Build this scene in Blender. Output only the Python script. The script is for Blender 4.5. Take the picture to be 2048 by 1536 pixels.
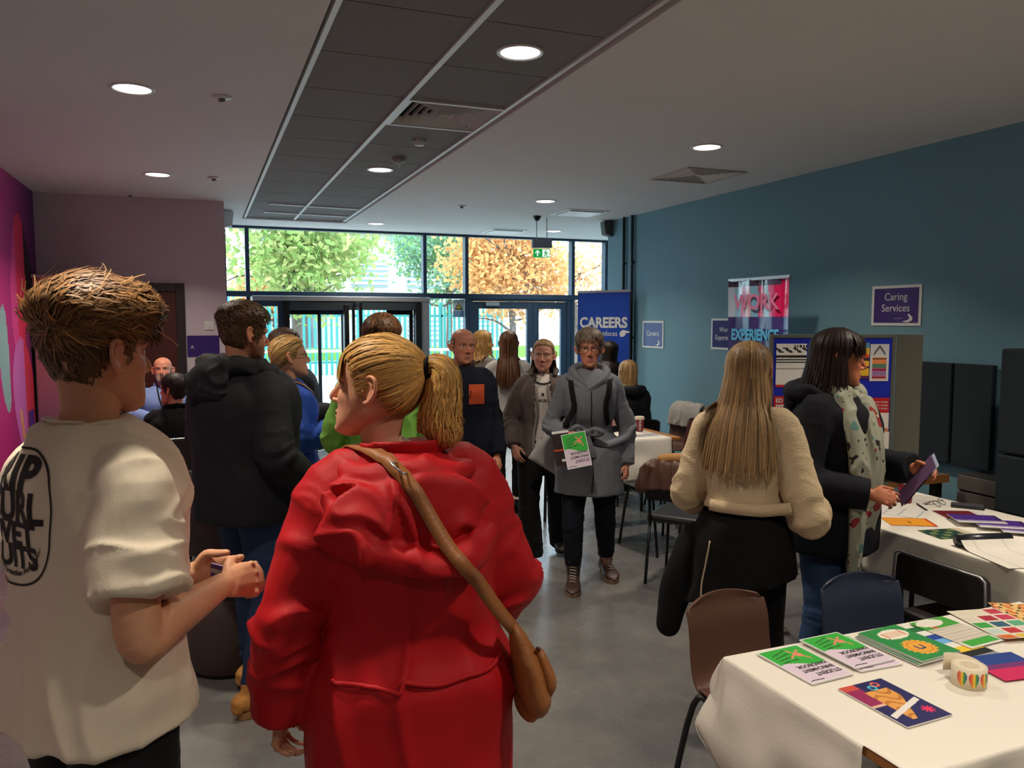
import bpy, bmesh, math, random
import numpy as np
from mathutils import Vector, Matrix, Quaternion
from mathutils.bvhtree import BVHTree

for _o in list(bpy.data.objects):
    bpy.data.objects.remove(_o, do_unlink=True)
SC = bpy.context.scene
COL = SC.collection
R = math.radians
random.seed(7)
RNG = np.random.default_rng(7)

# ------------------------------------------------------------------ camera
CAM_H, CAM_YAW, CAM_PITCH = 1.70, 21.456, 4.6316
cam_data = bpy.data.cameras.new('camera')
cam_data.sensor_fit = 'HORIZONTAL'
cam_data.sensor_width = 36.0
cam_data.lens = 36.0 * 1580.0 / 2048.0
cam_data.clip_start = 0.05
cam_data.clip_end = 300
camera = bpy.data.objects.new('camera', cam_data)
COL.objects.link(camera)
camera.location = (0, 0, CAM_H)
camera.rotation_euler = (R(90 - CAM_PITCH), 0, R(-CAM_YAW))
SC.camera = camera

# ------------------------------------------------------------------ view
vs = SC.view_settings
vs.view_transform = 'Standard'
vs.look = 'None'
vs.gamma = 1.0
vs.use_curve_mapping = False
vs.exposure = 0.28

# ------------------------------------------------------------------ world (bright hazy daylight)
SKY_STRENGTH = 6.6
world = bpy.data.worlds.new('world')
SC.world = world
world.use_nodes = True
wn, wl = world.node_tree.nodes, world.node_tree.links
wn.clear()
w_out = wn.new('ShaderNodeOutputWorld')
w_bg = wn.new('ShaderNodeBackground')
w_bg.inputs['Color'].default_value = (0.66, 0.85, 1.0, 1)
w_bg.inputs['Strength'].default_value = SKY_STRENGTH
wl.new(w_bg.outputs[0], w_out.inputs['Surface'])

# sun: high, from behind the building on to the trees outside
sun_data = bpy.data.lights.new('sun', 'SUN')
sun_data.energy = 2.2
sun_data.angle = R(1.5)
sun_data.color = (1.0, 0.93, 0.82)
sun = bpy.data.objects.new('sun', sun_data)
COL.objects.link(sun)
sun.rotation_euler = (R(42), 0, R(-35))

LAMP_W = 15.5           # each downlight
LAMP_COL = (1.0, 0.88, 0.72)

# ------------------------------------------------------------------ helpers
def srgb(r, g, b):
    def f(v):
        v /= 255.0
        return v / 12.92 if v <= 0.04045 else ((v + 0.055) / 1.055) ** 2.4
    return (f(r), f(g), f(b), 1.0)

MATS = {}
def mat(name, col, rough=0.6, metal=0.0, bump=0.0, bscale=60.0, var=0.0, vscale=6.0, spec=0.5,
        sheen=0.0, trans=0.0, attr=False, emit=None, estr=0.0, coat=0.0, stretch=None, bdist=0.01, sss=0.0, two=None):
    """procedural principled material; var = colour mottling, bump = fine relief"""
    if name in MATS:
        return MATS[name]
    m = bpy.data.materials.new(name)
    m.use_nodes = True
    nt = m.node_tree
    b = nt.nodes['Principled BSDF']
    col = tuple(col) if len(col) == 4 else tuple(col) + (1.0,)
    b.inputs['Base Color'].default_value = col
    b.inputs['Roughness'].default_value = rough
    b.inputs['Metallic'].default_value = metal
    b.inputs['Specular IOR Level'].default_value = spec
    if sheen: b.inputs['Sheen Weight'].default_value = sheen; b.inputs['Sheen Roughness'].default_value = 0.6
    if trans: b.inputs['Transmission Weight'].default_value = trans
    if coat: b.inputs['Coat Weight'].default_value = coat; b.inputs['Coat Roughness'].default_value = 0.15
    if sss:
        b.inputs['Subsurface Weight'].default_value = sss
        b.inputs['Subsurface Radius'].default_value = (0.012, 0.005, 0.003)
        b.inputs['Subsurface Scale'].default_value = 0.5
    if emit is not None:
        b.inputs['Emission Color'].default_value = tuple(emit)[:3] + (1.0,)
        b.inputs['Emission Strength'].default_value = estr
    tc = nt.nodes.new('ShaderNodeTexCoord')
    src = tc.outputs['Object']
    if stretch:
        mp = nt.nodes.new('ShaderNodeMapping')
        mp.inputs['Scale'].default_value = stretch
        nt.links.new(src, mp.inputs['Vector'])
        src = mp.outputs['Vector']
    base = None
    if attr:
        at = nt.nodes.new('ShaderNodeAttribute')
        at.attribute_name = 'Col'
        base = at.outputs['Color']
        nt.links.new(base, b.inputs['Base Color'])
    if var or two:
        nz = nt.nodes.new('ShaderNodeTexNoise')
        nz.inputs['Scale'].default_value = vscale
        nz.inputs['Detail'].default_value = 5.0
        nt.links.new(src, nz.inputs['Vector'])
        mx = nt.nodes.new('ShaderNodeMix')
        mx.data_type = 'RGBA'
        if two:
            rp = nt.nodes.new('ShaderNodeValToRGB')
            rp.color_ramp.elements[0].position = 0.42
            rp.color_ramp.elements[1].position = 0.6
            nt.links.new(nz.outputs['Fac'], rp.inputs['Fac'])
            nt.links.new(rp.outputs['Color'], mx.inputs[0])
            mx.inputs[6].default_value = col
            mx.inputs[7].default_value = tuple(two) if len(two) == 4 else tuple(two) + (1,)
        else:
            nt.links.new(nz.outputs['Fac'], mx.inputs[0])
            if base is None:
                mx.inputs[6].default_value = tuple(c * (1 - var) for c in col[:3]) + (1,)
                mx.inputs[7].default_value = tuple(min(1, c * (1 + var)) for c in col[:3]) + (1,)
            else:
                h0 = nt.nodes.new('ShaderNodeHueSaturation'); h0.inputs['Value'].default_value = 1 - var
                h1 = nt.nodes.new('ShaderNodeHueSaturation'); h1.inputs['Value'].default_value = 1 + var
                nt.links.new(base, h0.inputs['Color']); nt.links.new(base, h1.inputs['Color'])
                nt.links.new(h0.outputs[0], mx.inputs[6]); nt.links.new(h1.outputs[0], mx.inputs[7])
        nt.links.new(mx.outputs[2], b.inputs['Base Color'])
    if bump:
        nb = nt.nodes.new('ShaderNodeTexNoise')
        nb.inputs['Scale'].default_value = bscale
        nb.inputs['Detail'].default_value = 4.0
        nt.links.new(src, nb.inputs['Vector'])
        bp = nt.nodes.new('ShaderNodeBump')
        bp.inputs['Strength'].default_value = bump
        bp.inputs['Distance'].default_value = bdist
        nt.links.new(nb.outputs['Fac'], bp.inputs['Height'])
        nt.links.new(bp.outputs['Normal'], b.inputs['Normal'])
    MATS[name] = m
    return m

def glass_mat(name, tint=(0.93, 0.97, 0.98), refl=0.06):
    if name in MATS: return MATS[name]
    m = bpy.data.materials.new(name); m.use_nodes = True
    nt = m.node_tree; nt.nodes.clear()
    o = nt.nodes.new('ShaderNodeOutputMaterial')
    t = nt.nodes.new('ShaderNodeBsdfTransparent'); t.inputs[0].default_value = tint + (1,)
    g = nt.nodes.new('ShaderNodeBsdfGlossy'); g.inputs['Roughness'].default_value = 0.02
    mx = nt.nodes.new('ShaderNodeMixShader'); mx.inputs[0].default_value = refl
    nt.links.new(t.outputs[0], mx.inputs[1]); nt.links.new(g.outputs[0], mx.inputs[2])
    nt.links.new(mx.outputs[0], o.inputs['Surface'])
    MATS[name] = m
    return m

def link(o, parent=None):
    COL.objects.link(o)
    if parent is not None: o.parent = parent
    return o

def tag(o, label=None, cat=None, group=None, kind=None):
    if label: o['label'] = label
    if cat: o['category'] = cat
    if group: o['group'] = group
    if kind: o['kind'] = kind
    return o

def empty(name, loc=(0, 0, 0), rz=0.0, label=None, cat=None, group=None, rot=None):
    o = bpy.data.objects.new(name, None)
    o.empty_display_size = 0.1
    o.location = loc
    o.rotation_euler = rot if rot else (0, 0, rz)
    COL.objects.link(o)
    return tag(o, label, cat, group)

def mesh_obj(name, verts, faces, m, parent=None, smooth=False, bevel=0.0, loc=None, rot=None):
    me = bpy.data.meshes.new(name)
    me.from_pydata([tuple(v) for v in verts], [], [tuple(f) for f in faces])
    me.update()
    if m is not None:
        for mm in (m if isinstance(m, (list, tuple)) else [m]): me.materials.append(mm)
    if smooth: me.polygons.foreach_set('use_smooth', [True] * len(me.polygons))
    o = bpy.data.objects.new(name, me)
    link(o, parent)
    if loc is not None: o.location = loc
    if rot is not None: o.rotation_euler = rot
    if bevel:
        b = o.modifiers.new('bevel', 'BEVEL'); b.width = bevel; b.segments = 2; b.limit_method = 'ANGLE'
    return o

class MB:
    """collects primitive shapes; build() links them as ONE mesh object"""
    def __init__(s): s.v, s.f, s.sm = [], [], []
    def add(s, v, f, smooth=False):
        n = len(s.v)
        s.v += [tuple(p) for p in v]
        s.f += [tuple(i + n for i in q) for q in f]
        s.sm += [smooth] * len(f)
        return s
    def box(s, x0, x1, y0, y1, z0, z1):
        v = [(x0, y0, z0), (x1, y0, z0), (x1, y1, z0), (x0, y1, z0), (x0, y0, z1), (x1, y0, z1), (x1, y1, z1), (x0, y1, z1)]
        return s.add(v, [(0, 3, 2, 1), (4, 5, 6, 7), (0, 1, 5, 4), (1, 2, 6, 5), (2, 3, 7, 6), (3, 0, 4, 7)])
    def quad(s, a, b, c, d): return s.add([a, b, c, d], [(0, 1, 2, 3)])
    def prism(s, poly, h0, h1, axis='z'):
        n = len(poly)
        def P(p, h): return (p[0], p[1], h) if axis == 'z' else ((p[0], h, p[1]) if axis == 'y' else (h, p[0], p[1]))
        v = [P(p, h0) for p in poly] + [P(p, h1) for p in poly]
        f = [tuple(range(n))[::-1], tuple(range(n, 2 * n))] + [(i, (i + 1) % n, n + (i + 1) % n, n + i) for i in range(n)]
        return s.add(v, f)
    def lathe(s, prof, n=24, c=(0, 0, 0), axis='z', smooth=True):
        v, f = [], []
        for r, z in prof:
            for k in range(n):
                a = 2 * math.pi * k / n
                if axis == 'z': v.append((c[0] + r * math.cos(a), c[1] + r * math.sin(a), c[2] + z))
                elif axis == 'y': v.append((c[0] + r * math.cos(a), c[1] + z, c[2] + r * math.sin(a)))
                else: v.append((c[0] + z, c[1] + r * math.cos(a), c[2] + r * math.sin(a)))
        for j in range(len(prof) - 1):
            for k in range(n):
                f.append((j * n + k, j * n + (k + 1) % n, (j + 1) * n + (k + 1) % n, (j + 1) * n + k))
        s.add(v, f, smooth)
        return s.add([], [])
    def disc(s, r, z, n=24, c=(0, 0)):
        return s.add([(c[0] + r * math.cos(2 * math.pi * k / n), c[1] + r * math.sin(2 * math.pi * k / n), z) for k in range(n)], [tuple(range(n))])
    def tube(s, pts, r, n=8, smooth=True, rad2=None, ref=None):
        v, f = tube_geo(pts, r, n)
        return s.add(v, f, smooth)
    def build(s, name, m, parent=None, bevel=0.0, loc=None, rot=None):
        o = mesh_obj(name, s.v, s.f, m, parent, False, bevel, loc, rot)
        o.data.polygons.foreach_set('use_smooth', s.sm)
        o.data.update()
        return o

def catmull(P, k):
    """dense Catmull-Rom through rows of P (n,d) with k steps per span"""
    P = np.asarray(P, float)
    if len(P) < 3 or k <= 1:
        if k <= 1: return P
        t = np.linspace(0, 1, k + 1)[:, None]
        return P[0] * (1 - t) + P[1] * t
    E = np.vstack([2 * P[0] - P[1], P, 2 * P[-1] - P[-2]])
    out = []
    for i in range(1, len(E) - 2):
        p0, p1, p2, p3 = E[i - 1], E[i], E[i + 1], E[i + 2]
        for t in np.linspace(0, 1, k, endpoint=False):
            out.append(0.5 * ((2 * p1) + (-p0 + p2) * t + (2 * p0 - 5 * p1 + 4 * p2 - p3) * t * t + (-p0 + 3 * p1 - 3 * p2 + p3) * t ** 3))
    out.append(P[-1])
    return np.array(out)

def frames(path, ref):
    """side/up vectors along a path, kept close to the reference side vector"""
    T = np.gradient(path, axis=0)
    T /= (np.linalg.norm(T, axis=1)[:, None] + 1e-9)
    S, U = [], []
    s = np.array(ref, float)
    for t in T:
        q = s - t * (s @ t)
        if np.linalg.norm(q) < 1e-4:
            q = np.cross(t, [0.3, 0.7, 0.2])
        q /= np.linalg.norm(q)
        S.append(q); U.append(np.cross(t, q)); s = q
    return T, np.array(S), np.array(U)

def tube_geo(pts, rad, n=12, k=1, ref=(1, 0, 0), caps='flat', power=2.0):
    """tapered tube; rad: scalar, list of r or list of (r_side, r_up)"""
    pts = np.asarray(pts, float)
    if np.isscalar(rad): rad = [rad] * len(pts)
    rad = np.array([(r, r) if np.isscalar(r) else tuple(r) for r in rad], float)
    if k > 1:
        d = catmull(np.hstack([pts, rad]), k)
        pts, rad = d[:, :3], np.maximum(d[:, 3:], 0.0005)
    if caps == 'round':
        T0 = pts[1] - pts[0]; T0 = T0 / (np.linalg.norm(T0) + 1e-9)
        T1 = pts[-1] - pts[-2]; T1 = T1 / (np.linalg.norm(T1) + 1e-9)
        r0, r1 = rad[0].mean(), rad[-1].mean()
        A = [(pts[0] - T0 * r0 * math.sin(a), rad[0] * math.cos(a)) for a in (R(80), R(55), R(28))]
        B = [(pts[-1] + T1 * r1 * math.sin(a), rad[-1] * math.cos(a)) for a in (R(28), R(55), R(80))]
        pts = np.vstack([[a[0] for a in A], pts, [b[0] for b in B]])
        rad = np.vstack([[a[1] for a in A], rad, [b[1] for b in B]])
    _, S, U = frames(pts, ref)
    a = np.linspace(0, 2 * math.pi, n, endpoint=False)
    ca, sa = np.cos(a), np.sin(a)
    e = 2.0 / power
    ca, sa = np.sign(ca) * np.abs(ca) ** e, np.sign(sa) * np.abs(sa) ** e
    V = pts[:, None, :] + rad[:, 0, None, None] * ca[None, :, None] * S[:, None, :] + rad[:, 1, None, None] * sa[None, :, None] * U[:, None, :]
    m = len(pts)
    V = V.reshape(-1, 3)
    F = []
    for j in range(m - 1):
        for i in range(n):
            i2 = (i + 1) % n
            F.append((j * n + i, j * n + i2, (j + 1) * n + i2, (j + 1) * n + i))
    F.append(tuple(range(n))[::-1])
    F.append(tuple(range((m - 1) * n, m * n)))
    return V, F

def ellipsoid_geo(c, r, n=14, rot=None):
    V, F = [], []
    m = n // 2 + 1
    for j in range(1, m):
        th = math.pi * j / m
        for i in range(n):
            ph = 2 * math.pi * i / n
            V.append((r[0] * math.sin(th) * math.cos(ph), r[1] * math.sin(th) * math.sin(ph), r[2] * math.cos(th)))
    V += [(0, 0, r[2]), (0, 0, -r[2])]
    a, b = len(V) - 2, len(V) - 1
    for j in range(m - 2):
        for i in range(n):
            F.append((j * n + i, (j + 1) * n + i, (j + 1) * n + (i + 1) % n, j * n + (i + 1) % n))
    for i in range(n):
        F.append((a, i, (i + 1) % n)); F.append((b, (m - 2) * n + (i + 1) % n, (m - 2) * n + i))
    V = np.array(V)
    if rot is not None: V = V @ np.array(rot).T
    return V + np.array(c), F

# vectorised value noise
_PERM = RNG.random((32, 32, 32))
def vnoise(p):
    p = np.asarray(p, float)
    i = np.floor(p).astype(int); f = p - i
    f = f * f * (3 - 2 * f)
    out = 0
    for dx in (0, 1):
        wx = f[:, 0] if dx else 1 - f[:, 0]
        for dy in (0, 1):
            wy = f[:, 1] if dy else 1 - f[:, 1]
            for dz in (0, 1):
                wz = f[:, 2] if dz else 1 - f[:, 2]
                out = out + wx * wy * wz * _PERM[(i[:, 0] + dx) % 32, (i[:, 1] + dy) % 32, (i[:, 2] + dz) % 32]
    return out * 2 - 1

TEXTS = []
def text(s, size, m, parent=None, loc=(0, 0, 0), rot=(0, 0, 0), ax='CENTER', ay='CENTER', ext=0.0006, off=0.0, name='lettering', sx=1.0, shear=0.0, spacing=1.0):
    cu = bpy.data.curves.new(name, 'FONT')
    cu.body = s; cu.size = size; cu.align_x = ax; cu.align_y = ay
    cu.extrude = ext; cu.offset = off; cu.shear = shear; cu.space_character = spacing
    cu.resolution_u = 4
    cu.materials.append(m)
    o = bpy.data.objects.new(name, cu)
    link(o, parent)
    o.location = loc; o.rotation_euler = rot; o.scale = (sx, 1, 1)
    TEXTS.append(o)
    return o

def art(name, w, h, nx, ny, fn, parent=None, loc=(0, 0, 0), rot=(0, 0, 0), m=None, bend=None):
    """flat printed sheet: a grid whose faces take the printed colour fn(u, v); lies in local XY, centred"""
    V, F = [], []
    for j in range(ny + 1):
        for i in range(nx + 1):
            x, y = (i / nx - 0.5) * w, (j / ny - 0.5) * h
            V.append((x, y, bend(i / nx, j / ny) if bend else 0.0))
    cols = []
    for j in range(ny):
        for i in range(nx):
            a = j * (nx + 1) + i
            F.append((a, a + 1, a + nx + 2, a + nx + 1))
            c = fn((i + .5) / nx, (j + .5) / ny)
            cols += list(c[:3]) + [1.0]
            for _ in range(3): cols += cols[-4:]
    o = mesh_obj(name, V, F, m or mat('printed paper', (1, 1, 1), 0.45, attr=True), parent, False, 0, loc, rot)
    a = o.data.color_attributes.new('Col', 'FLOAT_COLOR', 'CORNER')
    a.data.foreach_set('color', cols)
    return o

def copy_tree(o, parent=None, loc=None, rz=None):
    c = o.copy(); COL.objects.link(c); c.parent = parent
    if loc is not None: c.location = loc
    if rz is not None: c.rotation_euler = (0, 0, rz)
    for ch in list(o.children): copy_tree(ch, c)
    return c
# ================================================================== materials of the setting
M_ceil = mat('ceiling plaster', srgb(222, 220, 216), 0.85, bump=0.03, bscale=200, var=0.03, vscale=1.5)
M_tile = mat('ceiling tile', srgb(128, 125, 122), 0.9, bump=0.12, bscale=500, var=0.03, vscale=40)
M_white = mat('white enamel', srgb(222, 222, 218), 0.4)
M_blackgap = mat('black slot', srgb(14, 14, 15), 0.9)
M_teal = mat('teal wall paint', srgb(106, 146, 160), 0.7, bump=0.05, bscale=180, var=0.04, vscale=1.2)
M_lilac = mat('pale partition paint', srgb(205, 192, 200), 0.8, bump=0.03, bscale=200, var=0.02, vscale=2)
M_frame = mat('slate blue window frame', srgb(44, 62, 84), 0.4, spec=0.4, var=0.05)
M_dark = mat('black metal', srgb(20, 21, 24), 0.45, metal=0.3)
M_silver = mat('brushed aluminium', srgb(190, 193, 198), 0.35, metal=0.8)
M_door = mat('dark red wood door', srgb(74, 32, 26), 0.45, var=0.15, vscale=4, stretch=(8, 8, 0.6))
M_doorframe = mat('dark door frame', srgb(42, 34, 34), 0.5)
M_glass = glass_mat('window glass')

def floor_material():
    m = mat('polished grey floor', srgb(96, 98, 102), 0.3, spec=0.55)
    nt = m.node_tree; b = nt.nodes['Principled BSDF']
    tc = nt.nodes.new('ShaderNodeTexCoord')
    n1 = nt.nodes.new('ShaderNodeTexNoise'); n1.inputs['Scale'].default_value = 1.4; n1.inputs['Detail'].default_value = 8; n1.inputs['Roughness'].default_value = 0.65
    n2 = nt.nodes.new('ShaderNodeTexNoise'); n2.inputs['Scale'].default_value = 14; n2.inputs['Detail'].default_value = 6
    nt.links.new(tc.outputs['Object'], n1.inputs['Vector']); nt.links.new(tc.outputs['Object'], n2.inputs['Vector'])
    cr = nt.nodes.new('ShaderNodeValToRGB')
    cr.color_ramp.elements[0].position = 0.3; cr.color_ramp.elements[0].color = srgb(84, 84, 85)
    cr.color_ramp.elements[1].position = 0.72; cr.color_ramp.elements[1].color = srgb(120, 116, 112)
    nt.links.new(n1.outputs['Fac'], cr.inputs['Fac'])
    nt.links.new(cr.outputs['Color'], b.inputs['Base Color'])
    mr = nt.nodes.new('ShaderNodeMapRange'); mr.inputs['To Min'].default_value = 0.2; mr.inputs['To Max'].default_value = 0.34
    nt.links.new(n2.outputs['Fac'], mr.inputs['Value']); nt.links.new(mr.outputs['Result'], b.inputs['Roughness'])
    return m

def struct(o): return tag(o, kind='structure')

ZC = 2.88
XL, XR, YB, YP, YW = -1.41, 4.60, -5.0, 8.50, 10.60
struct(MB().box(XL - .1, 7.1, YB - .1, YW + .08, -0.12, 0.0).build('floor', floor_material()))
# ceiling round the recessed tile strip X 0.49..1.69, Y -2.3..9.86
SX0, SX1, SY0, SY1 = 0.485, 1.695, -2.29, 9.86
c = MB()
c.box(XL - .1, SX0, YB - .1, YW + .1, ZC, ZC + .12)
c.box(SX1, 7.1, YB - .1, YW + .1, ZC, ZC + .12)
c.box(SX0, SX1, SY1, YW + .1, ZC, ZC + .12)
c.box(SX0, SX1, YB - .1, SY0, ZC, ZC + .12)
ceiling = struct(c.build('ceiling', M_ceil))
MB().box(SX0 - .02, SX1 + .02, SY0, SY1, ZC + .1, ZC + .16).build('recess_backing', M_blackgap, ceiling)
MB().box(SX0 + .022, SX0 + .046, SY0, SY1, ZC + .012, ZC + .05).build('edge_runner', M_white, ceiling)
MB().box(SX1 - .046, SX1 - .022, SY0, SY1, ZC + .012, ZC + .05).build('edge_runner', M_white, ceiling)
XM = 1.08
MB().box(XM - .014, XM + .014, SY0, SY1, ZC + .014, ZC + .05).build('centre_runner', M_white, ceiling)
tile_me = None
for k in range(-9, 12):
    y0 = 3.11 + 0.6 * k
    y1 = min(y0 + 0.6, SY1)
    if y1 - y0 < 0.1: continue
    for side in (0, 1):
        if side == 1 and k == 2: continue              # the diffuser takes this place
        x0, x1 = (SX0 + .046, XM - .012) if side == 0 else (XM + .012, SX1 - .046)
        MB().box(x0, x1, y0 + .004, y1 - .004, ZC + .026, ZC + .045).build('ceiling_tile', M_tile, ceiling)

# walls
struct(MB().box(XR, XR + .15, YB, 8.54, 0, ZC).build('wall_right', M_teal))
struct(MB().box(XR + .15, 7.0, 8.39, 8.54, 0, ZC).build('wall_right_return', M_teal))
struct(MB().box(7.0, 7.1, 8.54, YW, 0, ZC).build('wall_right_far', M_teal))
struct(MB().box(XL - .1, 0.15, YP, YP + .1, 0, ZC).build('wall_partition', M_lilac))
struct(MB().box(0.15, 0.25, YP, YW, 0, ZC).build('wall_partition_return', M_lilac))
struct(MB().box(XL - .1, XR + .1, YB - .1, YB, 0, ZC).build('wall_back', M_lilac))
wl_ = struct(MB().box(XL - .1, XL, YB, YP, 0, ZC).build('wall_left', mat('soft mauve wall paint', srgb(190, 170, 184), 0.7, var=0.03)))

# printed mural on the left wall: generic petals and ribbons in magenta and violet
def mural(u, v):
    y = 5.0 + 3.5 * u; z = ZC * v
    t = max(0, min(1, (y - 7.0) / 1.5))
    g = [srgb(205, 40, 130), srgb(92, 34, 120)]
    c = [g[0][i] * (1 - t) + g[1][i] * t for i in range(3)]
    w = 0.07 * math.sin(z * 3.1)
    def inside(yc, zc, ry, rz): return ((y - yc - w) / ry) ** 2 + ((z - zc) / rz) ** 2 < 1
    if inside(7.72, 1.98, .32, .62): c = srgb(236, 50, 96) if y > 7.62 else srgb(230, 70, 150)
    if inside(8.02, 1.95, .11, .3): c = srgb(240, 70, 90)
    if inside(7.75, 1.05, .42, .5): c = srgb(214, 112, 196) if y < 7.78 else srgb(232, 60, 90)
    if z < 0.95 and abs((y - 7.55) - (0.95 - z) * .35) < .05: c = srgb(236, 160, 110)
    if z < 0.9 and abs((y - 7.95) - (0.9 - z) * .1) < .13: c = srgb(90, 50, 150)
    if 8.06 + .1 * math.sin(z * 2) < y < 8.3 and .25 < z < 2.42 - (y - 8.06) * 1.2: c = srgb(24, 12, 26)
    if inside(7.12, 1.4, .16, .42): c = srgb(150, 190, 190)
    return c
mp = art('mural_print', 3.5, ZC, 150, 120, mural, wl_, (XL + .004, 6.75, ZC / 2), (R(90), 0, R(90)), m=mat('mural vinyl', (1, 1, 1), 0.5, attr=True))

# skirting boards
M_skirt = mat('grey skirting', srgb(92, 98, 102), 0.5)
struct(MB().box(XR - .015, XR, YB, 8.54, 0, .1).build('baseboard_right', M_skirt))
struct(MB().box(XL, 0.25, YP - .015, YP, 0, .1).build('baseboard_partition', M_skirt))
struct(MB().box(XL, XL + .015, YB, YP, 0, .1).build('baseboard_left', M_skirt))

# partition door
d = struct(empty('door_1', (0, YP, 0)))
f = MB(); f.box(-1.12, -1.04, -.04, 0, 0, 2.06); f.box(-.22, -.14, -.04, 0, 0, 2.06); f.box(-1.04, -.22, -.04, 0, 1.98, 2.06)
f.build('door_frame', M_doorframe, d, bevel=.004)
MB().box(-1.038, -.222, -.02, 0, .006, 1.978).build('door_leaf', M_door, d, bevel=.003)
h = MB(); h.tube([(-.98, -.06, 1.0), (-.86, -.06, 1.0)], .009); h.tube([(-.98, -.02, 1.0), (-.98, -.065, 1.0)], .009)
h.build('door_handle', M_silver, d)

# ------------------------------------------------------------------ glazed entrance wall
XM_ = [0.30, 0.57, 2.87, 3.47, 5.11, 5.66, 7.0]
ZT = 2.04
n = 0
def rail(mb, x0, x1, z0, z1, y0=YW - .05, y1=YW + .05): mb.box(x0, x1, y0, y1, z0, z1)
win = struct(empty('window_1', (0, 0, 0)))
fr = MB()
for i, x in enumerate(XM_):
    w = .05 if i not in (0, 6) else .04
    MB().box(x - w / 2, x + w / 2, YW - .06, YW + .06, 0, ZC).build('mullion', M_frame, win, bevel=.003)
MB().box(XM_[0], XM_[-1], YW - .065, YW + .055, ZT - .045, ZT + .025).build('transom', M_frame, win, bevel=.003)
MB().box(XM_[0], XM_[-1], YW - .05, YW + .05, ZC - .03, ZC).build('head_rail', M_frame, win)
for i in range(6):
    MB().box(XM_[i] + .02, XM_[i + 1] - .02, YW - .006, YW + .006, ZT + .02, ZC - .025).build('pane', M_glass, win)
for i in (2, 4, 5):
    x0, x1 = XM_[i] + .02, XM_[i + 1] - .02
    if i == 4: continue
    MB().box(x0, x1, YW - .006, YW + .006, .1, ZT - .04).build('pane', M_glass, win)
MB().box(XM_[4] + .02, XM_[5] - .02, YW - .006, YW + .006, .1, ZT - .04).build('pane', M_glass, win)
for i in (2, 4, 5):
    MB().box(XM_[i], XM_[i + 1], YW - .05, YW + .05, 0, .1).build('bottom_rail', M_frame, win)
# warning notice stuck on the glass
wn_ = art('warning_sign', .16, .24, 24, 36, lambda u, v: srgb(60, 66, 70) if (v > .42 and abs(u - .5) < (.93 - v) * .75 and not (v > .5 and abs(u - .5) < (.84 - v) * .6)) or (abs(u - .5) < .04 and .55 < v < .72)
          else (srgb(240, 214, 60) if v > .42 and abs(u - .5) < (.93 - v) * .75 else (srgb(120, 150, 185) if v < .36 else srgb(205, 220, 230))), None, (3.36, YW - .012, 1.86), (R(90), 0, 0))
tag(wn_, 'small triangle warning notice stuck on the glass beside the double door', 'sign')

# double door
dd = struct(empty('door_2', (0, YW, 0)))
f = MB(); f.box(3.5, 3.56, -.05, .05, 0, 2.0); f.box(5.02, 5.08, -.05, .05, 0, 2.0); f.box(3.56, 5.02, -.05, .05, 1.965, 2.0)
f.build('door_frame', M_frame, dd, bevel=.003)
for x0, x1, s in ((3.562, 4.48, 1), (4.486, 5.018, -1)):
    lf = MB(); st = .09
    lf.box(x0, x0 + st, -.03, .03, .01, 1.96); lf.box(x1 - st, x1, -.03, .03, .01, 1.96)
    lf.box(x0 + st, x1 - st, -.03, .03, 1.86, 1.96); lf.box(x0 + st, x1 - st, -.03, .03, .01, .2)
    l = lf.build('door_leaf', M_frame, dd, bevel=.004)
    MB().box(x0 + st - .01, x1 - st + .01, -.005, .005, .19, 1.87).build('pane', M_glass, l)
    hx = x1 - .045 if s > 0 else x0 + .045
    hb = MB(); hb.tube([(hx, -.08, .9), (hx, -.08, 1.3)], .012, 10); hb.tube([(hx, -.03, .93), (hx, -.08, .93)], .009); hb.tube([(hx, -.03, 1.27), (hx, -.08, 1.27)], .009)
    hb.build('pull_handle', M_silver, l)
MB().box(3.75, 3.95, -.06, -.03, 1.9, 1.95).build('door_closer', M_silver, dd)

# automatic entrance: side panel, header box, sliding and open leaves
ae = struct(empty('door_3', (0, 10.32, 0)))
MB().box(.60, 2.86, -.06, .24, 1.94, 2.0).build('canopy_plate', M_silver, ae, bevel=.004)
MB().box(.98, 2.72, -.05, .2, 1.83, 1.94).build('header_box', mat('dark header', srgb(30, 40, 46), 0.5), ae, bevel=.006)
def leaf(x0, x1, y, st=.05, z1=1.84, m=M_frame, nm='door_leaf'):
    lf = MB()
    lf.box(x0, x0 + st, y - .02, y + .02, .01, z1); lf.box(x1 - st, x1, y - .02, y + .02, .01, z1)
    lf.box(x0 + st, x1 - st, y - .02, y + .02, z1 - .07, z1); lf.box(x0 + st, x1 - st, y - .02, y + .02, .01, .12)
    o = lf.build(nm, m, ae, bevel=.003)
    MB().box(x0 + st - .008, x1 - st + .008, y - .004, y + .004, .11, z1 - .06).build('pane', M_glass, o)
leaf(.60, .97, -.02, .07, 1.94)
MB().box(.97, 1.04, -.07, .07, 0, 1.94).build('post', M_dark, ae, bevel=.004)
leaf(1.04, 1.42, .1, .018, m=M_dark)
leaf(1.42, 1.74, .14, .03)
MB().box(1.72, 1.78, -.07, .07, 0, 1.9).build('post', M_dark, ae, bevel=.004)
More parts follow.
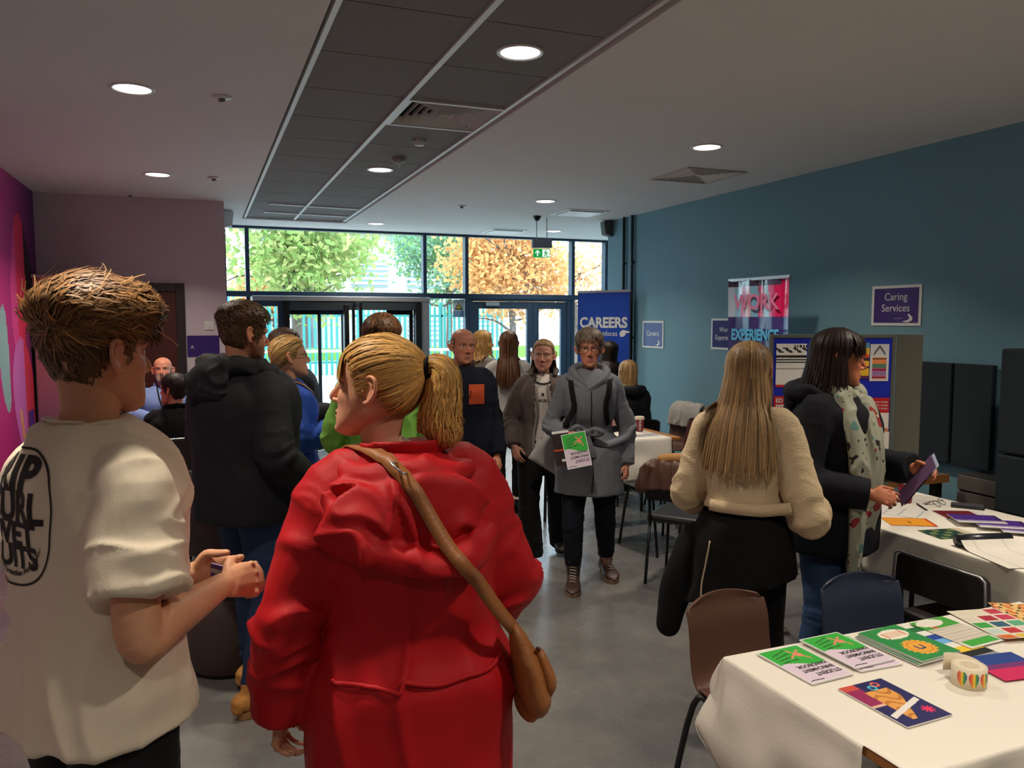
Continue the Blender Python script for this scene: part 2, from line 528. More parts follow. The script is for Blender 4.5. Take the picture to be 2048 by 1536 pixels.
# leaf standing open, at right angles
lf = MB(); x = 1.86
lf.box(x - .02, x + .02, -.45, -.4, .01, 1.92); lf.box(x - .02, x + .02, .05, .1, .01, 1.92); lf.box(x - .02, x + .02, -.4, .05, 1.85, 1.92); lf.box(x - .02, x + .02, -.4, .05, .01, .12)
ol = lf.build('open_leaf', M_dark, ae, bevel=.003)
MB().box(x - .004, x + .004, -.4, .05, .1, 1.86).build('pane', M_glass, ol)
leaf(2.3, 2.66, .1, .05, m=M_dark)
MB().box(2.66, 2.74, -.07, .07, 0, 1.94).build('post', M_dark, ae, bevel=.004)
MB().box(2.74, 2.85, -.05, .0, 0, 1.94).build('side_post', M_silver, ae, bevel=.004)
# ================================================================== ceiling fixtures
M_lampdisc = mat('lit diffuser', (1, 1, 1), 0.5, emit=(1.0, 0.96, 0.9), estr=4.0)
M_ring = mat('lamp trim', srgb(225, 225, 222), 0.35)
def downlight(x, y, z=ZC, label=None, group='round ceiling downlights'):
    r = empty('ceiling_downlight', (x, y, z), 0, label, 'light', group)
    t = MB(); t.lathe([(.086, .004), (.092, -.006), (.102, -.008), (.108, -.004), (.108, .0)], 32); t.build('trim_ring', M_ring, r)
    d_ = MB(); d_.lathe([(.0001, -.0035), (.05, -.0035), (.088, -.003)], 32); d_.build('diffuser', M_lampdisc, r)
    li = bpy.data.lights.new('downlight_lamp', 'AREA'); li.shape = 'DISK'; li.size = .17; li.energy = LAMP_W; li.color = LAMP_COL
    li.spread = R(120)
    lo = bpy.data.objects.new('downlight_lamp', li); link(lo, r); lo.location = (0, 0, -.012)
    return r
S0 = 'round downlight in the plain ceiling near the plain end wall'
for x, y, lb in ((-.29, 4.57, 'round downlight in the plain ceiling beside the larger flat sensor'), (-.29, 7.14, 'round downlight in the plain ceiling before the lilac partition'),
                 (3.26, 4.65, 'round downlight in the plain ceiling beside the beige square diffuser'), (3.23, 7.31, 'round downlight in the plain ceiling beside the white flush panel'),
                 (2.04, 9.75, 'round downlight by the windows beside the end of the tile strip'), (4.41, 9.70, 'round downlight by the windows beyond the exit sign'),
                 (3.26, 2.0, 'round downlight in the plain ceiling above the side table'), (-.29, 2.0, 'round downlight in the plain ceiling above the young man in cream'), (3.26, -.7, S0), (-.29, -.7, S0)):
    downlight(x, y, ZC, lb)
for x, y, lb in ((1.38, 3.41, 'round downlight in a grey ceiling tile with no detector beside it'), (1.38, 6.41, 'round downlight in the grey ceiling tiles beside the smoke detector'), (1.38, .41, 'round downlight in the grey ceiling tiles above the aisle by the handbook table')):
    downlight(x, y, ZC + .026, lb, 'downlights in the tile strip')

def diffuser(x, y, z, s, label, m=M_white, rings=6, inner=None):
    r = empty('ceiling_diffuser', (x, y, z), 0, label, 'air vent')
    h = s / 2
    fm = MB()
    for a, b in (((-h, h), (-h, -h + .025)), ((-h, h), (h - .025, h)), ((-h, -h + .025), (-h + .025, h - .025)), ((h - .025, h), (-h + .025, h - .025))):
        fm.box(a[0], a[1], b[0], b[1], -.012, 0.004)
    fm.build('frame', m, r, bevel=.002)
    MB().box(-h + .02, h - .02, -h + .02, h - .02, .07, .075).build('duct_backing', M_blackgap, r)
    for k in range(rings):
        o = (h - .03) * (1 - k / rings); i = o - (h - .03) / rings * .40
        b = MB()
        z0, z1 = -.006, .036
        for q in range(4):
            c, s_ = math.cos(q * math.pi / 2), math.sin(q * math.pi / 2)
            def P(px, py, pz): return (px * c - py * s_, px * s_ + py * c, pz)
            b.add([P(-o, -o, z0), P(o, -o, z0), P(i, -i, z1), P(-i, -i, z1), P(-o, -o, z0 + .004), P(o, -o, z0 + .004), P(i, -i, z1 + .004), P(-i, -i, z1 + .004)],
                  [(0, 1, 2, 3), (7, 6, 5, 4), (0, 4, 5, 1), (3, 2, 6, 7)])
        b.build('louvre', m, r)
    return r
diffuser(1.385, 4.61, ZC + .026, .585, 'square four-way air diffuser fitted in the grey tile strip')
diffuser(3.82, 5.57, ZC, .56, 'square dark-louvred air diffuser in the plaster ceiling by the teal wall', mat('beige enamel', srgb(190, 186, 172), 0.5))
for (x, y, s, lb) in ((3.92, 7.95, .5, 'square white flush air panel in the ceiling near the speaker'), (3.8, 9.97, .5, 'faint square ceiling panel above the double door')):
    r = empty('ceiling_panel', (x, y, ZC), 0, lb, 'air vent')
    MB().box(-s / 2, s / 2, -s / 2, s / 2, -.008, .002).build('frame', M_white, r, bevel=.003)
    MB().box(-s / 2 + .05, s / 2 - .05, -s / 2 + .05, s / 2 - .05, -.02, -.008).build('plate', M_white, r, bevel=.006)
for y, lb in ((8.67, 'long white slot diffuser in the tile strip, the one nearer the square diffuser'), (9.34, 'long white slot diffuser in the tile strip, the one nearer the windows')):
    r = empty('slot_diffuser', (1.16, y, ZC + .026), R(5), lb, 'air vent', 'slot diffusers')
    MB().box(-.47, .47, -.035, -.012, -.014, .0).build('rail', M_white, r)
    MB().box(-.47, .47, .012, .035, -.014, .0).build('rail', M_white, r)
    MB().box(-.47, .47, -.012, .012, -.006, .0).build('slot', M_blackgap, r)

# detectors
r = empty('smoke_detector', (1.41, 5.89, ZC + .026), 0, 'round smoke detector with wire guard in the tile strip', 'detector')
m = MB(); m.lathe([(.05, 0), (.052, -.02), (.044, -.032), (.02, -.046), (.001, -.048)], 24); m.build('dome', mat('dim plastic', srgb(150, 148, 142), 0.5), r)
m = MB()
for k in range(3):
    a = k * 2 * math.pi / 3 + .4
    m.tube([(.055 * math.cos(a), .055 * math.sin(a), -.012), (.035 * math.cos(a), .035 * math.sin(a), -.06), (0, 0, -.072)], .0028, 6)
m.build('guard', M_white, r)
r = empty('motion_sensor', (1.40, 5.26, ZC + .026), 0, 'white motion sensor with two side knobs in the tile strip', 'detector')
m = MB(); m.lathe([(.032, 0), (.034, -.012), (.03, -.04), (.001, -.042)], 20); m.build('body', M_white, r)
for s in (-1, 1):
    m = MB(); m.lathe([(.0001, -.01), (.01, -.008), (.01, .008), (.0001, .01)], 10, (s * .04, 0, -.012)); m.build('knob', M_white, r)
for x, y, lb in ((.14, 4.56, 'small round ceiling sensor between the two left downlights'), (.14, 7.12, 'tiny round ceiling sensor beside the far left downlight'), (2.55, 7.91, 'tiny sprinkler rose in the ceiling before the windows'), (-.58, 8.33, 'small white sensor on the ceiling above the dark door')):
    r = empty('ceiling_sensor', (x, y, ZC), 0, lb, 'detector')
    m = MB(); m.lathe([(.05, 0), (.052, -.006), (.03, -.012), (.001, -.012)], 20); m.build('base_plate', M_white, r)
    m = MB(); m.lathe([(.018, -.012), (.018, -.026), (.001, -.03)], 14); m.build('lens', mat('grey lens', srgb(110, 112, 115), 0.3), r)
r = empty('cctv_camera', (3.60, 8.38, ZC), 0, 'small dark dome camera on the ceiling by the exit sign', 'camera')
m = MB(); m.lathe([(.045, 0), (.045, -.02), (.001, -.022)], 18); m.build('base_plate', M_dark, r)
m = MB(); m.lathe([(.036, -.02), (.033, -.04), (.018, -.055), (.001, -.058)], 18); m.build('dome', M_dark, r)

# exit sign (lit from inside)
def sign_mat():
    m = mat('sign print', (1, 1, 1), .4, attr=True); nt = m.node_tree; b = nt.nodes['Principled BSDF']
    at = [n for n in nt.nodes if n.type == 'ATTRIBUTE'][0]; nt.links.new(at.outputs['Color'], b.inputs['Emission Color']); b.inputs['Emission Strength'].default_value = .8
    return m
r = empty('exit_sign', (3.72, 8.52, 0), R(-14), 'green running-man exit sign hanging below a grey light box', 'sign')
MB().box(-.115, .115, -.05, .05, 2.535, 2.635).build('light_box', mat('grey housing', srgb(126, 138, 156), 0.5), r, bevel=.004)
m = MB(); m.tube([(-.06, 0, 2.63), (-.06, 0, ZC)], .006); m.tube([(.06, 0, 2.63), (.06, 0, ZC)], .006); m.build('hanger', M_silver, r)
def exitart(u, v):
    G, W = srgb(20, 150, 70), srgb(235, 245, 240)
    x, y = u * 2, v                                   # 2:1
    if x < 1:
        if abs(x - .5) < .07 and .18 < y < .7: return W
        if .5 < y < .85 and abs(abs(x - .5) - (.82 - y) * .8) < .07: return W
        return G
    x -= 1
    if x > .28 or y > .9 or y < .08: 
        # running man, white door
        if .05 < x < .92 and .06 < y < .94:
            px, py = x - .46, y
            man = (px ** 2 + (py - .8) ** 2 < .006) or abs(px + (py - .6) * .4) < .09 and .42 < py < .7 or (py < .46 and abs(abs(px) - (.46 - py) * .6) < .06) or (abs(py - .62 + abs(px) * .5) < .05 and abs(px) < .28)
            return G if man else W
        return G
    return W if .06 < y < .94 and x > .06 else G
art('sign_plate', .2, .1, 60, 30, exitart, r, (0, -.006, 2.475), (R(90), 0, 0), m=sign_mat())
MB().box(-.1, .1, -.004, .004, 2.425, 2.525).build('plate_edge', M_white, r)

# wall speakers
for x, y, rz, lb in ((4.60, 8.47, 0, 'small wedge speaker high on the end of the teal wall'), (.25, 9.2, R(180), 'pale wedge speaker high on the side of the lilac partition')):
    r = empty('wall_speaker', (x, y, 2.78), rz, lb, 'speaker')
    m = MB(); m.prism([(0, -.09), (-.09, -.07), (-.11, .09), (0, .1)], -.06, .06, 'y'); m.build('cabinet', mat('speaker grey', srgb(70, 72, 74), .6) if rz == 0 else M_white, r, bevel=.008)
    m = MB(); m.prism([(-.092, -.066), (-.098, -.066), (-.118, .082), (-.112, .082)], -.05, .05, 'y'); m.build('grille', M_dark if rz == 0 else M_silver, r)
# conduits on the teal wall
for y, lb in ((8.11, 'dark vertical conduit pipe on the teal wall, the one nearer the speaker'), (7.92, 'dark vertical conduit pipe on the teal wall, the one nearer the careers sign')):
    r = empty('wall_conduit', (XR - .025, y, 0), 0, lb, 'pipe', 'conduits')
    m = MB(); m.tube([(0, 0, .1), (0, 0, ZC)], .017, 10); m.build('pipe', mat('dark teal metal', srgb(28, 48, 58), .5), r)
    for z in (.6, 1.5, 2.35):
        MB().box(-.022, .024, -.024, .024, z - .012, z + .012).build('bracket', mat('dark teal metal', srgb(28, 48, 58), .5), r)
# switch plate
r = empty('wall_switch', (.08, YP, 1.645), 0, 'square white switch plate beside the dark door', 'switch')
MB().box(-.043, .043, -.012, 0, -.043, .043).build('plate', M_white, r, bevel=.004)
MB().box(-.014, .014, -.018, -.012, -.022, .022).build('rocker', M_white, r, bevel=.002)
# ================================================================== outside
struct(MB().box(-40, 60, YW + .06, 90, -.2, -.02).build('ground', mat('pale paving', srgb(160, 156, 150), .8, var=.06, vscale=.6)))
g = MB().box(-30, 40, 34, 34.6, -.02, .5).build('grass_bank', mat('grass', srgb(110, 150, 60), .9, var=.3, vscale=3, bump=.3)); struct(g)

# pale building behind the trees
b = empty('building', (7.2, 36, 0), R(4), 'pale rendered building with louvred windows beyond the fence', 'building')
MB().box(-1.5, 7, 0, 8, 0, 5.6).build('wall', mat('pale render', srgb(160, 156, 148), .8, var=.03), b)
MB().box(-1.7, 7.2, -.2, 8.2, 5.6, 5.8).build('roof_edge', mat('roof grey', srgb(150, 150, 150), .7), b)
for i in range(3):
    for z0 in (.7, 3.2):
        x0 = -.8 + i * 2.6
        w = MB().box(x0, x0 + 1.6, -.03, .02, z0, z0 + 1.2).build('window', mat('far window', srgb(130, 150, 175), .3), b)
        for q in range(5): MB().box(x0 - .04, x0 + 1.64, -.08, -.04, z0 + .1 + q * .22, z0 + .2 + q * .22).build('louvre', M_white, w)
b = empty('blue_building', (-1.2, 40, 0), 0, 'bright blue clad building beyond the green fence', 'building')
M_bl = mat('blue cladding', srgb(62, 140, 210), .6, var=.05)
MB().box(2.2, 5.2, 0, 6, 0, 3.1).build('wall', M_bl, b)
MB().box(2.0, 5.4, -.2, 6.2, 3.1, 3.3).build('roof_edge', mat('roof grey', srgb(150, 150, 150), .7), b)
for q in range(3): MB().box(2.5 + q * .9, 3.1 + q * .9, -.04, .02, 1.2, 2.4).build('window', mat('far window', srgb(130, 150, 175), .3), b)

# teal paling fence
fe = empty('paling_fence', (0, 24, 0), 0, 'teal metal paling fence running across the forecourt', 'fence')
M_fe = mat('teal fence paint', srgb(50, 132, 126), .5, spec=.4)
m = MB()
for k in range(95):
    x = -6 + k * .16
    m.box(x, x + .07, -.015, .015, .05, 2.1 + .08 * (k % 2))
tag(m.build('palings', M_fe, fe), kind='stuff')
for z in (.4, 1.8): MB().box(-6, 9.2, .02, .06, z, z + .06).build('rail', M_fe, fe)
for k in range(6): MB().box(-6 + k * 2.6, -5.9 + k * 2.6, .02, .12, 0, 2.25).build('post', M_fe, fe)

# white handrail in the forecourt and a bench
hr = empty('handrail', (0, 15, 0), 0, 'white painted handrail outside the entrance doors', 'railing')
m = MB(); m.tube([(-2, 0, 1.12), (6, 0, 1.12)], .028); m.build('top_rail', M_white, hr)
m = MB(); m.tube([(-2, 0, .6), (6, 0, .6)], .02); m.build('middle_rail', M_white, hr)
for k in range(6):
    m = MB(); m.tube([(-2 + k * 1.6, 0, 0), (-2 + k * 1.6, 0, 1.12)], .024); m.build('post', M_white, hr)
bn = empty('bench', (6.6, 16.5, 0), R(8), 'pale slatted bench standing on the forecourt', 'bench')
for k in range(4): MB().box(-.8, .8, -.2 + k * .11, -.11 + k * .11, .43, .46).build('slat', mat('pale timber', srgb(190, 180, 160), .7), bn)
for s in (-.7, .62): MB().box(s, s + .08, -.2, .22, 0, .43).build('leg', M_silver, bn)

def tree(x, y, h, rx, rz, col1, col2, label, nl, seed, trunk=.13, sparse=1.0, leaf=.085):
    rg = np.random.default_rng(seed)
    t = empty('tree', (x, y, 0), 0, label, 'tree', 'autumn trees outside')
    M_b = mat('bark', srgb(92, 80, 72), .9, bump=.4, bscale=30)
    m = MB()
    m.add(*tube_geo([(0, 0, 0), (.1, .05, h * .3), (-.05, 0, h * .6), (.1, .1, h * .85)], [trunk, trunk * .8, trunk * .5, trunk * .2], 8, 4), smooth=True)
    m.build('trunk', M_b, t)
    m = MB()
    tips = []
    for k in range(16):
        a = rg.uniform(0, 6.28); z0 = h * rg.uniform(.28, .75); L = rx * rg.uniform(.55, 1.0)
        p0 = np.array([0, 0, z0]); p2 = np.array([math.cos(a) * L, math.sin(a) * L, z0 + rg.uniform(.1, .8)])
        p1 = (p0 + p2) / 2 + rg.normal(0, .15, 3)
        m.add(*tube_geo([p0, p1, p2], [trunk * .32, trunk * .2, trunk * .07], 5, 3), smooth=True)
        tips += [p1, p2]
    tag(m.build('branches', M_b, t), kind='stuff')
    zc = h * .66
    # leaf clumps
    nC = int(70 * sparse)
    C = rg.normal(0, 1, (nC, 3)); C /= np.linalg.norm(C, axis=1)[:, None]; C *= rg.random((nC, 1)) ** .45
    C = C * np.array([rx, rx, rz]) + np.array([0, 0, zc])
    V, F, K = [], [], []
    P = C[rg.integers(0, nC, nl)] + rg.normal(0, .3, (nl, 3))
    for i, p in enumerate(P):
        d = rg.normal(0, 1, 3); d /= np.linalg.norm(d); e = np.cross(d, rg.normal(0, 1, 3)); e /= np.linalg.norm(e)
        s = leaf * rg.uniform(.6, 1.3); n0 = len(V)
        V += [p - d * s, p + e * s * .55, p + d * s, p - e * s * .55 + np.cross(d, e) * s * .3]
        F.append((n0, n0 + 1, n0 + 2, n0 + 3))
        q = rg.random() ** 1.3
        c = [col1[j] * (1 - q) + col2[j] * q for j in range(3)]
        K += (c + [1.0]) * 4
    o = mesh_obj('foliage', V, F, leaf_mat(), t)
    a = o.data.color_attributes.new('Col', 'FLOAT_COLOR', 'CORNER'); a.data.foreach_set('color', K)
    tag(o, kind='stuff')

def leaf_mat():
    if 'leaf' in MATS: return MATS['leaf']
    m = bpy.data.materials.new('leaf'); m.use_nodes = True; nt = m.node_tree; nt.nodes.clear()
    o = nt.nodes.new('ShaderNodeOutputMaterial'); at = nt.nodes.new('ShaderNodeAttribute'); at.attribute_name = 'Col'
    d = nt.nodes.new('ShaderNodeBsdfDiffuse'); t = nt.nodes.new('ShaderNodeBsdfTranslucent'); mx = nt.nodes.new('ShaderNodeMixShader'); mx.inputs[0].default_value = .45
    nt.links.new(at.outputs['Color'], d.inputs['Color']); nt.links.new(at.outputs['Color'], t.inputs['Color'])
    nt.links.new(d.outputs[0], mx.inputs[1]); nt.links.new(t.outputs[0], mx.inputs[2]); nt.links.new(mx.outputs[0], o.inputs['Surface'])
    MATS['leaf'] = m
    return m
GR1, GR2 = srgb(136, 166, 92), srgb(180, 178, 116)
OR1, OR2 = srgb(204, 146, 92), srgb(222, 182, 118)
BG1, BG2 = srgb(112, 152, 134), srgb(150, 168, 118)
tree(1.9, 18.2, 5.6, 1.75, 1.75, GR1, GR2, 'yellow-green leafy tree filling the wide upper pane', 9000, 11, sparse=.8)
tree(3.1, 26.9, 6.6, 1.2, 1.8, BG1, OR2, 'blue-green tree with orange sprays beside the yellow-green one', 4500, 12, sparse=.6)
tree(8.2, 21.0, 4.9, 1.6, 1.35, OR1, OR2, 'orange autumn tree seen above the double door', 7000, 13, sparse=.7)
tree(8.3, 27.5, 6.6, 2.0, 2.1, BG1, GR1, 'tall blue-green tree behind the orange one', 7000, 14, sparse=.8)
tree(12.2, 25, 4.6, 1.6, 1.3, OR1, srgb(244, 206, 176), 'low pale orange tree at the end of the glazing', 2200, 15, sparse=.5)
tree(-.9, 15.5, 5.2, 1.1, 1.2, GR1, OR2, 'sparse tree with a forked bare limb by the partition', 900, 16, sparse=.4)
tree(2.6, 31.6, 4.2, 1.2, 1.0, OR1, OR2, 'short golden tree behind the teal fence', 3500, 17)
# ================================================================== people: builders
def arr(*a): return np.array(a, float)

def to_mesh(shells):
    me = bpy.data.meshes.new('tmp')
    V, F, n = [], [], 0
    for v, f in shells:
        V.append(np.asarray(v, float)); F += [tuple(i + n for i in q) for q in f]; n += len(v)
    me.from_pydata(np.vstack(V).tolist(), [], F)
    me.update()
    return me

def run_mods(me, mods):
    o = bpy.data.objects.new('tmp', me); COL.objects.link(o)
    for typ, kw in mods:
        m = o.modifiers.new(typ, typ)
        for k, v in kw.items(): setattr(m, k, v)
    dg = bpy.context.evaluated_depsgraph_get(); dg.update()
    out = bpy.data.meshes.new_from_object(o.evaluated_get(dg))
    bpy.data.objects.remove(o); bpy.data.meshes.remove(me)
    return out

def get_co(me):
    a = np.empty(len(me.vertices) * 3, np.float32); me.vertices.foreach_get('co', a); return a.reshape(-1, 3).astype(float)
def get_no(me):
    a = np.empty(len(me.vertices) * 3, np.float32); me.vertices.foreach_get('normal', a); return a.reshape(-1, 3).astype(float)
def set_co(me, c): me.vertices.foreach_set('co', c.astype(np.float32).ravel()); me.update()

def remesh(shells, voxel, smooth=4, disp=None, keep=None, post=2):
    """closed overlapping shells -> one continuous smooth surface"""
    me = run_mods(to_mesh(shells), [('REMESH', dict(mode='VOXEL', voxel_size=voxel, use_smooth_shade=True)), ('SMOOTH', dict(factor=0.5, iterations=smooth))])
    if disp is not None:
        co = get_co(me); co2 = disp(co, get_no(me)); set_co(me, co2)
    mods = []
    if post and disp is not None: mods.append(('SMOOTH', dict(factor=0.5, iterations=post)))
    if keep and keep < 1: mods.append(('DECIMATE', dict(ratio=keep)))
    if mods: me = run_mods(me, mods)
    me.polygons.foreach_set('use_smooth', [True] * len(me.polygons))
    return me

def add_mesh(name, me, m, parent, label=None):
    me.materials.clear()
    for q in (m if isinstance(m, (list, tuple)) else [m]): me.materials.append(q)
    o = bpy.data.objects.new(name, me); link(o, parent)
    if label: o['label'] = label
    return o

def set_cols(me, cols):
    a = me.color_attributes.new('Col', 'FLOAT_COLOR', 'POINT')
    c = np.ones((len(cols), 4), np.float32); c[:, :3] = np.asarray(cols)[:, :3]
    a.data.foreach_set('color', c.ravel())

def bvh_of(me):
    return BVHTree.FromPolygons([v.co for v in me.vertices], [tuple(p.vertices) for p in me.polygons])

def push_out(p, bvh, gap):
    if bvh is None: return p
    l, n, i, d = bvh.find_nearest(Vector(p))
    if l is None: return p
    s = (Vector(p) - l).dot(n)
    if s < gap: p = np.array(l + n * gap)
    return np.array(p)

def stick(p, bvh, gap):
    l, n, i, d = bvh.find_nearest(Vector(p))
    return np.array(l + n * gap), np.array(n)

def smoothstep(x): x = np.clip(x, 0, 1); return x * x * (3 - 2 * x)

# ------------------------------------------------------------------ head
LV = np.array([  # z, half width, front y, back y
    (-.122, .012, .066, .044), (-.116, .026, .078, .028), (-.104, .040, .084, .010), (-.085, .051, .086, -.018), (-.06, .059, .085, -.055),
    (-.03, .066, .086, -.086), (0, .071, .084, -.099), (.03, .0745, .088, -.105), (.06, .0735, .083, -.104), (.085, .064, .067, -.090),
    (.105, .043, .038, -.062), (.116, .018, .008, -.030), (.118, .004, -.008, -.018)])
def skull_geo(fat=0.0, n=36, k=3):
    L = catmull(LV, k)
    V, F = [], []
    a = np.linspace(0, 2 * math.pi, n, endpoint=False)
    e = 2 / 2.15
    ca, sa = np.sign(np.cos(a)) * np.abs(np.cos(a)) ** e, np.sign(np.sin(a)) * np.abs(np.sin(a)) ** e
    for z, w, f, b in L:
        ff = 1 + fat * max(0, 1 - abs(z + .06) / .07)
        c, h = (f + b) / 2, (f - b) / 2
        for i in range(n): V.append((max(w, .002) * ca[i] * ff, c + max(h, .002) * sa[i], z))
    m = len(L)
    for j in range(m - 1):
        for i in range(n):
            F.append((j * n + i, j * n + (i + 1) % n, (j + 1) * n + (i + 1) % n, (j + 1) * n + i))
    F.append(tuple(range(n))[::-1]); F.append(tuple(range((m - 1) * n, m * n)))
    return np.array(V), F

SK_V, SK_F = skull_geo()
SK_BVH = BVHTree.FromPolygons([Vector(v) for v in SK_V], SK_F)
SK_C = Vector((0, -.012, .015))
def skull_hit(d):
    d = Vector(d).normalized()
    l, n, i, t = SK_BVH.ray_cast(SK_C, d)
    if l is None: return np.array(SK_C + d * .1), np.array(d)
    if n.dot(d) < 0: n = -n
    return np.array(l), np.array(n)

def head_shells(fem=False, fat=0.0, nose=1.0, smile=0.0):
    S = [skull_geo(fat)]
    S.append(tube_geo([(0, .082, .012), (0, .093, -.012), (0, .0995 + .006 * nose, -.034), (0, .097, -.043)], [(.007, .008), (.0075, .008), (.0095 * nose, .009), (.006, .006)], 10, 3, caps='round'))
    for s in (-1, 1):
        S.append(ellipsoid_geo((s * .0115, .0915, -.0415), (.007, .009, .006), 10))
        S.append(tube_geo([(s * .008, .087, .018), (s * .03, .083, .021), (s * .052, .066, .015)], [.006, .0068 if fem else .008, .005], 8, 3, caps='round'))
        # lids
        S.append(tube_geo([(s * .017, .0765, -.001), (s * .025, .0825, .0058), (s * .034, .0815, .0062), (s * .046, .0705, .0)], [.0028, .0036, .0036, .0025], 7, 3, caps='round'))
        S.append(tube_geo([(s * .017, .0765, -.003), (s * .026, .0795, -.0085), (s * .036, .0775, -.0078), (s * .046, .0705, -.002)], [.0025, .0028, .0028, .0025], 7, 3, caps='round'))
        # ear
        ex = .0735
        def E(y, z, o=0): return (s * (ex + .012 + o - (y + .01) * .35), y, z)
        S.append(tube_geo([E(.006, .006, -.008), E(.002, .022, -.002), E(-.013, .030, .002), E(-.027, .024, .005), E(-.031, .006, .005), E(-.026, -.012, .003), E(-.014, -.028, -.002), E(-.002, -.031, -.006)],
                          [.004, .0048, .005, .005, .0048, .0045, .007, .006], 8, 4, caps='round'))
        S.append(ellipsoid_geo((s * (ex + .006), -.012, -.001), (.0062, .018, .026), 12, rot=Matrix.Rotation(s * R(20), 3, 'Z')))
        S.append(tube_geo([E(-.004, .018, -.001), E(-.018, .012, .001), E(-.02, -.006, .001), E(-.012, -.018, -.001)], [.003, .0035, .0035, .003], 7, 3, caps='round'))
        S.append(ellipsoid_geo((s * (ex + .006), .004, -.006), (.006, .005, .007), 8))
    c = smile
    S.append(tube_geo([(-.026, .0745, -.070 + .006 * c), (-.012, .0850, -.0675), (0, .0880, -.0685), (.012, .0850, -.0675), (.026, .0745, -.070 + .006 * c)], [.003, .0052, .0052, .0052, .003], 8, 3, caps='round'))
    S.append(tube_geo([(-.023, .0755, -.0745 + .005 * c), (-.01, .0845, -.0785), (0, .0858, -.0795), (.01, .0845, -.0785), (.023, .0755, -.0745 + .005 * c)], [.003, .006, .0066, .006, .003], 8, 3, caps='round'))
    S.append(ellipsoid_geo((0, .077, -.106), (.019, .014, .013), 12))
    return S

def head_sculpt(co):
    """pressed-in eye sockets and mouth line, in head coordinates"""
    co = co.copy()
    for s in (-1, 1):
        d = ((co[:, 0] - s * .031) / .017) ** 2 + ((co[:, 2] + .001) / .0085) ** 2
        co[:, 1] -= .0075 * np.exp(-d) * (co[:, 1] > .05)
    d = (co[:, 0] / .024) ** 2 + ((co[:, 2] + .0733) / .0024) ** 2
    co[:, 1] -= .004 * np.exp(-d) * (co[:, 1] > .05)
    for s in (-1, 1):
        d = ((co[:, 0] - s * .043) / .018) ** 2 + ((co[:, 2] + .027) / .018) ** 2
        w = .0045 * np.exp(-d) * (co[:, 1] > .02)
        co[:, 1] += w; co[:, 0] += s * w * .6
    return co

def skin_cols(h, skin, brow, lips, stub=None, stubc=None, red=0.3):
    """colour of the skin at head coordinates h"""
    skin = np.array(skin[:3]); n = len(h)
    c = np.tile(skin, (n, 1))
    nz = vnoise(h * 70 + 3) * .05 + vnoise(h * 22) * .06
    c *= (1 + nz)[:, None]
    def blend(w, col):
        nonlocal c
        c = c * (1 - w[:, None]) + np.array(col[:3]) * w[:, None]
    front = h[:, 1] > .03
    redc = skin * np.array([1.08, .72, .66])
    for s in (-1, 1):
        blend(red * np.exp(-(((h[:, 0] - s * .042) / .022) ** 2 + ((h[:, 2] + .035) / .022) ** 2)) * front, redc)
        ear = (np.abs(h[:, 0]) > .078) & (h[:, 2] > -.05) & (h[:, 2] < .04)
        blend(.35 * ear.astype(float) * (h[:, 0] * s > 0), redc)
    blend(.9 * red * np.exp(-((h[:, 0] / .016) ** 2 + ((h[:, 2] + .035) / .018) ** 2 + ((h[:, 1] - .105) / .016) ** 2)), redc)
    if stub:
        jaw = smoothstep((-.03 - h[:, 2] + .25 * np.maximum(0, .0 - h[:, 1])) / .03) * smoothstep((h[:, 1] + .01) / .03) * smoothstep((h[:, 2] + .16) / .03)
        lipz = np.exp(-((h[:, 0] / .026) ** 2 + ((h[:, 2] + .073) / .011) ** 2))
        blend(stub * jaw * (1 - lipz), stubc)
    if brow is not None:
        for s in (-1, 1):
            x = (h[:, 0] * s - .031) / .021
            zc = .0235 - .004 * x * x
            w = np.exp(-(np.abs(x) ** 4 + ((h[:, 2] - zc) / .0042) ** 2)) * front
            blend(.8 * w, brow)
    w = np.exp(-((h[:, 0] / .023) ** 4 + ((h[:, 2] + .0735) / .0095) ** 4)) * (h[:, 1] > .07)
    blend(.85 * w, lips)
    for s in (-1, 1):   # nostrils: shade of the hollows painted as dark spots
        w = np.exp(-(((h[:, 0] - s * .0075) / .0035) ** 2 + ((h[:, 2] + .0485) / .003) ** 2)) * (h[:, 1] > .08)
        blend(.7 * w, (.06, .02, .015))
    for s in (-1, 1):   # lash line / eye opening
        w = np.exp(-(((h[:, 0] - s * .031) / .014) ** 4 + ((h[:, 2] - .004) / .0026) ** 2)) * front
        blend(.6 * w, (.05, .03, .025))
    return c

M_SKIN = mat('skin', (1, 1, 1), 0.5, attr=True, bump=.06, bscale=350, bdist=.002, spec=.35, sss=.12)
M_HAIR = mat('hair', (1, 1, 1), 0.5, attr=True, spec=.3)
M_EYEW = mat('eye white', srgb(215, 205, 198), .25)
M_IRIS = mat('iris', srgb(60, 62, 60), .2)

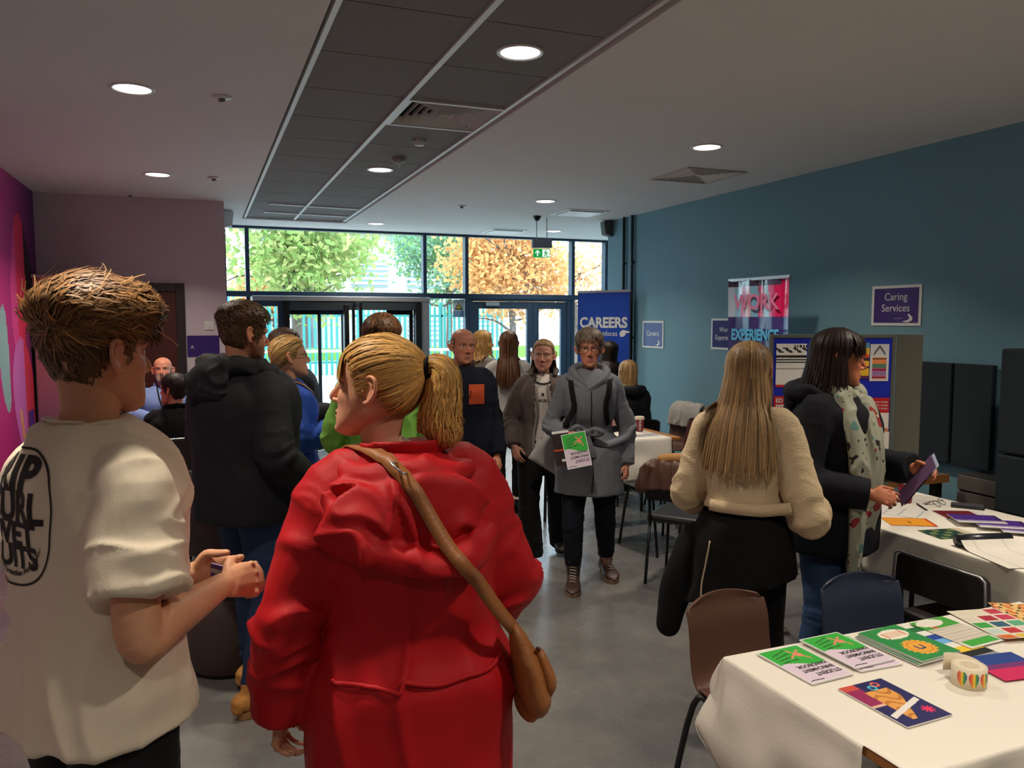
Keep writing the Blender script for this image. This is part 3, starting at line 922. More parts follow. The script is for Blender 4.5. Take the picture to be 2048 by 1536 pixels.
# ------------------------------------------------------------------ hair
class Hair:
    def __init__(s, base, var=.26, seed=1):
        s.V, s.F, s.C = [], [], []
        s.base = np.array(base[:3]); s.var = var; s.rg = np.random.default_rng(seed)
    def tint(s, k=1.0):
        q = s.rg.normal(0, 1); c = s.base * k * math.exp(s.var * q)
        if s.rg.random() < .18: c = c * np.array([1.12, 1.0, .86])
        return np.clip(c, .002, .95)
    def shell(s, T, zmin, k=.75, nz=.003, fade=.02):
        """cap over the skull: T(p) thickness, zmin(p) hairline"""
        V, F = skull_geo(0, 56, 5)
        ctr = np.array(SK_C); n = len(s.V)
        D = V - ctr; D /= np.linalg.norm(D, axis=1)[:, None]
        t = np.array([T(p) for p in V]); z0 = np.array([zmin(p) for p in V])
        m = smoothstep((V[:, 2] - z0) / fade)
        off = -.012 + (t + .012) * m + nz * m * vnoise(V * 60) + nz * .6 * m * vnoise(V * 140)
        W = V + D * off[:, None]
        s.V += W.tolist(); s.F += [tuple(i + n for i in f) for f in F]
        s.C += [np.clip(s.base * k * (1 + .25 * q), .002, 1) for q in vnoise(V * 45)]
    def ribbon(s, P, w, out, k=1.0, taper=.35):
        P = np.asarray(P); m = len(P); n = len(s.V); c = s.tint(k)
        T = np.gradient(P, axis=0); T /= np.linalg.norm(T, axis=1)[:, None] + 1e-9
        out = np.asarray(out)
        if out.ndim == 1: out = np.tile(out, (m, 1))
        S = np.cross(T, out); S /= np.linalg.norm(S, axis=1)[:, None] + 1e-9
        for j in range(m):
            q = j / (m - 1)
            ww = w * .5 * (1 - (1 - taper) * q ** 2) * min(1, .5 + q * 3)
            s.V += [(P[j] - S[j] * ww).tolist(), (P[j] + out[j] * ww * .18).tolist(), (P[j] + S[j] * ww).tolist()]
            g = .8 + .3 * min(1, q * 3)
            s.C += [c * g * .85, c * g, c * g * .85]
        for j in range(m - 1):
            a = n + 3 * j
            s.F += [(a, a + 1, a + 4, a + 3), (a + 1, a + 2, a + 5, a + 4)]
    def tufts(s, N, zmin, L, w, flow, lift=.25, T=None, k=1.0, curl=.0, zcap=None, rnd=.25):
        """short hair: locks rooted on the scalp that follow flow(p)"""
        for _ in range(N):
            d = s.rg.normal(0, 1, 3)
            p, nrm = skull_hit(d)
            if p[2] < zmin(p) + .004 or (zcap is not None and p[2] > zcap): continue
            t0 = T(p) if T else 0
            f = np.array(flow(p)) + s.rg.normal(0, rnd, 3); f -= nrm * (f @ nrm); f /= np.linalg.norm(f) + 1e-9
            l = (L(p) if callable(L) else L) * s.rg.uniform(.6, 1.25); q = s.rg.normal(0, 1, 3) * curl
            pts, outs = [], []; c0 = np.array(SK_C); x = p.copy(); n_ = nrm
            for u in np.linspace(0, 1, 6):
                t1 = T(x) if T else 0
                pts.append(x + n_ * (max(t1, t0 * .6) + .0015 + l * lift * math.sin(u * 2.6) * .6) + q * l * u * u); outs.append(n_)
                d2 = x + f * l / 5 - c0; x, n_ = skull_hit(d2)
                f = f - n_ * (f @ n_); f /= np.linalg.norm(f) + 1e-9
            s.ribbon(pts, w * s.rg.uniform(.6, 1.3), np.array(outs), k)
    def fall(s, N, phi, th0, z_end, w=.006, off=.008, k=1.0, bvh=None, X=None, spread=.0, back=0.0, wave=0.0, inward=0.0, gap=.012, seg=12, th1=97, part=0.0):
        """long hair combed from the parting and hanging; phi = range of azimuth from the face (0 front, pi back)"""
        for _ in range(N):
            ph = s.rg.uniform(*phi); sg = s.rg.choice([-1, 1]); t0 = R(s.rg.uniform(*th0))
            o = off * s.rg.uniform(.6, 1.5); ze = (z_end(ph) if callable(z_end) else z_end) + s.rg.normal(0, .012)
            P, O = [], []
            for u in np.linspace(0, 1, 7):
                th = t0 + (R(th1) - t0) * u
                d = arr(math.sin(th) * math.sin(ph) * sg + part * (1 - u), math.sin(th) * math.cos(ph), math.cos(th))
                p, nrm = skull_hit(d); P.append(p + nrm * o * (.5 + .5 * u)); O.append(nrm)
            q = P[-1]; nr = O[-1] * arr(1, 1, 0); nr /= np.linalg.norm(nr) + 1e-9
            L = max(.02, q[2] - ze); jit = s.rg.normal(0, .006, 3); wp = s.rg.uniform(0, 6); st = L / (seg - 1); p = q
            for u in np.linspace(0, 1, seg)[1:]:
                p = p + arr(0, 0, -st) + nr * (spread - 2 * inward * u) / (seg - 1) + arr(0, back / (seg - 1), 0) + jit / (seg - 1) + nr * wave * math.cos(wp + u * 11) * 2 / (seg - 1)
                if bvh is not None: p = push_local(p, bvh, X, gap + o * .5)
                P.append(p); O.append(nr)
            s.ribbon(P, w * s.rg.uniform(.6, 1.3), np.array(O), k)
    def gather(s, N, zmin, tie, w=.004, off=.006, k=1.0, phi=None):
        """hair combed back over the skull to a tie point"""
        td = np.array(tie) - np.array(SK_C); td /= np.linalg.norm(td)
        for _ in range(N):
            d = s.rg.normal(0, 1, 3); p, nrm = skull_hit(d)
            if p[2] < zmin(p) + .003: continue
            d = (p - np.array(SK_C)); d /= np.linalg.norm(d)
            o = off * s.rg.uniform(.5, 1.4); P, O = [], []
            for u in np.linspace(0, 1, 10):
                e = d * (1 - u) + td * u; e /= np.linalg.norm(e) + 1e-9
                x, nn = skull_hit(e)
                x = x + nn * (o * min(1, u * 5 + .3) + .002)
                if u > .85: x = x * (1 - (u - .85) * 4) + np.array(tie) * (u - .85) * 4
                P.append(x); O.append(nn)
            s.ribbon(P, w * s.rg.uniform(.6, 1.3), np.array(O), k, taper=.8)
    def tail(s, path, rad, N, w=.005, k=1.0, seg=3, frizz=0.0):
        """bundle of hair along a path"""
        v, f = tube_geo(path, [r * .8 for r in rad], 16, 5, caps='round'); n = len(s.V)
        v = v + vnoise(v * 45)[:, None] * .004
        s.V += v.tolist(); s.F += [tuple(i + n for i in q) for q in f]; s.C += [s.base * k * .7 * (1 + .3 * q) for q in vnoise(v * 60)]
        D = catmull(np.hstack([np.asarray(path, float), np.array(rad)[:, None]]), 5)
        pts, rr = D[:, :3], D[:, 3]
        _, S, U = frames(pts, (1, 0, 0))
        for _ in range(N):
            a = s.rg.uniform(0, 6.28); da = s.rg.normal(0, .5); q = s.rg.uniform(.7, 1.1)
            i0 = s.rg.integers(0, max(1, len(pts) // 3)); i1 = len(pts) - s.rg.integers(0, max(1, len(pts) // 3))
            P, O = [], []
            for i in range(i0, i1):
                u = (i - i0) / max(1, i1 - i0)
                o = S[i] * math.cos(a + da * u) + U[i] * math.sin(a + da * u)
                P.append(pts[i] + o * rr[i] * (q + frizz * u * s.rg.normal(0, .3))); O.append(o)
            if len(P) > 2: s.ribbon(P, w * s.rg.uniform(.5, 1.3), np.array(O), k)
    def build(s, parent, X, name='hair', label=None):
        V = (np.array(s.V) @ X[:3, :3].T) + X[:3, 3]
        me = bpy.data.meshes.new(name); me.from_pydata(V.tolist(), [], s.F); me.update()
        set_cols(me, np.array(s.C)); me.polygons.foreach_set('use_smooth', [True] * len(me.polygons))
        return add_mesh(name, me, M_HAIR, parent, label)

def push_local(p, bvh, X, gap):
    w = X[:3, :3] @ p + X[:3, 3]
    w2 = push_out(w, bvh, gap)
    return np.linalg.inv(X[:3, :3]) @ (w2 - X[:3, 3])

def hairline(front=.066, temple=.04, side=-.012, ear=.012, back=-.05, nape=-.082):
    ys = [-.12, -.075, -.04, -.012, .02, .045, .075, .1]; zs = [nape, nape, back, ear, side, temple, front, front]
    return lambda p: float(np.interp(p[1], ys, zs))

# ------------------------------------------------------------------ hand
def hand_shells(wr, fdir, thumb, side, curl=.45, spread=.08, size=1.0, tcurl=.3, point=None):
    """palm + five fingers; fdir = along the fingers, thumb = towards the thumb side"""
    f = np.array(fdir, float); f /= np.linalg.norm(f)
    t = np.array(thumb, float); t -= f * (t @ f); t /= np.linalg.norm(t)
    n = np.cross(f, t) * side           # back of the hand
    wr = np.array(wr, float)
    S = []
    def P(a, b, c): return wr + (f * a + t * b + n * c) * size
    S.append(tube_geo([P(-.01, 0, 0), P(.02, 0, 0), P(.055, .002, .002), P(.088, .0, 0)], [(.021 * size, .016 * size), (.03 * size, .017 * size), (.038 * size, .0155 * size), (.036 * size, .011 * size)], 14, 3, ref=t, caps='round', power=2.4))
    for i, (b, L, r) in enumerate(((.0305, .072, .0078), (.0102, .08, .0081), (-.0108, .075, .0078), (-.0305, .058, .0069))):
        a0 = .084 - .004 * (abs(i - 1))
        S.append(ellipsoid_geo(P(a0 - .002, b, .006), (.0088 * size,) * 3, 10))
        p = P(a0, b, 0); ang = .12; pts = [P(.06, b * .9, 0), p]; rad = [r * size, r * size]
        sp = spread * (1.5 - i)
        cu = curl * (1 + .13 * (i - 1.5)) if point is None or i != 0 else point
        for seg, l in enumerate((.45, .32, .23)):
            ang += cu * (1.0 if seg == 0 else 1.15)
            d = f * math.cos(ang) - n * math.sin(ang) + t * sp * math.cos(ang)
            d /= np.linalg.norm(d); p = p + d * L * l * size; pts.append(p); rad.append(r * (1 - .1 * (seg + 1)) * size)
        S.append(tube_geo(pts, rad, 8, 3, ref=t, caps='round'))
    d0 = f * .55 + t * .8 - n * .25; d0 /= np.linalg.norm(d0)
    d1 = f * .85 + t * (.45 - tcurl) - n * (.25 + tcurl * .5); d1 /= np.linalg.norm(d1)
    p0 = P(.022, .018, -.004); p1 = p0 + d0 * .036 * size; p2 = p1 + d1 * .03 * size; p3 = p2 + d1 * .024 * size
    S.append(tube_geo([p0, p1, p2, p3], [.014 * size, .0115 * size, .0098 * size, .008 * size], 9, 3, caps='round'))
    return S

# ------------------------------------------------------------------ body and clothes
STD = dict(pelvis=(0, 0, .95), waist=(0, .005, 1.08), chest=(0, .01, 1.28), neck=(0, -.015, 1.455),
           sh=(.158, -.012, 1.372), el=(.215, -.03, 1.105), wr=(.225, .06, .87), hip=(.088, 0, .92), kn=(.095, .015, .50), an=(.10, -.03, .085))
class Body:
    """joints in metres, local frame: facing +Y, right hand on +X"""
    def __init__(s, H=1.75, fem=False, weight=1.0, pose=None, lean=(0, 0), head=(0, 0, 0), headoff=(0, 0, 0), hs=1.0, seat=None):
        s.H, s.fem, s.w, s.k = H, fem, weight, H / 1.75
        k = s.k; J = {}
        for n, p in STD.items():
            p = arr(*p)
            if n in ('sh', 'el', 'wr', 'hip', 'kn', 'an'):
                q = p.copy()
                if fem and n in ('sh', 'el', 'wr'): q[0] -= .018
                for sd, nm in ((1, 'R'), (-1, 'L')): J[n + nm] = q * arr(sd, 1, 1) * k
            else: J[n] = p * k
        if seat is not None:
            dz = seat - .87 * k
            for n in J:
                if n[:2] not in ('kn', 'an'): J[n] = J[n] + arr(0, 0, dz)
            for sd, nm in ((1, 'R'), (-1, 'L')):
                J['kn' + nm] = arr(sd * .13, .44 * k, seat + .06); J['an' + nm] = arr(sd * .13, .42 * k, .085)
                J['wr' + nm] = J['sh' + nm] + arr(-sd * .02, .32, -.34); J['el' + nm] = J['sh' + nm] + arr(sd * .05, .04, -.29)
        z0 = J['pelvis'][2]
        for n in J:
            if n in ('waist', 'chest', 'neck') or n[:2] in ('sh', 'el', 'wr'):
                q = (J[n][2] - z0) / .5 if n[:2] not in ('el', 'wr') else 1
                J[n] = J[n] + arr(lean[0], lean[1], 0) * min(1, max(0, q))
        if pose:
            for n, p in pose.items(): J[n] = arr(*p)
        s.J = J
        # head matrix: pivot at the base of the skull
        yaw, pitch, roll = [R(a) for a in head]
        Rm = np.array(Matrix.Rotation(-yaw, 3, 'Z') @ Matrix.Rotation(-pitch, 3, 'X') @ Matrix.Rotation(roll, 3, 'Y'))
        sc = hs * (1.0 if not fem else .96) * (.55 + .45 * k)
        piv = J['neck'] + arr(0, .012, .065) * k + arr(*headoff)
        X = np.eye(4); X[:3, :3] = Rm * sc
        X[:3, 3] = piv - Rm @ (arr(0, -.02, -.085) * sc)
        s.X, s.hsc = X, sc
    def spine(s, z):
        J = s.J; pts = np.array([J['pelvis'] - arr(0, 0, .1), J['pelvis'], J['waist'], J['chest'], J['neck']])
        zs = pts[:, 2]
        return arr(np.interp(z, zs, pts[:, 0]), np.interp(z, zs, pts[:, 1]), z)
    def torso_r(s, z):
        k = s.k; t = (z - s.J['pelvis'][2]) / k + .95
        Z = [.70, .80, .88, .95, 1.02, 1.09, 1.2, 1.29, 1.36, 1.41, 1.445, 1.47]
        if s.fem:
            A = [.155, .165, .172, .172, .155, .134, .140, .150, .146, .112, .074, .05]; B = [.10, .108, .115, .115, .102, .094, .108, .118, .102, .082, .064, .05]
        else:
            A = [.15, .155, .16, .162, .155, .150, .158, .168, .162, .126, .085, .058]; B = [.10, .105, .108, .108, .104, .102, .108, .114, .106, .088, .070, .056]
        return np.interp(t, Z, A) * k * s.w, np.interp(t, Z, B) * k * (s.w ** 1.3)
    def torso(s, off, z0, z1=None, flare=0.0, waist=0.0, n=28, shoulder=0.0, power=2.3, zw=None, depth=0.0):
        """tube round the trunk from height z0 up to the neck"""
        if z1 is None: z1 = s.J['neck'][2] + .015
        zs = np.linspace(z0, z1, 16); P, Rr = [], []
        zp = s.J['pelvis'][2]
        for z in zs:
            a, b = s.torso_r(z); o = off
            if z > zp + .42 * s.k: o = off * (1 - .45 * smoothstep((z - zp - .42 * s.k) / .1)) + shoulder
            fl = flare * max(0, (zp + .1 - z)) / .3
            wz = (zw if zw else zp + .13)
            nip = waist * math.exp(-((z - wz) / .06) ** 2)
            P.append(s.spine(z)); Rr.append((a + o + fl - nip, b + o + fl + depth - nip))
        return tube_geo(P, Rr, n, 2, ref=(1, 0, 0), power=power)
    def sleeve(s, sd, off, end=1.0, cuff=0.0, taper=0.0, short=None, puff=0.0):
        J, k = s.J, s.k; q = 'R' if sd > 0 else 'L'
        sh, el, wr = J['sh' + q], J['el' + q], J['wr' + q]
        r = [.045, .054, .050, .045, .042, .037, .030]
        inn = sh + (s.J['neck'] - sh) * arr(.5, .3, .12)
        if short is not None:
            e = sh + (el - sh) * short
            m_ = sh + (el - sh) * short * .5
            return tube_geo([inn, sh, m_, e], [(r[0] * k + off * .6), r[1] * k + off, r[2] * k + off * 1.15 + cuff * .5, r[3] * k + off * 1.3 + cuff], 18, 4, ref=(0, 1, 0))
        e = el + (wr - el) * end
        P = [inn, sh, sh + (el - sh) * .5, el, el + (e - el) * .5, e]
        Rr = [r[0] * k + off * .6, r[1] * k + off, r[2] * k + off, r[3] * k + off, r[4] * k + off + puff, r[6] * k + off + cuff]
        return tube_geo(P, Rr, 18, 4, ref=(0, 1, 0))
    def leg(s, sd, off, z_end=.06, flare=0.0, knee=0.0, slim=1.0):
        J, k = s.J, s.k; q = 'R' if sd > 0 else 'L'
        hp, kn, an = J['hip' + q], J['kn' + q], J['an' + q]
        t = (kn[2] - z_end) / max(.01, kn[2] - an[2]) if kn[2] > an[2] else 1
        e = kn + (an - kn) * t
        r = np.array([.088, .085, .062, .058, .045]) * (1.06 if s.fem else 1.0) * (s.w ** .7) * slim
        P = [hp + arr(0, 0, .03), hp + (kn - hp) * .35, kn, kn + (e - kn) * .4, e]
        return tube_geo(P, [(r[0] * k + off, r[0] * 1.1 * k + off), r[1] * k + off, r[2] * k + off + knee, r[3] * k + off + flare * .4, r[4] * k + off + flare], 18, 5, ref=(1, 0, 0))
    def folds(s, amp=.006, f=9.0, vert=.45, arm=1.4, seed=0.0, shear=.5, zmask=None, elbow=1.0, tmask=None):
        J = s.J
        def fn(co, no):
            q = co * 1.0
            w = vnoise(co * 4 + seed)
            p = np.stack([q[:, 0] * f + q[:, 2] * f * shear * .6 + w * .9, q[:, 1] * f + w * .6, q[:, 2] * f * vert + q[:, 0] * f * .25 + w * .7], 1) + seed
            n1 = vnoise(p); rid = (1 - np.abs(n1)) ** 3 - .35
            d = amp * (rid * .9 + .35 * vnoise(co * f * 2.3 + seed))
            for sd in 'RL':
                el, sh, wr = J['el' + sd], J['sh' + sd], J['wr' + sd]
                for a, b in ((sh, el), (el, wr)):
                    L = np.linalg.norm(b - a); ax = (b - a) / (L + 1e-6)
                    t = (co - a) @ ax; rr = np.linalg.norm(co - a - t[:, None] * ax, axis=1)
                    m = smoothstep((.11 - rr) / .04) * smoothstep((t + .02) / .05) * smoothstep((L + .05 - t) / .05)
                    near = np.exp(-((np.linalg.norm(co - el, axis=1)) / .11) ** 2)
                    rings = (1 - np.abs(vnoise(np.stack([t * 26 + vnoise(co * 9) * 1.4, co[:, 0] * 7, co[:, 1] * 7], 1) + seed * 2))) ** 3 - .3
                    d = d * (1 - .6 * m) + m * amp * arm * rings * (.35 + elbow * near)
            if tmask is not None: d = d * tmask(co)
            return co + no * d[:, None]
        return fn

def leg_folds(B, amp=.006, seed=0.0):
    J = B.J
    def fn(co, no):
        kz = (J['knR'][2] + J['knL'][2]) / 2; az = .12
        near = np.exp(-((co[:, 2] - kz) / .12) ** 2) + 1.2 * np.exp(-((co[:, 2] - az) / .1) ** 2) + .6 * np.exp(-((co[:, 2] - J['pelvis'][2] + .06) / .1) ** 2)
        rings = (1 - np.abs(vnoise(np.stack([co[:, 2] * 24 + vnoise(co * 8) * 1.6, co[:, 0] * 7, co[:, 1] * 7], 1) + seed))) ** 3 - .3
        return co + no * (amp * (rings * (.25 + near) + .3 * vnoise(co * 16 + seed)))[:, None]
    return fn

def shoe(parent, an, yaw, m_up, m_sole, size=.27, boot=0.0, sole=.02, lace=None, wide=1.0, name='shoe', tip=0.0):
    """shoe or boot standing under the ankle, toes along yaw (0 = forwards)"""
    c, s_ = math.cos(yaw), math.sin(yaw)
    L = size
    def W(p): return arr(an[0] + p[0] * c + p[1] * s_, an[1] - p[0] * s_ + p[1] * c, max(0, an[2] - .085) + p[2])
    secs = [(-.30, .030, .045), (-.26, .034, .075), (-.12, .036, .085), (0.0, .037, .072), (.16, .042, .052), (.34, .047, .042), (.5, .046, .034), (.62, .034, .024), (.68, .016, .014)]
    P, Rr = [], []
    for y, w, h in secs:
        P.append(W((0, y * L, sole + h * .5))); Rr.append((w * wide, h * .55))
    up = [tube_geo(P, Rr, 16, 3, ref=(c, -s_, 0), caps='round', power=2.6)]
    top = .085 + boot
    up.append(tube_geo([W((0, -.12 * L, sole + .03)), W((0, -.07 * L, .09)), W((0, -.02 * L, top))], [(.036 * wide, .046), (.038 * wide, .05), (.044 * wide + .05 * boot, .054 + .05 * boot)], 16, 3, ref=(c, -s_, 0)))
    o = add_mesh(name, remesh(up, .006, 2, keep=.5), m_up, parent)
    n = 22; poly = []
    for i in range(n):
        a = 2 * math.pi * i / n; yy = math.sin(a)
        y = .19 * L + yy * .50 * L; w = (.047 if yy > .1 else .039) * wide * abs(math.cos(a)) ** .7 * (1 if math.cos(a) >= 0 else -1)
        poly.append((w, y))
    V = [W((x, y, 0.0)) for x, y in poly] + [W((x * 1.03, y, sole + .004)) for x, y in poly]
    F = [tuple(range(n))[::-1], tuple(range(n, 2 * n))] + [(i, (i + 1) % n, n + (i + 1) % n, n + i) for i in range(n)]
    mesh_obj('sole', V, F, m_sole, o, bevel=.003)
    if lace is not None:
        lm = MB()
        rows = 5 if boot < .1 else 9
        for i in range(rows):
            q = i / (rows - 1)
            if boot < .1: y, z = .32 - .22 * q, sole + .05 + .035 * q
            else: y, z = .34 - .17 * min(1, q * 2.2), sole + .05 + .05 * min(1, q * 2.2) + max(0, q - .45) / .55 * (top - .13)
            yy = y * L + .004
            lm.add(*tube_geo([W((-.02, yy - .004, z - .004)), W((0, yy + .006, z + .006)), W((.02, yy - .004, z + .001))], .0028, 6, 2))
        if True:
            y, z = (.09 * L, sole + .085) if boot < .1 else (.17 * L, top - .03)
            for sd in (-1, 1):
                lm.add(*tube_geo([W((0, y, z)), W((sd * .014, y + .008, z + .014)), W((sd * .024, y + .012, z + .002)), W((sd * .004, y + .004, z))], .002, 6, 3))
        lm.build('laces', lace, o)
    return o

class Person:
    def __init__(s, label, loc, heading, body, vox=.006, skin=(196, 140, 112), group=None):
        s.root = empty('person', (loc[0], loc[1], loc[2] if len(loc) > 2 else 0), -R(heading), label, 'person', group)
        s.B, s.vox, s.skin = body, vox, srgb(*skin)
    def flesh(s, brow=(70, 50, 38), lips=(168, 92, 84), stub=0, stubc=(90, 80, 74), fat=0.0, nose=1.0, smile=0.0, hands=None, eyes=True, red=.3, hvox=None, legs=False, arms='RL', iris=None):
        """one skin mesh: head, neck, trunk, arms and hands"""
        B, J, k = s.B, s.B.J, s.B.k
        X = B.X
        hv = hvox or s.vox
        me = run_mods(to_mesh(head_shells(B.fem, fat, nose, smile) + [tube_geo([(0, -.035, -.19), (0, -.03, -.14), (0, -.022, -.095), (0, -.02, -.05)], [(.056, .056), (.05, .053), (.05, .056), (.05, .06)] if not B.fem else [(.05, .05), (.043, .046), (.043, .05), (.045, .055)], 20, 3, caps='round')]),
                      [('REMESH', dict(mode='VOXEL', voxel_size=hv, use_smooth_shade=True)), ('SMOOTH', dict(factor=.5, iterations=3))])
        co = head_sculpt(get_co(me))
        cols = skin_cols(co, s.skin, srgb(*brow) if brow else None, srgb(*lips), stub, srgb(*stubc), red)
        set_co(me, co @ X[:3, :3].T + X[:3, 3])
        parts = [(me, cols)]
        # trunk and legs below the clothes
        sh = [B.torso(-.012, J['pelvis'][2] - .08, n=16)]
        for sd in (1, -1): sh.append(B.leg(sd, -.018))
        hc = np.vstack([X[:3, :3] @ arr(0, -.03, -.17) + X[:3, 3], X[:3, :3] @ arr(0, -.022, -.1) + X[:3, 3]])
        sh.append(tube_geo([J['chest'], J['neck'], hc[0]], [.06, .05, .046], 14, 3))
        m2 = remesh(sh, .016, 3); parts.append((m2, None))
        hands = hands or {}
        for q, sd in (('R', 1), ('L', -1)):
            if q not in arms: continue
            h = dict(curl=.42, spread=.06, thumb=None, fdir=None, size=(.92 if B.fem else 1.02) * (.4 + .6 * k)); h.update(hands.get(q, {}))
            el, wr, shd = J['el' + q], J['wr' + q], J['sh' + q]
            fd = (wr - el) if h['fdir'] is None else arr(*h['fdir'])
            th = arr(-sd * .35, 1, .1) if h['thumb'] is None else arr(*h['thumb'])
            ar = [tube_geo([shd, shd + (el - shd) * .5, el, el + (wr - el) * .3, wr], [.05 * k, .045 * k, .040 * k, .041 * k, (.026 * k)], 28, 6, caps='round')]
            ar += hand_shells(wr, fd, th, sd, h['curl'], h['spread'], h['size'], point=h.get('point'), tcurl=h.get('tcurl', .3))
            m3 = remesh(ar, max(.0029, s.vox * .55), 2); parts.append((m3, None))
        V, F, C, n = [], [], [], 0
        for m_, c_ in parts:
            co = get_co(m_); V.append(co)
            F += [tuple(i + n for i in p.vertices) for p in m_.polygons]; n += len(co)
            if c_ is None: c_ = np.array(s.skin[:3]) * (1 + .06 * vnoise(co * 30) + .05 * vnoise(co * 90))[:, None]
            C.append(c_)
        out = bpy.data.meshes.new('body'); out.from_pydata(np.vstack(V).tolist(), [], F); out.update()
        out.polygons.foreach_set('use_smooth', [True] * len(out.polygons)); set_cols(out, np.vstack(C))
        s.body = add_mesh('body', out, M_SKIN, s.root)
        if eyes:
            for sd in (-1, 1):
                v, f = ellipsoid_geo((sd * .0315, .0668, -.001), (.0135, .0125, .0125), 18)
                v = v @ X[:3, :3].T + X[:3, 3]
                e = mesh_obj('eye', v, f, M_EYEW, s.root, True)
                v, f = ellipsoid_geo((sd * .0312, .0772, -.0005), (.0055, .0026, .0055), 14)
                mesh_obj('iris', v @ X[:3, :3].T + X[:3, 3], f, mat('iris ' + str(iris), srgb(*iris), .15) if iris else M_IRIS, e, True)
        return s
    def cloth(s, name, shells, m, vox=None, smooth=4, disp=None, keep=.45, label=None, post=2):
        me = remesh(shells, vox or s.vox * 1.3, smooth, disp, keep, post)
        o = add_mesh(name, me, m, s.root, label)
        return o, bvh_of(me)
    def top(s, m, off=.022, hem=.86, sleeve=1.0, amp=.006, flare=.0, waist=0.0, collar=None, name='jacket', cuff=0.0, short=None, f=9.0, extra=(), seed=1.0, vox=None, puff=0.0, shoulder=0.0, keep=.45, depth=0.0, soff=None, label=None, tmask=None, vert=.45, zw=None):
        B = s.B
        sh = [B.torso(off, hem * B.k, flare=flare, waist=waist, shoulder=shoulder, depth=depth, zw=zw)]
        for sd in (1, -1): sh.append(B.sleeve(sd, (off if soff is None else soff) * .8, sleeve, cuff, short=short, puff=puff))
        sh += list(extra)
        o, bv = s.cloth(name, sh, m, vox, 4, B.folds(amp, f, seed=seed, tmask=tmask, vert=vert), keep, label)
        s.top_bvh = bv; s.top_obj = o
        return o
    def collar(s, m, r=.062, h=.05, tube=.012, z=.0, tilt=.02, name='collar', front_gap=0.0, y=0.0):
        """standing collar round the neck"""
        B = s.B; nk = B.J['neck'] + arr(0, y, z)
        a0 = front_gap
        P, Rr = [], []
        for a in np.linspace(a0, 2 * math.pi - a0, 26):
            x, yy = math.sin(a) * r * 1.08, math.cos(a) * r
            P.append(nk + arr(x, yy, h * .5 - tilt * math.cos(a))); Rr.append((tube, h * .5))
        v, f = tube_geo(P, Rr, 10, 1, ref=(0, 0, 1) if False else (1, 0, 0))
        # orient: thin radially, tall vertically
        V = []
        for i, p in enumerate(P):
            d = (p - nk) * arr(1, 1, 0); d /= np.linalg.norm(d)
            for j in range(10):
                t = 2 * math.pi * j / 10
                V.append(p + d * (tube * math.cos(t) + (.012 * math.sin(t))) + arr(0, 0, h * .5 * math.sin(t)))
        return s.cloth(name, [(np.array(V), f)], m, .007, 1, None, 1)[0]
    def trousers(s, m, off=.012, z_end=.06, flare=0.0, amp=.006, knee=0.0, slim=1.0, name='trousers', top=None, vox=None, seed=2.0, keep=.4):
        B = s.B; zp = B.J['pelvis'][2]
        tp = top if top is not None else zp + .08
        sh = [B.torso(off * .9, B.J['hipR'][2] - .06 * B.k, tp, n=24)]
        if abs(B.J['knR'][2] - B.J['hipR'][2]) < .2:
            sh = [B.torso(off, zp - .06, tp, n=24), ellipsoid_geo(B.J['pelvis'] - arr(0, -.02, .05), (.17 * B.k * B.w, .14, .10), 16)]
        for sd in (1, -1): sh.append(B.leg(sd, off, z_end, flare, knee, slim))
        o, bv = s.cloth(name, sh, m, vox or s.vox * 1.4, 4, leg_folds(B, amp, seed), keep)
        s.tr_bvh = bv
        return o
    def shoes(s, m_up, m_sole, yaw=(0.1, -0.1), **kw):
        for sd, q, y in ((1, 'R', yaw[0]), (-1, 'L', yaw[1])): shoe(s.root, s.B.J['an' + q] * arr(1, 1, 1), y, m_up, m_sole, **kw)
    def strap(s, pts, w, m, bvh, gap=.008, th=.003, name='strap', k=8, parent=None, follow=True, sm=3, free=2.0):
        P = catmull(np.array(pts, float), k); Q, N = [], []
        for ip, p in enumerate(P):
            if follow and ip / len(P) > free: l, n = push_out(p, bvh, gap), N[-1]
            elif follow:
                l, n = stick(p, bvh, gap)
                l = push_out(l, bvh, gap)
            else: l, n = p, arr(0, -1, 0)
            Q.append(l); N.append(n)
        Q, N = np.array(Q), np.array(N)
        for _ in range(sm):
            Q[1:-1] = (Q[:-2] + 2 * Q[1:-1] + Q[2:]) / 4; N[1:-1] = (N[:-2] + 2 * N[1:-1] + N[2:]) / 4
        if follow:
            for i in range(len(Q)): Q[i] = push_out(Q[i], bvh, gap * .8)
        T = np.gradient(Q, axis=0); T /= np.linalg.norm(T, axis=1)[:, None] + 1e-9
        S = np.cross(T, N); S /= np.linalg.norm(S, axis=1)[:, None] + 1e-9; N2 = np.cross(S, T)
        V, F = [], []
        for i in range(len(Q)):
            V += [Q[i] - S[i] * w / 2, Q[i] + S[i] * w / 2, Q[i] + S[i] * w / 2 + N2[i] * th, Q[i] - S[i] * w / 2 + N2[i] * th]
        for i in range(len(Q) - 1):
            a = 4 * i
            for j in range(4): F.append((a + j, a + (j + 1) % 4, a + 4 + (j + 1) % 4, a + 4 + j))
        F += [(3, 2, 1, 0), tuple(range(4 * len(Q) - 4, 4 * len(Q)))]
        return mesh_obj(name, V, F, m, parent or s.root, True)
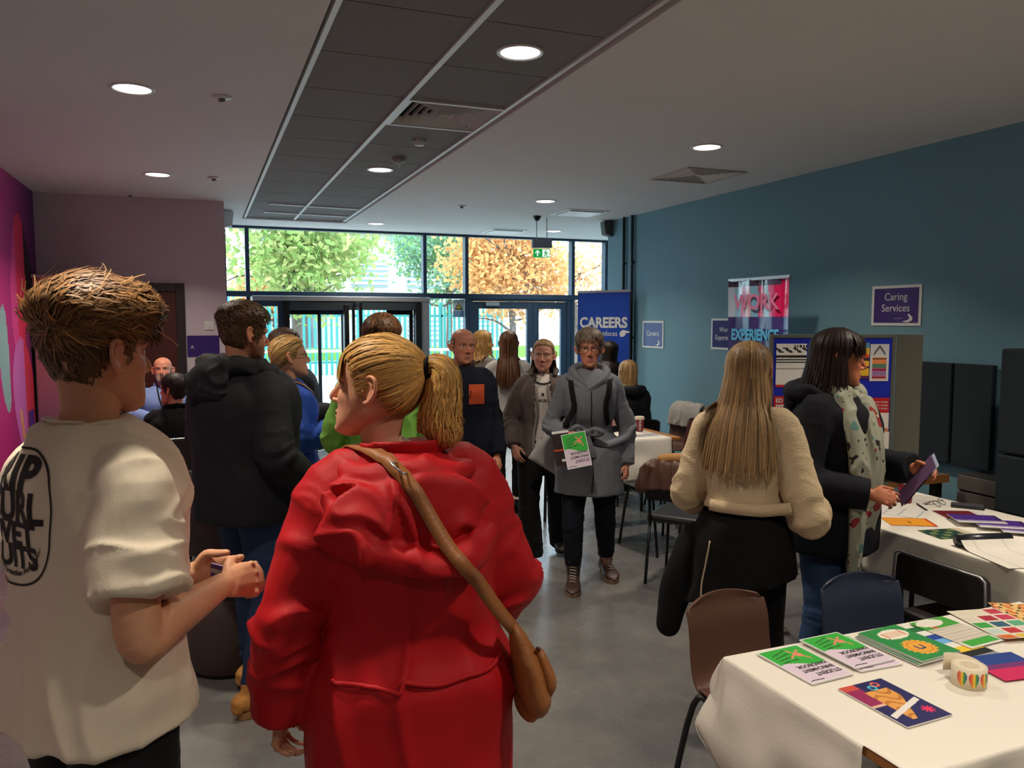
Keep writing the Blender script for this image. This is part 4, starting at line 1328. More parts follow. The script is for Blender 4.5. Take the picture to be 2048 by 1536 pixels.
    def glasses(s, m, r=.021, th=.0016):
        X = s.B.X
        g = MB()
        for sd in (-1, 1):
            P = [(sd * .0335 + r * 1.15 * math.cos(a), .093 - .010 * abs(sd * math.cos(a) * .5 + .5 * 0) - .004 * (math.cos(a) * sd + 1), -.002 + r * .82 * math.sin(a)) for a in np.linspace(0, 2 * math.pi, 21)]
            g.add(*tube_geo(P, th, 6), smooth=True)
            g.add(*tube_geo([(sd * .058, .083, .004), (sd * .076, .06, .006), (sd * .086, -.005, .012), (sd * .083, -.03, .0)], th * .9, 6, 3), smooth=True)
        g.add(*tube_geo([(-.011, .0935, .001), (0, .097, .005), (.011, .0935, .001)], th, 6, 3), smooth=True)
        g.v = [tuple(np.array(v) @ X[:3, :3].T + X[:3, 3]) for v in g.v]
        o = g.build('glasses', m, s.root)
        return o
# ================================================================== furniture
M_wood = mat('beech edge', srgb(168, 112, 58), .5, var=.12, vscale=5, stretch=(1, 10, 10))
M_leg = mat('black tube', srgb(24, 24, 26), .4, metal=.2)
M_cloth = mat('white tablecloth', srgb(228, 222, 210), .85, bump=.06, bscale=140, spec=.2)
M_brown = mat('brown plastic', srgb(92, 62, 50), .45, bump=.08, bscale=250, spec=.4)
M_navypl = mat('navy plastic', srgb(44, 52, 74), .45, bump=.08, bscale=250, spec=.4)
M_maroon = mat('maroon plastic', srgb(84, 42, 42), .5, bump=.05, bscale=200)

def table(x0, x1, y0, y1, z, label, cat='table', top_m=None):
    cx, cy = (x0 + x1) / 2, (y0 + y1) / 2
    t = empty('folding_table', (cx, cy, 0), 0, label, cat)
    hx, hy = (x1 - x0) / 2, (y1 - y0) / 2
    MB().box(-hx, hx, -hy, hy, z - .026, z - .001).build('tabletop', top_m or M_wood, t, bevel=.004)
    for sx in (-1, 1):
        for sy in (-1, 1):
            m = MB(); m.tube([(sx * (hx - .06), sy * (hy - .06), z - .026), (sx * (hx - .05), sy * (hy - .05), 0)], .014, 10); m.build('leg', M_leg, t)
    for sy in (-1, 1): MB().box(-hx + .06, hx - .06, sy * (hy - .06) - .01, sy * (hy - .06) + .01, z - .07, z - .027).build('apron', M_leg, t)
    return t

def tablecloth(x0, x1, y0, y1, z, drops, label, seed=0, nx=46, ny=46, wav=.014, skip=None):
    """cloth laid over a table top: drops = hang on (x0, x1, y0, y1)"""
    dx0, dx1, dy0, dy1 = drops
    us = np.linspace(x0 - dx0, x1 + dx1, nx); vs_ = np.linspace(y0 - dy0, y1 + dy1, ny)
    ed = lambda a, lo, hi: np.unique(np.concatenate([a, [q for q in (lo - .004, lo, hi, hi + .004) if a[0] <= q <= a[-1]]]))
    us, vs_ = ed(us, x0, x1), ed(vs_, y0, y1); nx, ny = len(us), len(vs_)
    V, F = [], []
    for v in vs_:
        for u in us:
            ex = max(x0 - u, 0) - max(u - x1, 0); ey = max(y0 - v, 0) - max(v - y1, 0)
            x, y = min(max(u, x0), x1), min(max(v, y0), y1)
            h = max(abs(ex), abs(ey)) if (ex == 0 or ey == 0) else math.hypot(ex, ey) * .86
            r_ = .006
            out = r_ * (1 - math.exp(-h / r_)) if h > 0 else 0
            if ex > 0: x -= out
            elif ex < 0: x += out
            if ey > 0: y -= out
            elif ey < 0: y += out
            if h > 0:
                w = wav * min(1, h / .15) * float(vnoise(np.array([[u * 8 + seed, v * 8, seed * 1.7 + h * 3]]))[0]) + .010 * min(1, h / .2)
                if ex: x -= math.copysign(1, ex) * (w + h * .015)
                if ey: y -= math.copysign(1, ey) * (w + h * .015)
                if ex and ey: x -= math.copysign(.02, ex) * min(1, h / .2); y -= math.copysign(.02, ey) * min(1, h / .2)
            zz = z + .002 - max(0, h - .004) + (.0012 * float(vnoise(np.array([[u * 9, v * 9, seed + 3]]))[0]) if h == 0 else 0)
            V.append((x, y, max(zz, .02)))
    for j in range(ny - 1):
        for i in range(nx - 1):
            if skip and skip((us[i] + us[i + 1]) / 2, (vs_[j] + vs_[j + 1]) / 2): continue
            a = j * nx + i; F.append((a, a + 1, a + nx + 1, a + nx))
    o = mesh_obj('tablecloth', V, F, M_cloth, None, True)
    s = o.modifiers.new('t', 'SOLIDIFY'); s.thickness = .0015; s.offset = 1
    return tag(o, label, 'tablecloth')

def shell_chair(x, y, rz, m, label, group=None, z=.45, back=.80, w=.44, coatless=True):
    """moulded one-piece seat and back on four tube legs; faces +Y before turning"""
    c = empty('plastic_chair', (x, y, 0), rz, label, 'chair', group)
    prof = [(.21, z - .025), (.20, z + .0), (.12, z - .004), (0, z - .012), (-.12, z - .005), (-.175, z + .02), (-.20, z + .09), (-.215, z + .2), (-.235, back - .04), (-.24, back)]
    P = catmull(np.array(prof), 4); nu = 15; V, F = [], []
    n = len(P)
    for j, (py, pz) in enumerate(P):
        t = j / (n - 1)
        hw = w / 2 * (1 - .06 * t)
        if t > .86: hw *= math.sqrt(max(.0, 1 - ((t - .86) / .16) ** 2)) * .35 + .65
        for i in range(nu):
            u = i / (nu - 1) * 2 - 1
            cup = .030 * u * u * (1 if t > .45 else .7)
            up = cup if t < .45 else 0; fw = cup * 1.1 if t >= .45 else 0
            top = -.02 * u * u if t > .9 else 0
            V.append((hw * u, py + fw, pz + up + top))
    for j in range(n - 1):
        for i in range(nu - 1):
            a = j * nu + i; F.append((a, a + 1, a + nu + 1, a + nu))
    o = mesh_obj('seat_shell', V, F, m, c, True)
    s = o.modifiers.new('t', 'SOLIDIFY'); s.thickness = .008; s.offset = 0
    b = o.modifiers.new('b', 'BEVEL'); b.width = .003; b.segments = 2; b.limit_method = 'ANGLE'
    for sx in (-1, 1):
        m_ = MB(); m_.add(*tube_geo([(sx * .15, .10, z - .025), (sx * .19, .15, z - .04), (sx * .22, .21, .0)], .011, 10, 4), smooth=True); m_.build('leg', M_leg, c)
        m_ = MB(); m_.add(*tube_geo([(sx * .15, -.08, z - .025), (sx * .19, -.13, z - .04), (sx * .22, -.22, .0)], .011, 10, 4), smooth=True); m_.build('leg', M_leg, c)
    m_ = MB(); m_.tube([(-.15, .10, z - .027), (.15, .10, z - .027)], .010); m_.build('crossbar', M_leg, c)
    return c

def padded_chair(x, y, rz, m, label, back=.83, z=.46):
    c = empty('padded_chair', (x, y, 0), rz, label, 'chair')
    for nm, b_ in (('seat_pad', (-.22, .22, -.2, .22, z - .05, z)),):
        MB().box(*b_).build(nm, m, c, bevel=.02)
    bk = MB(); bk.prism([(-.215, z + .1), (.215, z + .1), (.205, back - .02), (.185, back), (-.185, back), (-.205, back - .02)], -.235, -.195, 'y'); bk.build('backrest', m, c, bevel=.01)
    pi = MB(); pi.tube([(-.218, -.237, z + .1), (-.208, -.237, back - .01), (-.187, -.237, back + .003), (.187, -.237, back + .003), (.208, -.237, back - .01), (.218, -.237, z + .1)], .005, 6); pi.build('frame_edge', M_silver, c)
    for sx in (-1, 1):
        for sy in (-1, 1):
            m_ = MB(); m_.tube([(sx * .2, sy * .18, z - .05), (sx * .22, sy * .2, 0)], .011); m_.build('leg', M_leg, c)
        m_ = MB(); m_.tube([(sx * .19, -.21, z - .05), (sx * .19, -.22, z + .12)], .011); m_.build('back_post', M_leg, c)
    return c

def tub_chair(x, y, rz, m, label, back=.75):
    c = empty('tub_chair', (x, y, 0), rz, label, 'chair')
    V, F = [], []
    na, nh = 25, 7
    for j in range(nh):
        t = j / (nh - 1)
        for i in range(na):
            a = R(-125) + R(250) * i / (na - 1)
            r_ = .20 + .05 * t
            hz = .42 + (back - .42) * t * (.35 + .65 * math.cos(a * .5) ** 1.2)
            V.append((math.sin(a) * r_ * 1.08, -math.cos(a) * r_, hz))
    for j in range(nh - 1):
        for i in range(na - 1):
            a = j * na + i; F.append((a, a + 1, a + na + 1, a + na))
    o = mesh_obj('tub_shell', V, F, m, c, True); s = o.modifiers.new('t', 'SOLIDIFY'); s.thickness = .018; s.offset = 0
    sb = o.modifiers.new('s', 'SUBSURF'); sb.levels = sb.render_levels = 1
    m_ = MB(); m_.lathe([(.001, .40), (.19, .40), (.215, .42), (.21, .45), (.001, .455)], 24); m_.build('seat', m, c)
    for sx in (-1, 1):
        for sy in (-1, 1):
            m_ = MB(); m_.tube([(sx * .10, sy * .10, .40), (sx * .19, sy * .2, 0), ], .006); m_.tube([(sx * .15, sy * .06, .40), (sx * .19, sy * .2, 0)], .006); m_.build('leg', M_leg, c)
        m_ = MB(); m_.tube([(sx * .155, -.16, .16), (sx * .155, .16, .16)], .005); m_.build('brace', M_leg, c)
    return c

# near display table
table(1.37, 2.56, 1.18, 1.80, .74, 'folding table with a beech edge under the handbook display')
tablecloth(1.365, 2.565, 1.175, 1.805, .74, (.34, .2, .24, .16), 'white cloth over the handbook table with a crumpled corner drop', 3, 70, 60, .034, skip=lambda u, v: u < 1.365 and v < 1.30)
shell_chair(1.70, 2.02 - .22 + .24, R(183), M_brown, 'brown moulded plastic chair tucked behind the handbook table', back=.745, w=.36)
shell_chair(2.255, 1.97 + .04, R(176), M_navypl, 'navy moulded plastic chair tucked behind the handbook table', back=.75, w=.38)
# side table with the coffee cup
table(2.90, 3.68, 1.70, 3.22, .74, 'folding table beside the display board under a white cloth')
tablecloth(2.895, 3.685, 1.695, 3.225, .74, (.22, .02, .2, .1), 'white cloth with a deep drop over the table beside the board', 8, 40, 60)
padded_chair(2.97, 2.27, R(-90), mat('black brown vinyl', srgb(30, 25, 24), .5), 'black padded chair with a brown edge pulled up to the side table', back=.72)
# middle table
table(2.62, 3.66, 5.50, 6.08, .74, 'folding table with a beech edge below the careers sign')
tablecloth(2.615, 3.56, 5.495, 6.085, .74, (.1, .0, .34, .1), 'white cloth over the middle table below the careers sign', 11, 40, 50)
shell_chair(3.93, 5.98, R(80), M_maroon, 'maroon plastic chair behind the middle table near the wall', back=.82)
shell_chair(3.80, 5.36, R(60), M_maroon, 'maroon plastic chair at the end of the middle table', back=.79)
shell_chair(4.25, 6.56, R(100), M_brown, 'brown plastic chair under the draped cream jacket', back=.86)
shell_chair(3.74, 6.47, R(-5), M_leg, 'black plastic chair under the fair-haired person by the blue banner', back=.80)
shell_chair(3.18, 5.04, R(10), M_leg, 'black plastic chair in front of the middle table', back=.70)
c = padded_chair(2.92, 4.28, R(-52), mat('black vinyl', srgb(15, 15, 17), .5), 'black padded chair with a brown jacket over its back', back=.80)

def draped(name, label, chair_xy, rz, back, m, w=.46, drop=.3, m2=None, y=-.225, seed=1):
    """jacket laid over a chair back"""
    r = empty(name, (chair_xy[0], chair_xy[1], 0), rz, label, 'jacket')
    S = [tube_geo([(0, y - .055, back - drop), (0, y - .05, back - .08), (0, y - .02, back + .015), (0, y + .06, back - .05), (0, y + .07, back - drop * .8)], [(w * .52, .012), (w * .5, .014), (w * .46, .014), (w * .48, .014), (w * .5, .012)], 20, 5, ref=(1, 0, 0), power=3),
         tube_geo([(-w * .4, y - .05, back + .0), (-w * .52, y - .05, back - .14), (-w * .5, y - .03, back - drop * 1.05)], [.035, .045, .035], 12, 4), tube_geo([(w * .4, y - .05, back + .0), (w * .52, y - .05, back - .14), (w * .5, y - .03, back - drop * 1.05)], [.035, .045, .035], 12, 4)]
    me = remesh(S, .009, 2, lambda co, no: co + no * (.014 * ((1 - np.abs(vnoise(np.stack([co[:, 0] * 20 + seed, co[:, 1] * 14, co[:, 2] * 5], 1)))) ** 3 - .3))[:, None], .6)
    add_mesh('jacket_body', me, m, r)
    if m2: add_mesh('lining', remesh([tube_geo([(-w * .3, y - .01, back + .03), (0, y + .01, back + .045), (w * .3, y - .01, back + .03)], [(.03, .02), (.035, .025), (.03, .02)], 12, 4)], .009, 2, None, .7), m2, r)
    return r

# desk at the far left
table(-.95, .25, 6.92, 7.50, .80, 'white-topped desk between the two seated men', top_m=mat('white laminate', srgb(222, 220, 218), .4))
padded_chair(-.19, 6.40, R(8), mat('dark brown vinyl', srgb(34, 26, 24), .5), 'dark brown padded chair under the man in black with pale piping', back=.84, z=.42)
padded_chair(-.33, 7.87, R(184), mat('dark brown vinyl', srgb(34, 26, 24), .5), 'dark brown padded chair behind the desk under the bearded man', back=.85)
tub_chair(.06, 5.45, R(-30), mat('olive grey leatherette', srgb(70, 66, 58), .5), 'olive grey tub chair on black wire legs', .77)
tub_chair(.08, 4.72, R(-25), mat('plum brown leatherette', srgb(48, 34, 36), .5), 'plum brown tub chair on black wire legs', .74)
# round upholstered stools
def pouffe(x, y, r_, h, label, top_m, side_m):
    o = empty('drum_stool', (x, y, 0), 0, label, 'stool')
    m = MB(); m.lathe([(.001, .02), (r_ - .01, .02), (r_, .03), (r_, h - .03), (r_ - .012, h - .022)], 36); m.build('side', side_m, o)
    m = MB(); m.lathe([(r_ - .008, h - .024), (r_ + .002, h - .012), (r_ - .012, h), (.001, h + .004)], 36); m.build('seat_pad', top_m, o)
    m = MB(); m.lathe([(r_ - .03, 0), (r_ - .03, .02), (.001, .02)], 30); m.build('plinth', M_dark, o)
pouffe(.10, 4.06, .215, .45, 'brown drum stool with a tan top beside the jeans', mat('tan vinyl', srgb(176, 118, 78), .5), mat('brown vinyl', srgb(70, 54, 50), .55))
pouffe(-.72, 2.05, .24, .45, 'pale grey drum stool beside the young man', mat('pale vinyl', srgb(150, 146, 146), .5), mat('mauve vinyl', srgb(74, 60, 60), .55))

# booth seating against the teal wall
M_booth = mat('dark teal upholstery', srgb(24, 34, 42), .85, bump=.08, bscale=250)
bo = empty('booth_seat', (4.6, 0, 0), 0, 'high-backed dark teal booth seat against the wall', 'seat')
for z0, z1 in ((.02, .30), (.31, .60), (.61, .94), (.95, 1.54)):
    MB().box(-.40, -.004, 1.4, 3.14, z0, z1).build('back_panel', M_booth, bo, bevel=.012)
MB().box(-.80, -.405, 1.4, 2.74, .30, .44).build('seat_cushion', M_booth, bo, bevel=.02)
MB().box(-.70, -.405, 1.42, 2.72, .02, .30).build('seat_base', M_booth, bo, bevel=.004)
lb = empty('low_table', (4.0, 3.98, 0), 0, 'low wooden-edged table beyond the display board', 'table')
MB().box(-.34, .34, -.42, .42, .70, .735).build('tabletop', mat('grey laminate', srgb(104, 106, 100), .4), lb, bevel=.002)
MB().box(-.345, .345, -.43, -.42, .685, .737).build('edge_strip', M_wood, lb)
MB().box(-.355, -.345, -.43, .42, .685, .737).build('edge_strip', M_wood, lb)
for sx in (-.3, .3):
    for sy in (-.37, .37): MB().box(sx - .025, sx + .025, sy - .025, sy + .025, 0, .70).build('leg', M_dark, lb)
sl = empty('slatted_box', (4.42, 3.35, 0), 0, 'grey slatted radiator cover low on the teal wall', 'radiator')
MB().box(.0, .17, -.19, .19, .0, .74).build('back_box', mat('dark grey box', srgb(52, 50, 48), .7), sl)
for k in range(7): MB().box(-.02, .0, -.19, .19, .03 + k * .102, .12 + k * .102).build('slat', mat('grey slat', srgb(98, 92, 86), .6), sl, bevel=.003)
wp = empty('wall_panel', (4.58, 3.35, 0), 0, 'dark teal upholstered panels on the wall beside the booth', 'panel')
for y0, y1 in ((.09, .36), (.38, .68)): MB().box(-.04, .0, y0, y1, .76, 1.42).build('panel', M_booth, wp, bevel=.006)

# display board
bd = empty('display_board', (3.27, 3.40, 0), R(-20), 'blue felt display board in a grey frame covered with posters', 'board')
M_felt = mat('blue felt', srgb(18, 36, 172), .95, bump=.15, bscale=400)
M_bf = mat('grey board frame', srgb(86, 88, 84), .6)
MB().box(-.36, .30, .0, .02, .92, 1.60).build('felt_panel', M_felt, bd)
for b_ in ((-.38, -.36, -.006, .026, .90, 1.62), (.30, .32, -.006, .026, .90, 1.62), (-.36, .30, -.006, .026, 1.60, 1.62), (-.36, .30, -.006, .026, .90, .92)): MB().box(*b_).build('frame', M_bf, bd, bevel=.003)
sp = MB(); sp.add([(.325, .0, .90), (.43, -.10 + .02, .90), (.43, -.10 + .02, 1.62), (.325, .0, 1.62), (.335, .02, .90), (.44, -.06, .90), (.44, -.06, 1.62), (.335, .02, 1.62)], [(0, 1, 2, 3), (7, 6, 5, 4), (0, 3, 7, 4), (1, 5, 6, 2), (3, 2, 6, 7), (0, 4, 5, 1)])
sp.build('side_wing', mat('grey board cloth', srgb(92, 92, 82), .9), bd)
for x in (-.34, .28): MB().box(x, x + .03, 0, .03, 0, .90).build('leg', M_bf, bd)
for x in (-.34, .28): MB().box(x - .005, x + .035, -.2, .22, 0, .02).build('foot', M_bf, bd)
def pin(x, z, w, h, fn, lb, nm='poster', nx=24, ny=34, y=-.004):
    r = empty(nm, tuple(bd.matrix_basis @ Vector((x, y, z))), R(-20), lb, 'poster')
    art('sheet', w, h, nx, ny, fn, r, (0, 0, 0), (R(90), 0, 0)); return r
WH, BK, RD = srgb(225, 222, 218), srgb(34, 32, 34), srgb(190, 34, 40)
r = pin(-.26, 1.45, .17, .24, lambda u, v: (BK if (u > .55 and .9 < v < .97 and (u * 37 % 1) < .6) or (.78 < v < .9 and (u * 3.3 + v * 7) % 1 < .45) or (v > .55 and v < .75 and abs((v * 15) % 1 - .5) < .36) else (RD if v < .06 else (srgb(150, 150, 150) if .3 < v < .45 and (v * 40) % 1 < .3 else WH))), 'black and white printed notice with a red foot on the blue board')
for i, s_ in enumerate(('amily, time', 'mmunity, ra', 'of this season?')): text(s_, .014, M_white, r, (-.078, -.002, .042 - i * .017), (R(90), 0, 0), ax='LEFT', ext=.0002)
r = pin(-.257, 1.17, .19, .22, lambda u, v: RD if v > .4 else (srgb(220, 200, 120) if (u - .5) ** 2 + (v - .2) ** 2 < .03 else srgb(170, 60, 50)), 'red poster with bold white lettering on the blue board')
for i, s_ in enumerate(('ED AGE', 'PPERS W', 'WICKSH')): text(s_, .032, M_white, r, (-.085, -.002, .085 - i * .034), (R(90), 0, 0), ax='LEFT', ext=.0002, off=.0006)
pin(.114, 1.475, .12, .20, lambda u, v: srgb(90, 150, 190) if v > .84 else (srgb(226, 84, 44) if v > .58 and abs(u - .5) < (.95 - v) * 1.6 else (srgb(90, 40, 90) if v < .08 else (srgb(240, 190, 50) if not (.5 < v < .58 or (.3 < v < .36)) else srgb(70, 50, 60)))), 'orange and yellow house-shaped poster on the blue board')
def hang(u, v):
    if v > .72: return srgb(90, 92, 96) if abs(abs(u - .5) - (.95 - v) * 1.3) < .05 else srgb(205, 206, 210)
    if abs(u - .5) < .38 and .06 < v < .66: return [srgb(226, 96, 110), srgb(150, 120, 170), srgb(208, 66, 120), srgb(90, 130, 110), srgb(236, 140, 80), srgb(236, 150, 90)][min(5, int((v - .06) / .1))] if (v * 10) % 1 > .12 else srgb(60, 50, 60)
    return srgb(214, 214, 218)
pin(.231, 1.465, .105, .205, hang, 'poster of stacked coloured bars under a hanger drawing')
pin(.135, 1.22, .08, .12, lambda u, v: srgb(205, 214, 220), 'small plain white slip pinned beside the scarf')
r = pin(.238, 1.16, .115, .22, lambda u, v: RD if v > .62 else (srgb(206, 130, 96) if .12 < v < .34 and abs(v - .33 + u * .18) < .06 else srgb(226, 218, 212)), 'red and cream leaflet with a hand photo on the blue board')
for i in range(3): text('SUPPORT WORK', .013, M_white, r, (-.05, -.002, .085 - i * .018), (R(90), 0, 0), ax='LEFT', ext=.0002)
pin(.262, 1.005, .075, .15, lambda u, v: srgb(220, 214, 206) if v > .15 else srgb(190, 160, 140), 'cream leaflet slipping down at the foot of the blue board', y=-.007)
pin(.17, .985, .12, .11, lambda u, v: srgb(60, 150, 210) if u + v > .9 else srgb(120, 200, 230), 'bright blue flyer at the foot of the blue board', y=-.010)

# ------------------------------------------------------------------ roller banners
def banner(xa, ya, xb, yb, ztop, fn, label, nx=60, ny=120, m=None, wave=None, zb=.06):
    L = math.hypot(xb - xa, yb - ya); a = math.atan2(yb - ya, xb - xa)
    r = empty('roller_banner', ((xa + xb) / 2, (ya + yb) / 2, 0), a, label, 'banner')
    H_ = ztop - zb
    art('printed_sheet', L - .02, H_, nx, ny, fn, r, (0, 0, zb + H_ / 2), (R(90), 0, 0), m=m or mat('banner vinyl', (1, 1, 1), .3, attr=True, spec=.5), bend=wave)
    MB().box(-L / 2, L / 2, .004, .008, zb, ztop).build('backing', mat('banner back', srgb(60, 60, 62), .7), r) if not wave else None
    MB().box(-L / 2, L / 2, -.012, .014, ztop - .01, ztop + .018).build('top_rail', M_silver, r, bevel=.004)
    MB().box(-L / 2 - .01, L / 2 + .01, -.06, .07, 0, .07).build('base_cassette', M_silver, r, bevel=.015)
    m_ = MB(); m_.tube([(0, .02, .07), (0, .02, ztop)], .008); m_.build('rear_pole', M_silver, r)
    return r
def careers_art(u, v):
    if v < .10: return srgb(214, 220, 230)
    if v < .36 and v < .36 - .12 * (1 - u) * (u): pass
    n = .06 * math.sin(u * 9 + v * 14) * math.sin(v * 23)
    t = max(0, min(1, .4 + .5 * (v - .5) + n))
    if v < .37 + .05 * math.sin(u * 3): return srgb(226, 228, 232) if v < .33 + .05 * math.sin(u * 3) else srgb(150, 170, 205)
    a, b = srgb(20, 54, 150), srgb(28, 84, 190)
    return tuple(a[i] * (1 - t) + b[i] * t for i in range(3))
cb = banner(4.12, 8.38, 4.47, 7.76, 2.02, careers_art, 'blue careers roller banner with white lettering by the glazing')
text('CAREERS', .162, M_white, cb, (0, -.004, 1.665), (R(90), 0, 0), off=.006, ext=.001, sx=.98)
text('take you places', .082, M_white, cb, (-.06, -.004, 1.545), (R(90), 0, 0), ext=.001, sx=1.0)
hn = MB(); hn.prism([(.22, 1.54), (.235, 1.575), (.27, 1.59), (.31, 1.578), (.35, 1.572), (.352, 1.558), (.30, 1.553), (.30, 1.535), (.27, 1.512), (.235, 1.51)], -.006, -.003, 'y'); hn.build('pointing_hand', M_white, cb)
def work_art(u, v):
    if .70 < v < .845: return srgb(58, 60, 120)
    if u > .86: return srgb(206, 24, 86)
    if v > .97: return srgb(70, 70, 90)
    st = [srgb(120, 190, 226), srgb(206, 224, 240), srgb(70, 160, 210), srgb(216, 206, 140), srgb(226, 90, 130), srgb(190, 90, 140), srgb(236, 222, 150), srgb(110, 180, 220), srgb(214, 40, 100)]
    if v >= .845: st = [srgb(200, 224, 240), srgb(150, 200, 226), srgb(210, 110, 150), srgb(226, 180, 190), srgb(130, 190, 220), srgb(214, 60, 110), srgb(160, 200, 220), srgb(206, 80, 130), srgb(214, 40, 100)]
    return st[min(8, int(u * 10 + .25 * math.sin(v * 7)))]
wb = banner(4.20, 5.63, 4.22, 4.90, 2.03, work_art, 'crumpled striped work experience roller banner against the wall', 60, 110, m=mat('glossy banner vinyl', (1, 1, 1), .16, attr=True, spec=.8), wave=lambda u, v: .014 * math.sin(u * 17 + 2 * v) * max(0, v - .55) * 2.2 + .008 * math.sin(u * 31 - v * 5) * max(0, v - .5))
text('WORK', .17, mat('glare-washed rose', srgb(214, 110, 150), .2), wb, (.0, -.022, 1.84), (R(90), 0, 0), off=.004, ext=.001)  # letter tint moved towards the backdrop, painting in glare on the vinyl
text('EXPERIENCE', .125, mat('cyan print', srgb(80, 180, 226), .3), wb, (-.01, -.022, 1.575), (R(90), 0, 0), off=.004, ext=.001, sx=.82)
def soli_art(u, v):
    t = max(0, min(1, (v - .35) / .5)); a, b = srgb(150, 96, 128), srgb(206, 116, 122)
    return tuple(a[i] * (1 - t) + b[i] * t for i in range(3))
sb = banner(-1.385, 8.10, -.70, 8.12, 2.085, soli_art, 'rose pink roller banner with a white arch logo by the mural', m=mat('matt banner vinyl', (1, 1, 1), .6, attr=True))
lg = MB(); lg.prism([(-.305, 1.945), (-.24, 1.945), (-.24, 1.985), (-.255, 2.003), (-.29, 2.003), (-.305, 1.985)], -.004, -.002, 'y'); lg.build('arch_logo', M_white, sb)
text('Solihull', .075, M_white, sb, (-.225, -.003, 1.972), (R(90), 0, 0), ax='LEFT', ext=.0006)
text('Si', .06, M_white, sb, (-.225, -.003, 1.905), (R(90), 0, 0), ax='LEFT', ext=.0006)

# ------------------------------------------------------------------ wall signs
M_purple = mat('purple sign print', srgb(58, 38, 112), .3, spec=.6)
M_slate = mat('slate blue sign print', srgb(70, 88, 150), .4, spec=.4)
def wall_sign(y0, y1, z0, z1, lines, label, m, size, x=XR):
    w, h = y1 - y0, z1 - z0
    r = empty('wall_sign', (x - .004, (y0 + y1) / 2, (z0 + z1) / 2), R(-90), label, 'sign')
    MB().box(-w / 2, w / 2, -.003, .003, -h / 2, h / 2).build('sheet', M_white, r)
    MB().box(-w / 2 + .022, w / 2 - .022, -.0045, -.003, -h / 2 + .02, h / 2 - .02).build('printed_field', m, r)
    for i, (s_, zz) in enumerate(lines): text(s_, size, M_white, r, (0, -.0055, zz), (R(90), 0, 0), ext=.0004)
    return r
r = wall_sign(4.03, 4.46, 1.66, 1.945, (('Caring', .06), ('Services', -.02)), 'purple caring services sign on the teal wall', M_purple, .075)
sw = MB(); sw.prism([(.06, -.115), (.11, -.12), (.145, -.105), (.15, -.085), (.12, -.06), (.105, -.062), (.125, -.085), (.115, -.10)], -.007, -.0055, 'y'); sw.build('swoosh', M_white, r)
MB().box(-.01, .06, -.0062, -.0055, -.094, -.088).build('small_print', mat('lilac print', srgb(150, 130, 190), .5), r)
r = wall_sign(7.27, 7.70, 1.395, 1.69, (('Careers', .01),), 'slate blue careers sign on the teal wall', M_slate, .078)
sw = MB(); sw.prism([(.06, -.115), (.11, -.12), (.145, -.105), (.15, -.085), (.12, -.06), (.105, -.062), (.125, -.085), (.115, -.10)], -.007, -.0055, 'y'); sw.build('swoosh', M_white, r)
wall_sign(5.99, 6.42, 1.42, 1.715, (('Work', .04), ('Experience', -.035)), 'rippled indigo work experience sign on the teal wall', mat('indigo sign print', srgb(46, 48, 112), .6, spec=.2), .066)
r = empty('wall_sign', (.02, YP - .004, 1.44), 0, 'purple sign starting with a letter A beside the dark door', 'sign')
MB().box(-.15, .15, -.003, .003, -.105, .105).build('printed_field', M_purple, r)
text('A', .05, M_white, r, (-.12, -.0045, -.01), (R(90), 0, 0), ax='LEFT', ext=.0004)

# ------------------------------------------------------------------ things on the tables
def coffee_cup(x, y, z, rz, label):
    r = empty('coffee_cup', (x, y, z), rz, label, 'cup', 'paper coffee cups')
    m = MB(); m.lathe([(.001, .002), (.029, .0), (.031, .01), (.041, .108), (.040, .110)], 28); m.build('paper_cup', mat('dark red card', srgb(120, 26, 34), .5), r)
    m = MB(); m.lathe([(.043, .104), (.0445, .110), (.042, .116), (.040, .126), (.037, .130), (.034, .125), (.001, .124)], 28); m.build('lid', mat('cream lid', srgb(214, 200, 178), .5), r)
    t = text('COSTA', .027, M_white, r, (0, -.0366, .056), tuple((Matrix.Rotation(R(95.8), 3, 'X') @ Matrix.Rotation(R(90), 3, 'Z')).to_euler()), ext=.0006, off=.0005)
    return r
coffee_cup(3.42, 3.05, .7445, R(-40), 'dark red takeaway cup on the side table beside the leaflets')
coffee_cup(3.49, 5.88, .7445, R(-20), 'dark red takeaway cup near the beech end of the middle table')
coffee_cup(3.30, 5.98, .7445, R(-30), 'dark red takeaway cup beside the sleeve of the grey coat')
def flat(name, label, cat, x, y, z, w, h, rz, fn, nx=24, ny=32, th=.002, bend=None, group=None):
    r = empty(name, (x, y, z), rz, label, cat, group)
    if th > .001: MB().box(-w / 2, w / 2, -h / 2, h / 2, 0, th).build('pages', mat('page edge', srgb(225, 222, 220), .7), r)
    art('cover', w, h, nx, ny, fn, r, (0, 0, th + .0005), bend=bend)
    return r
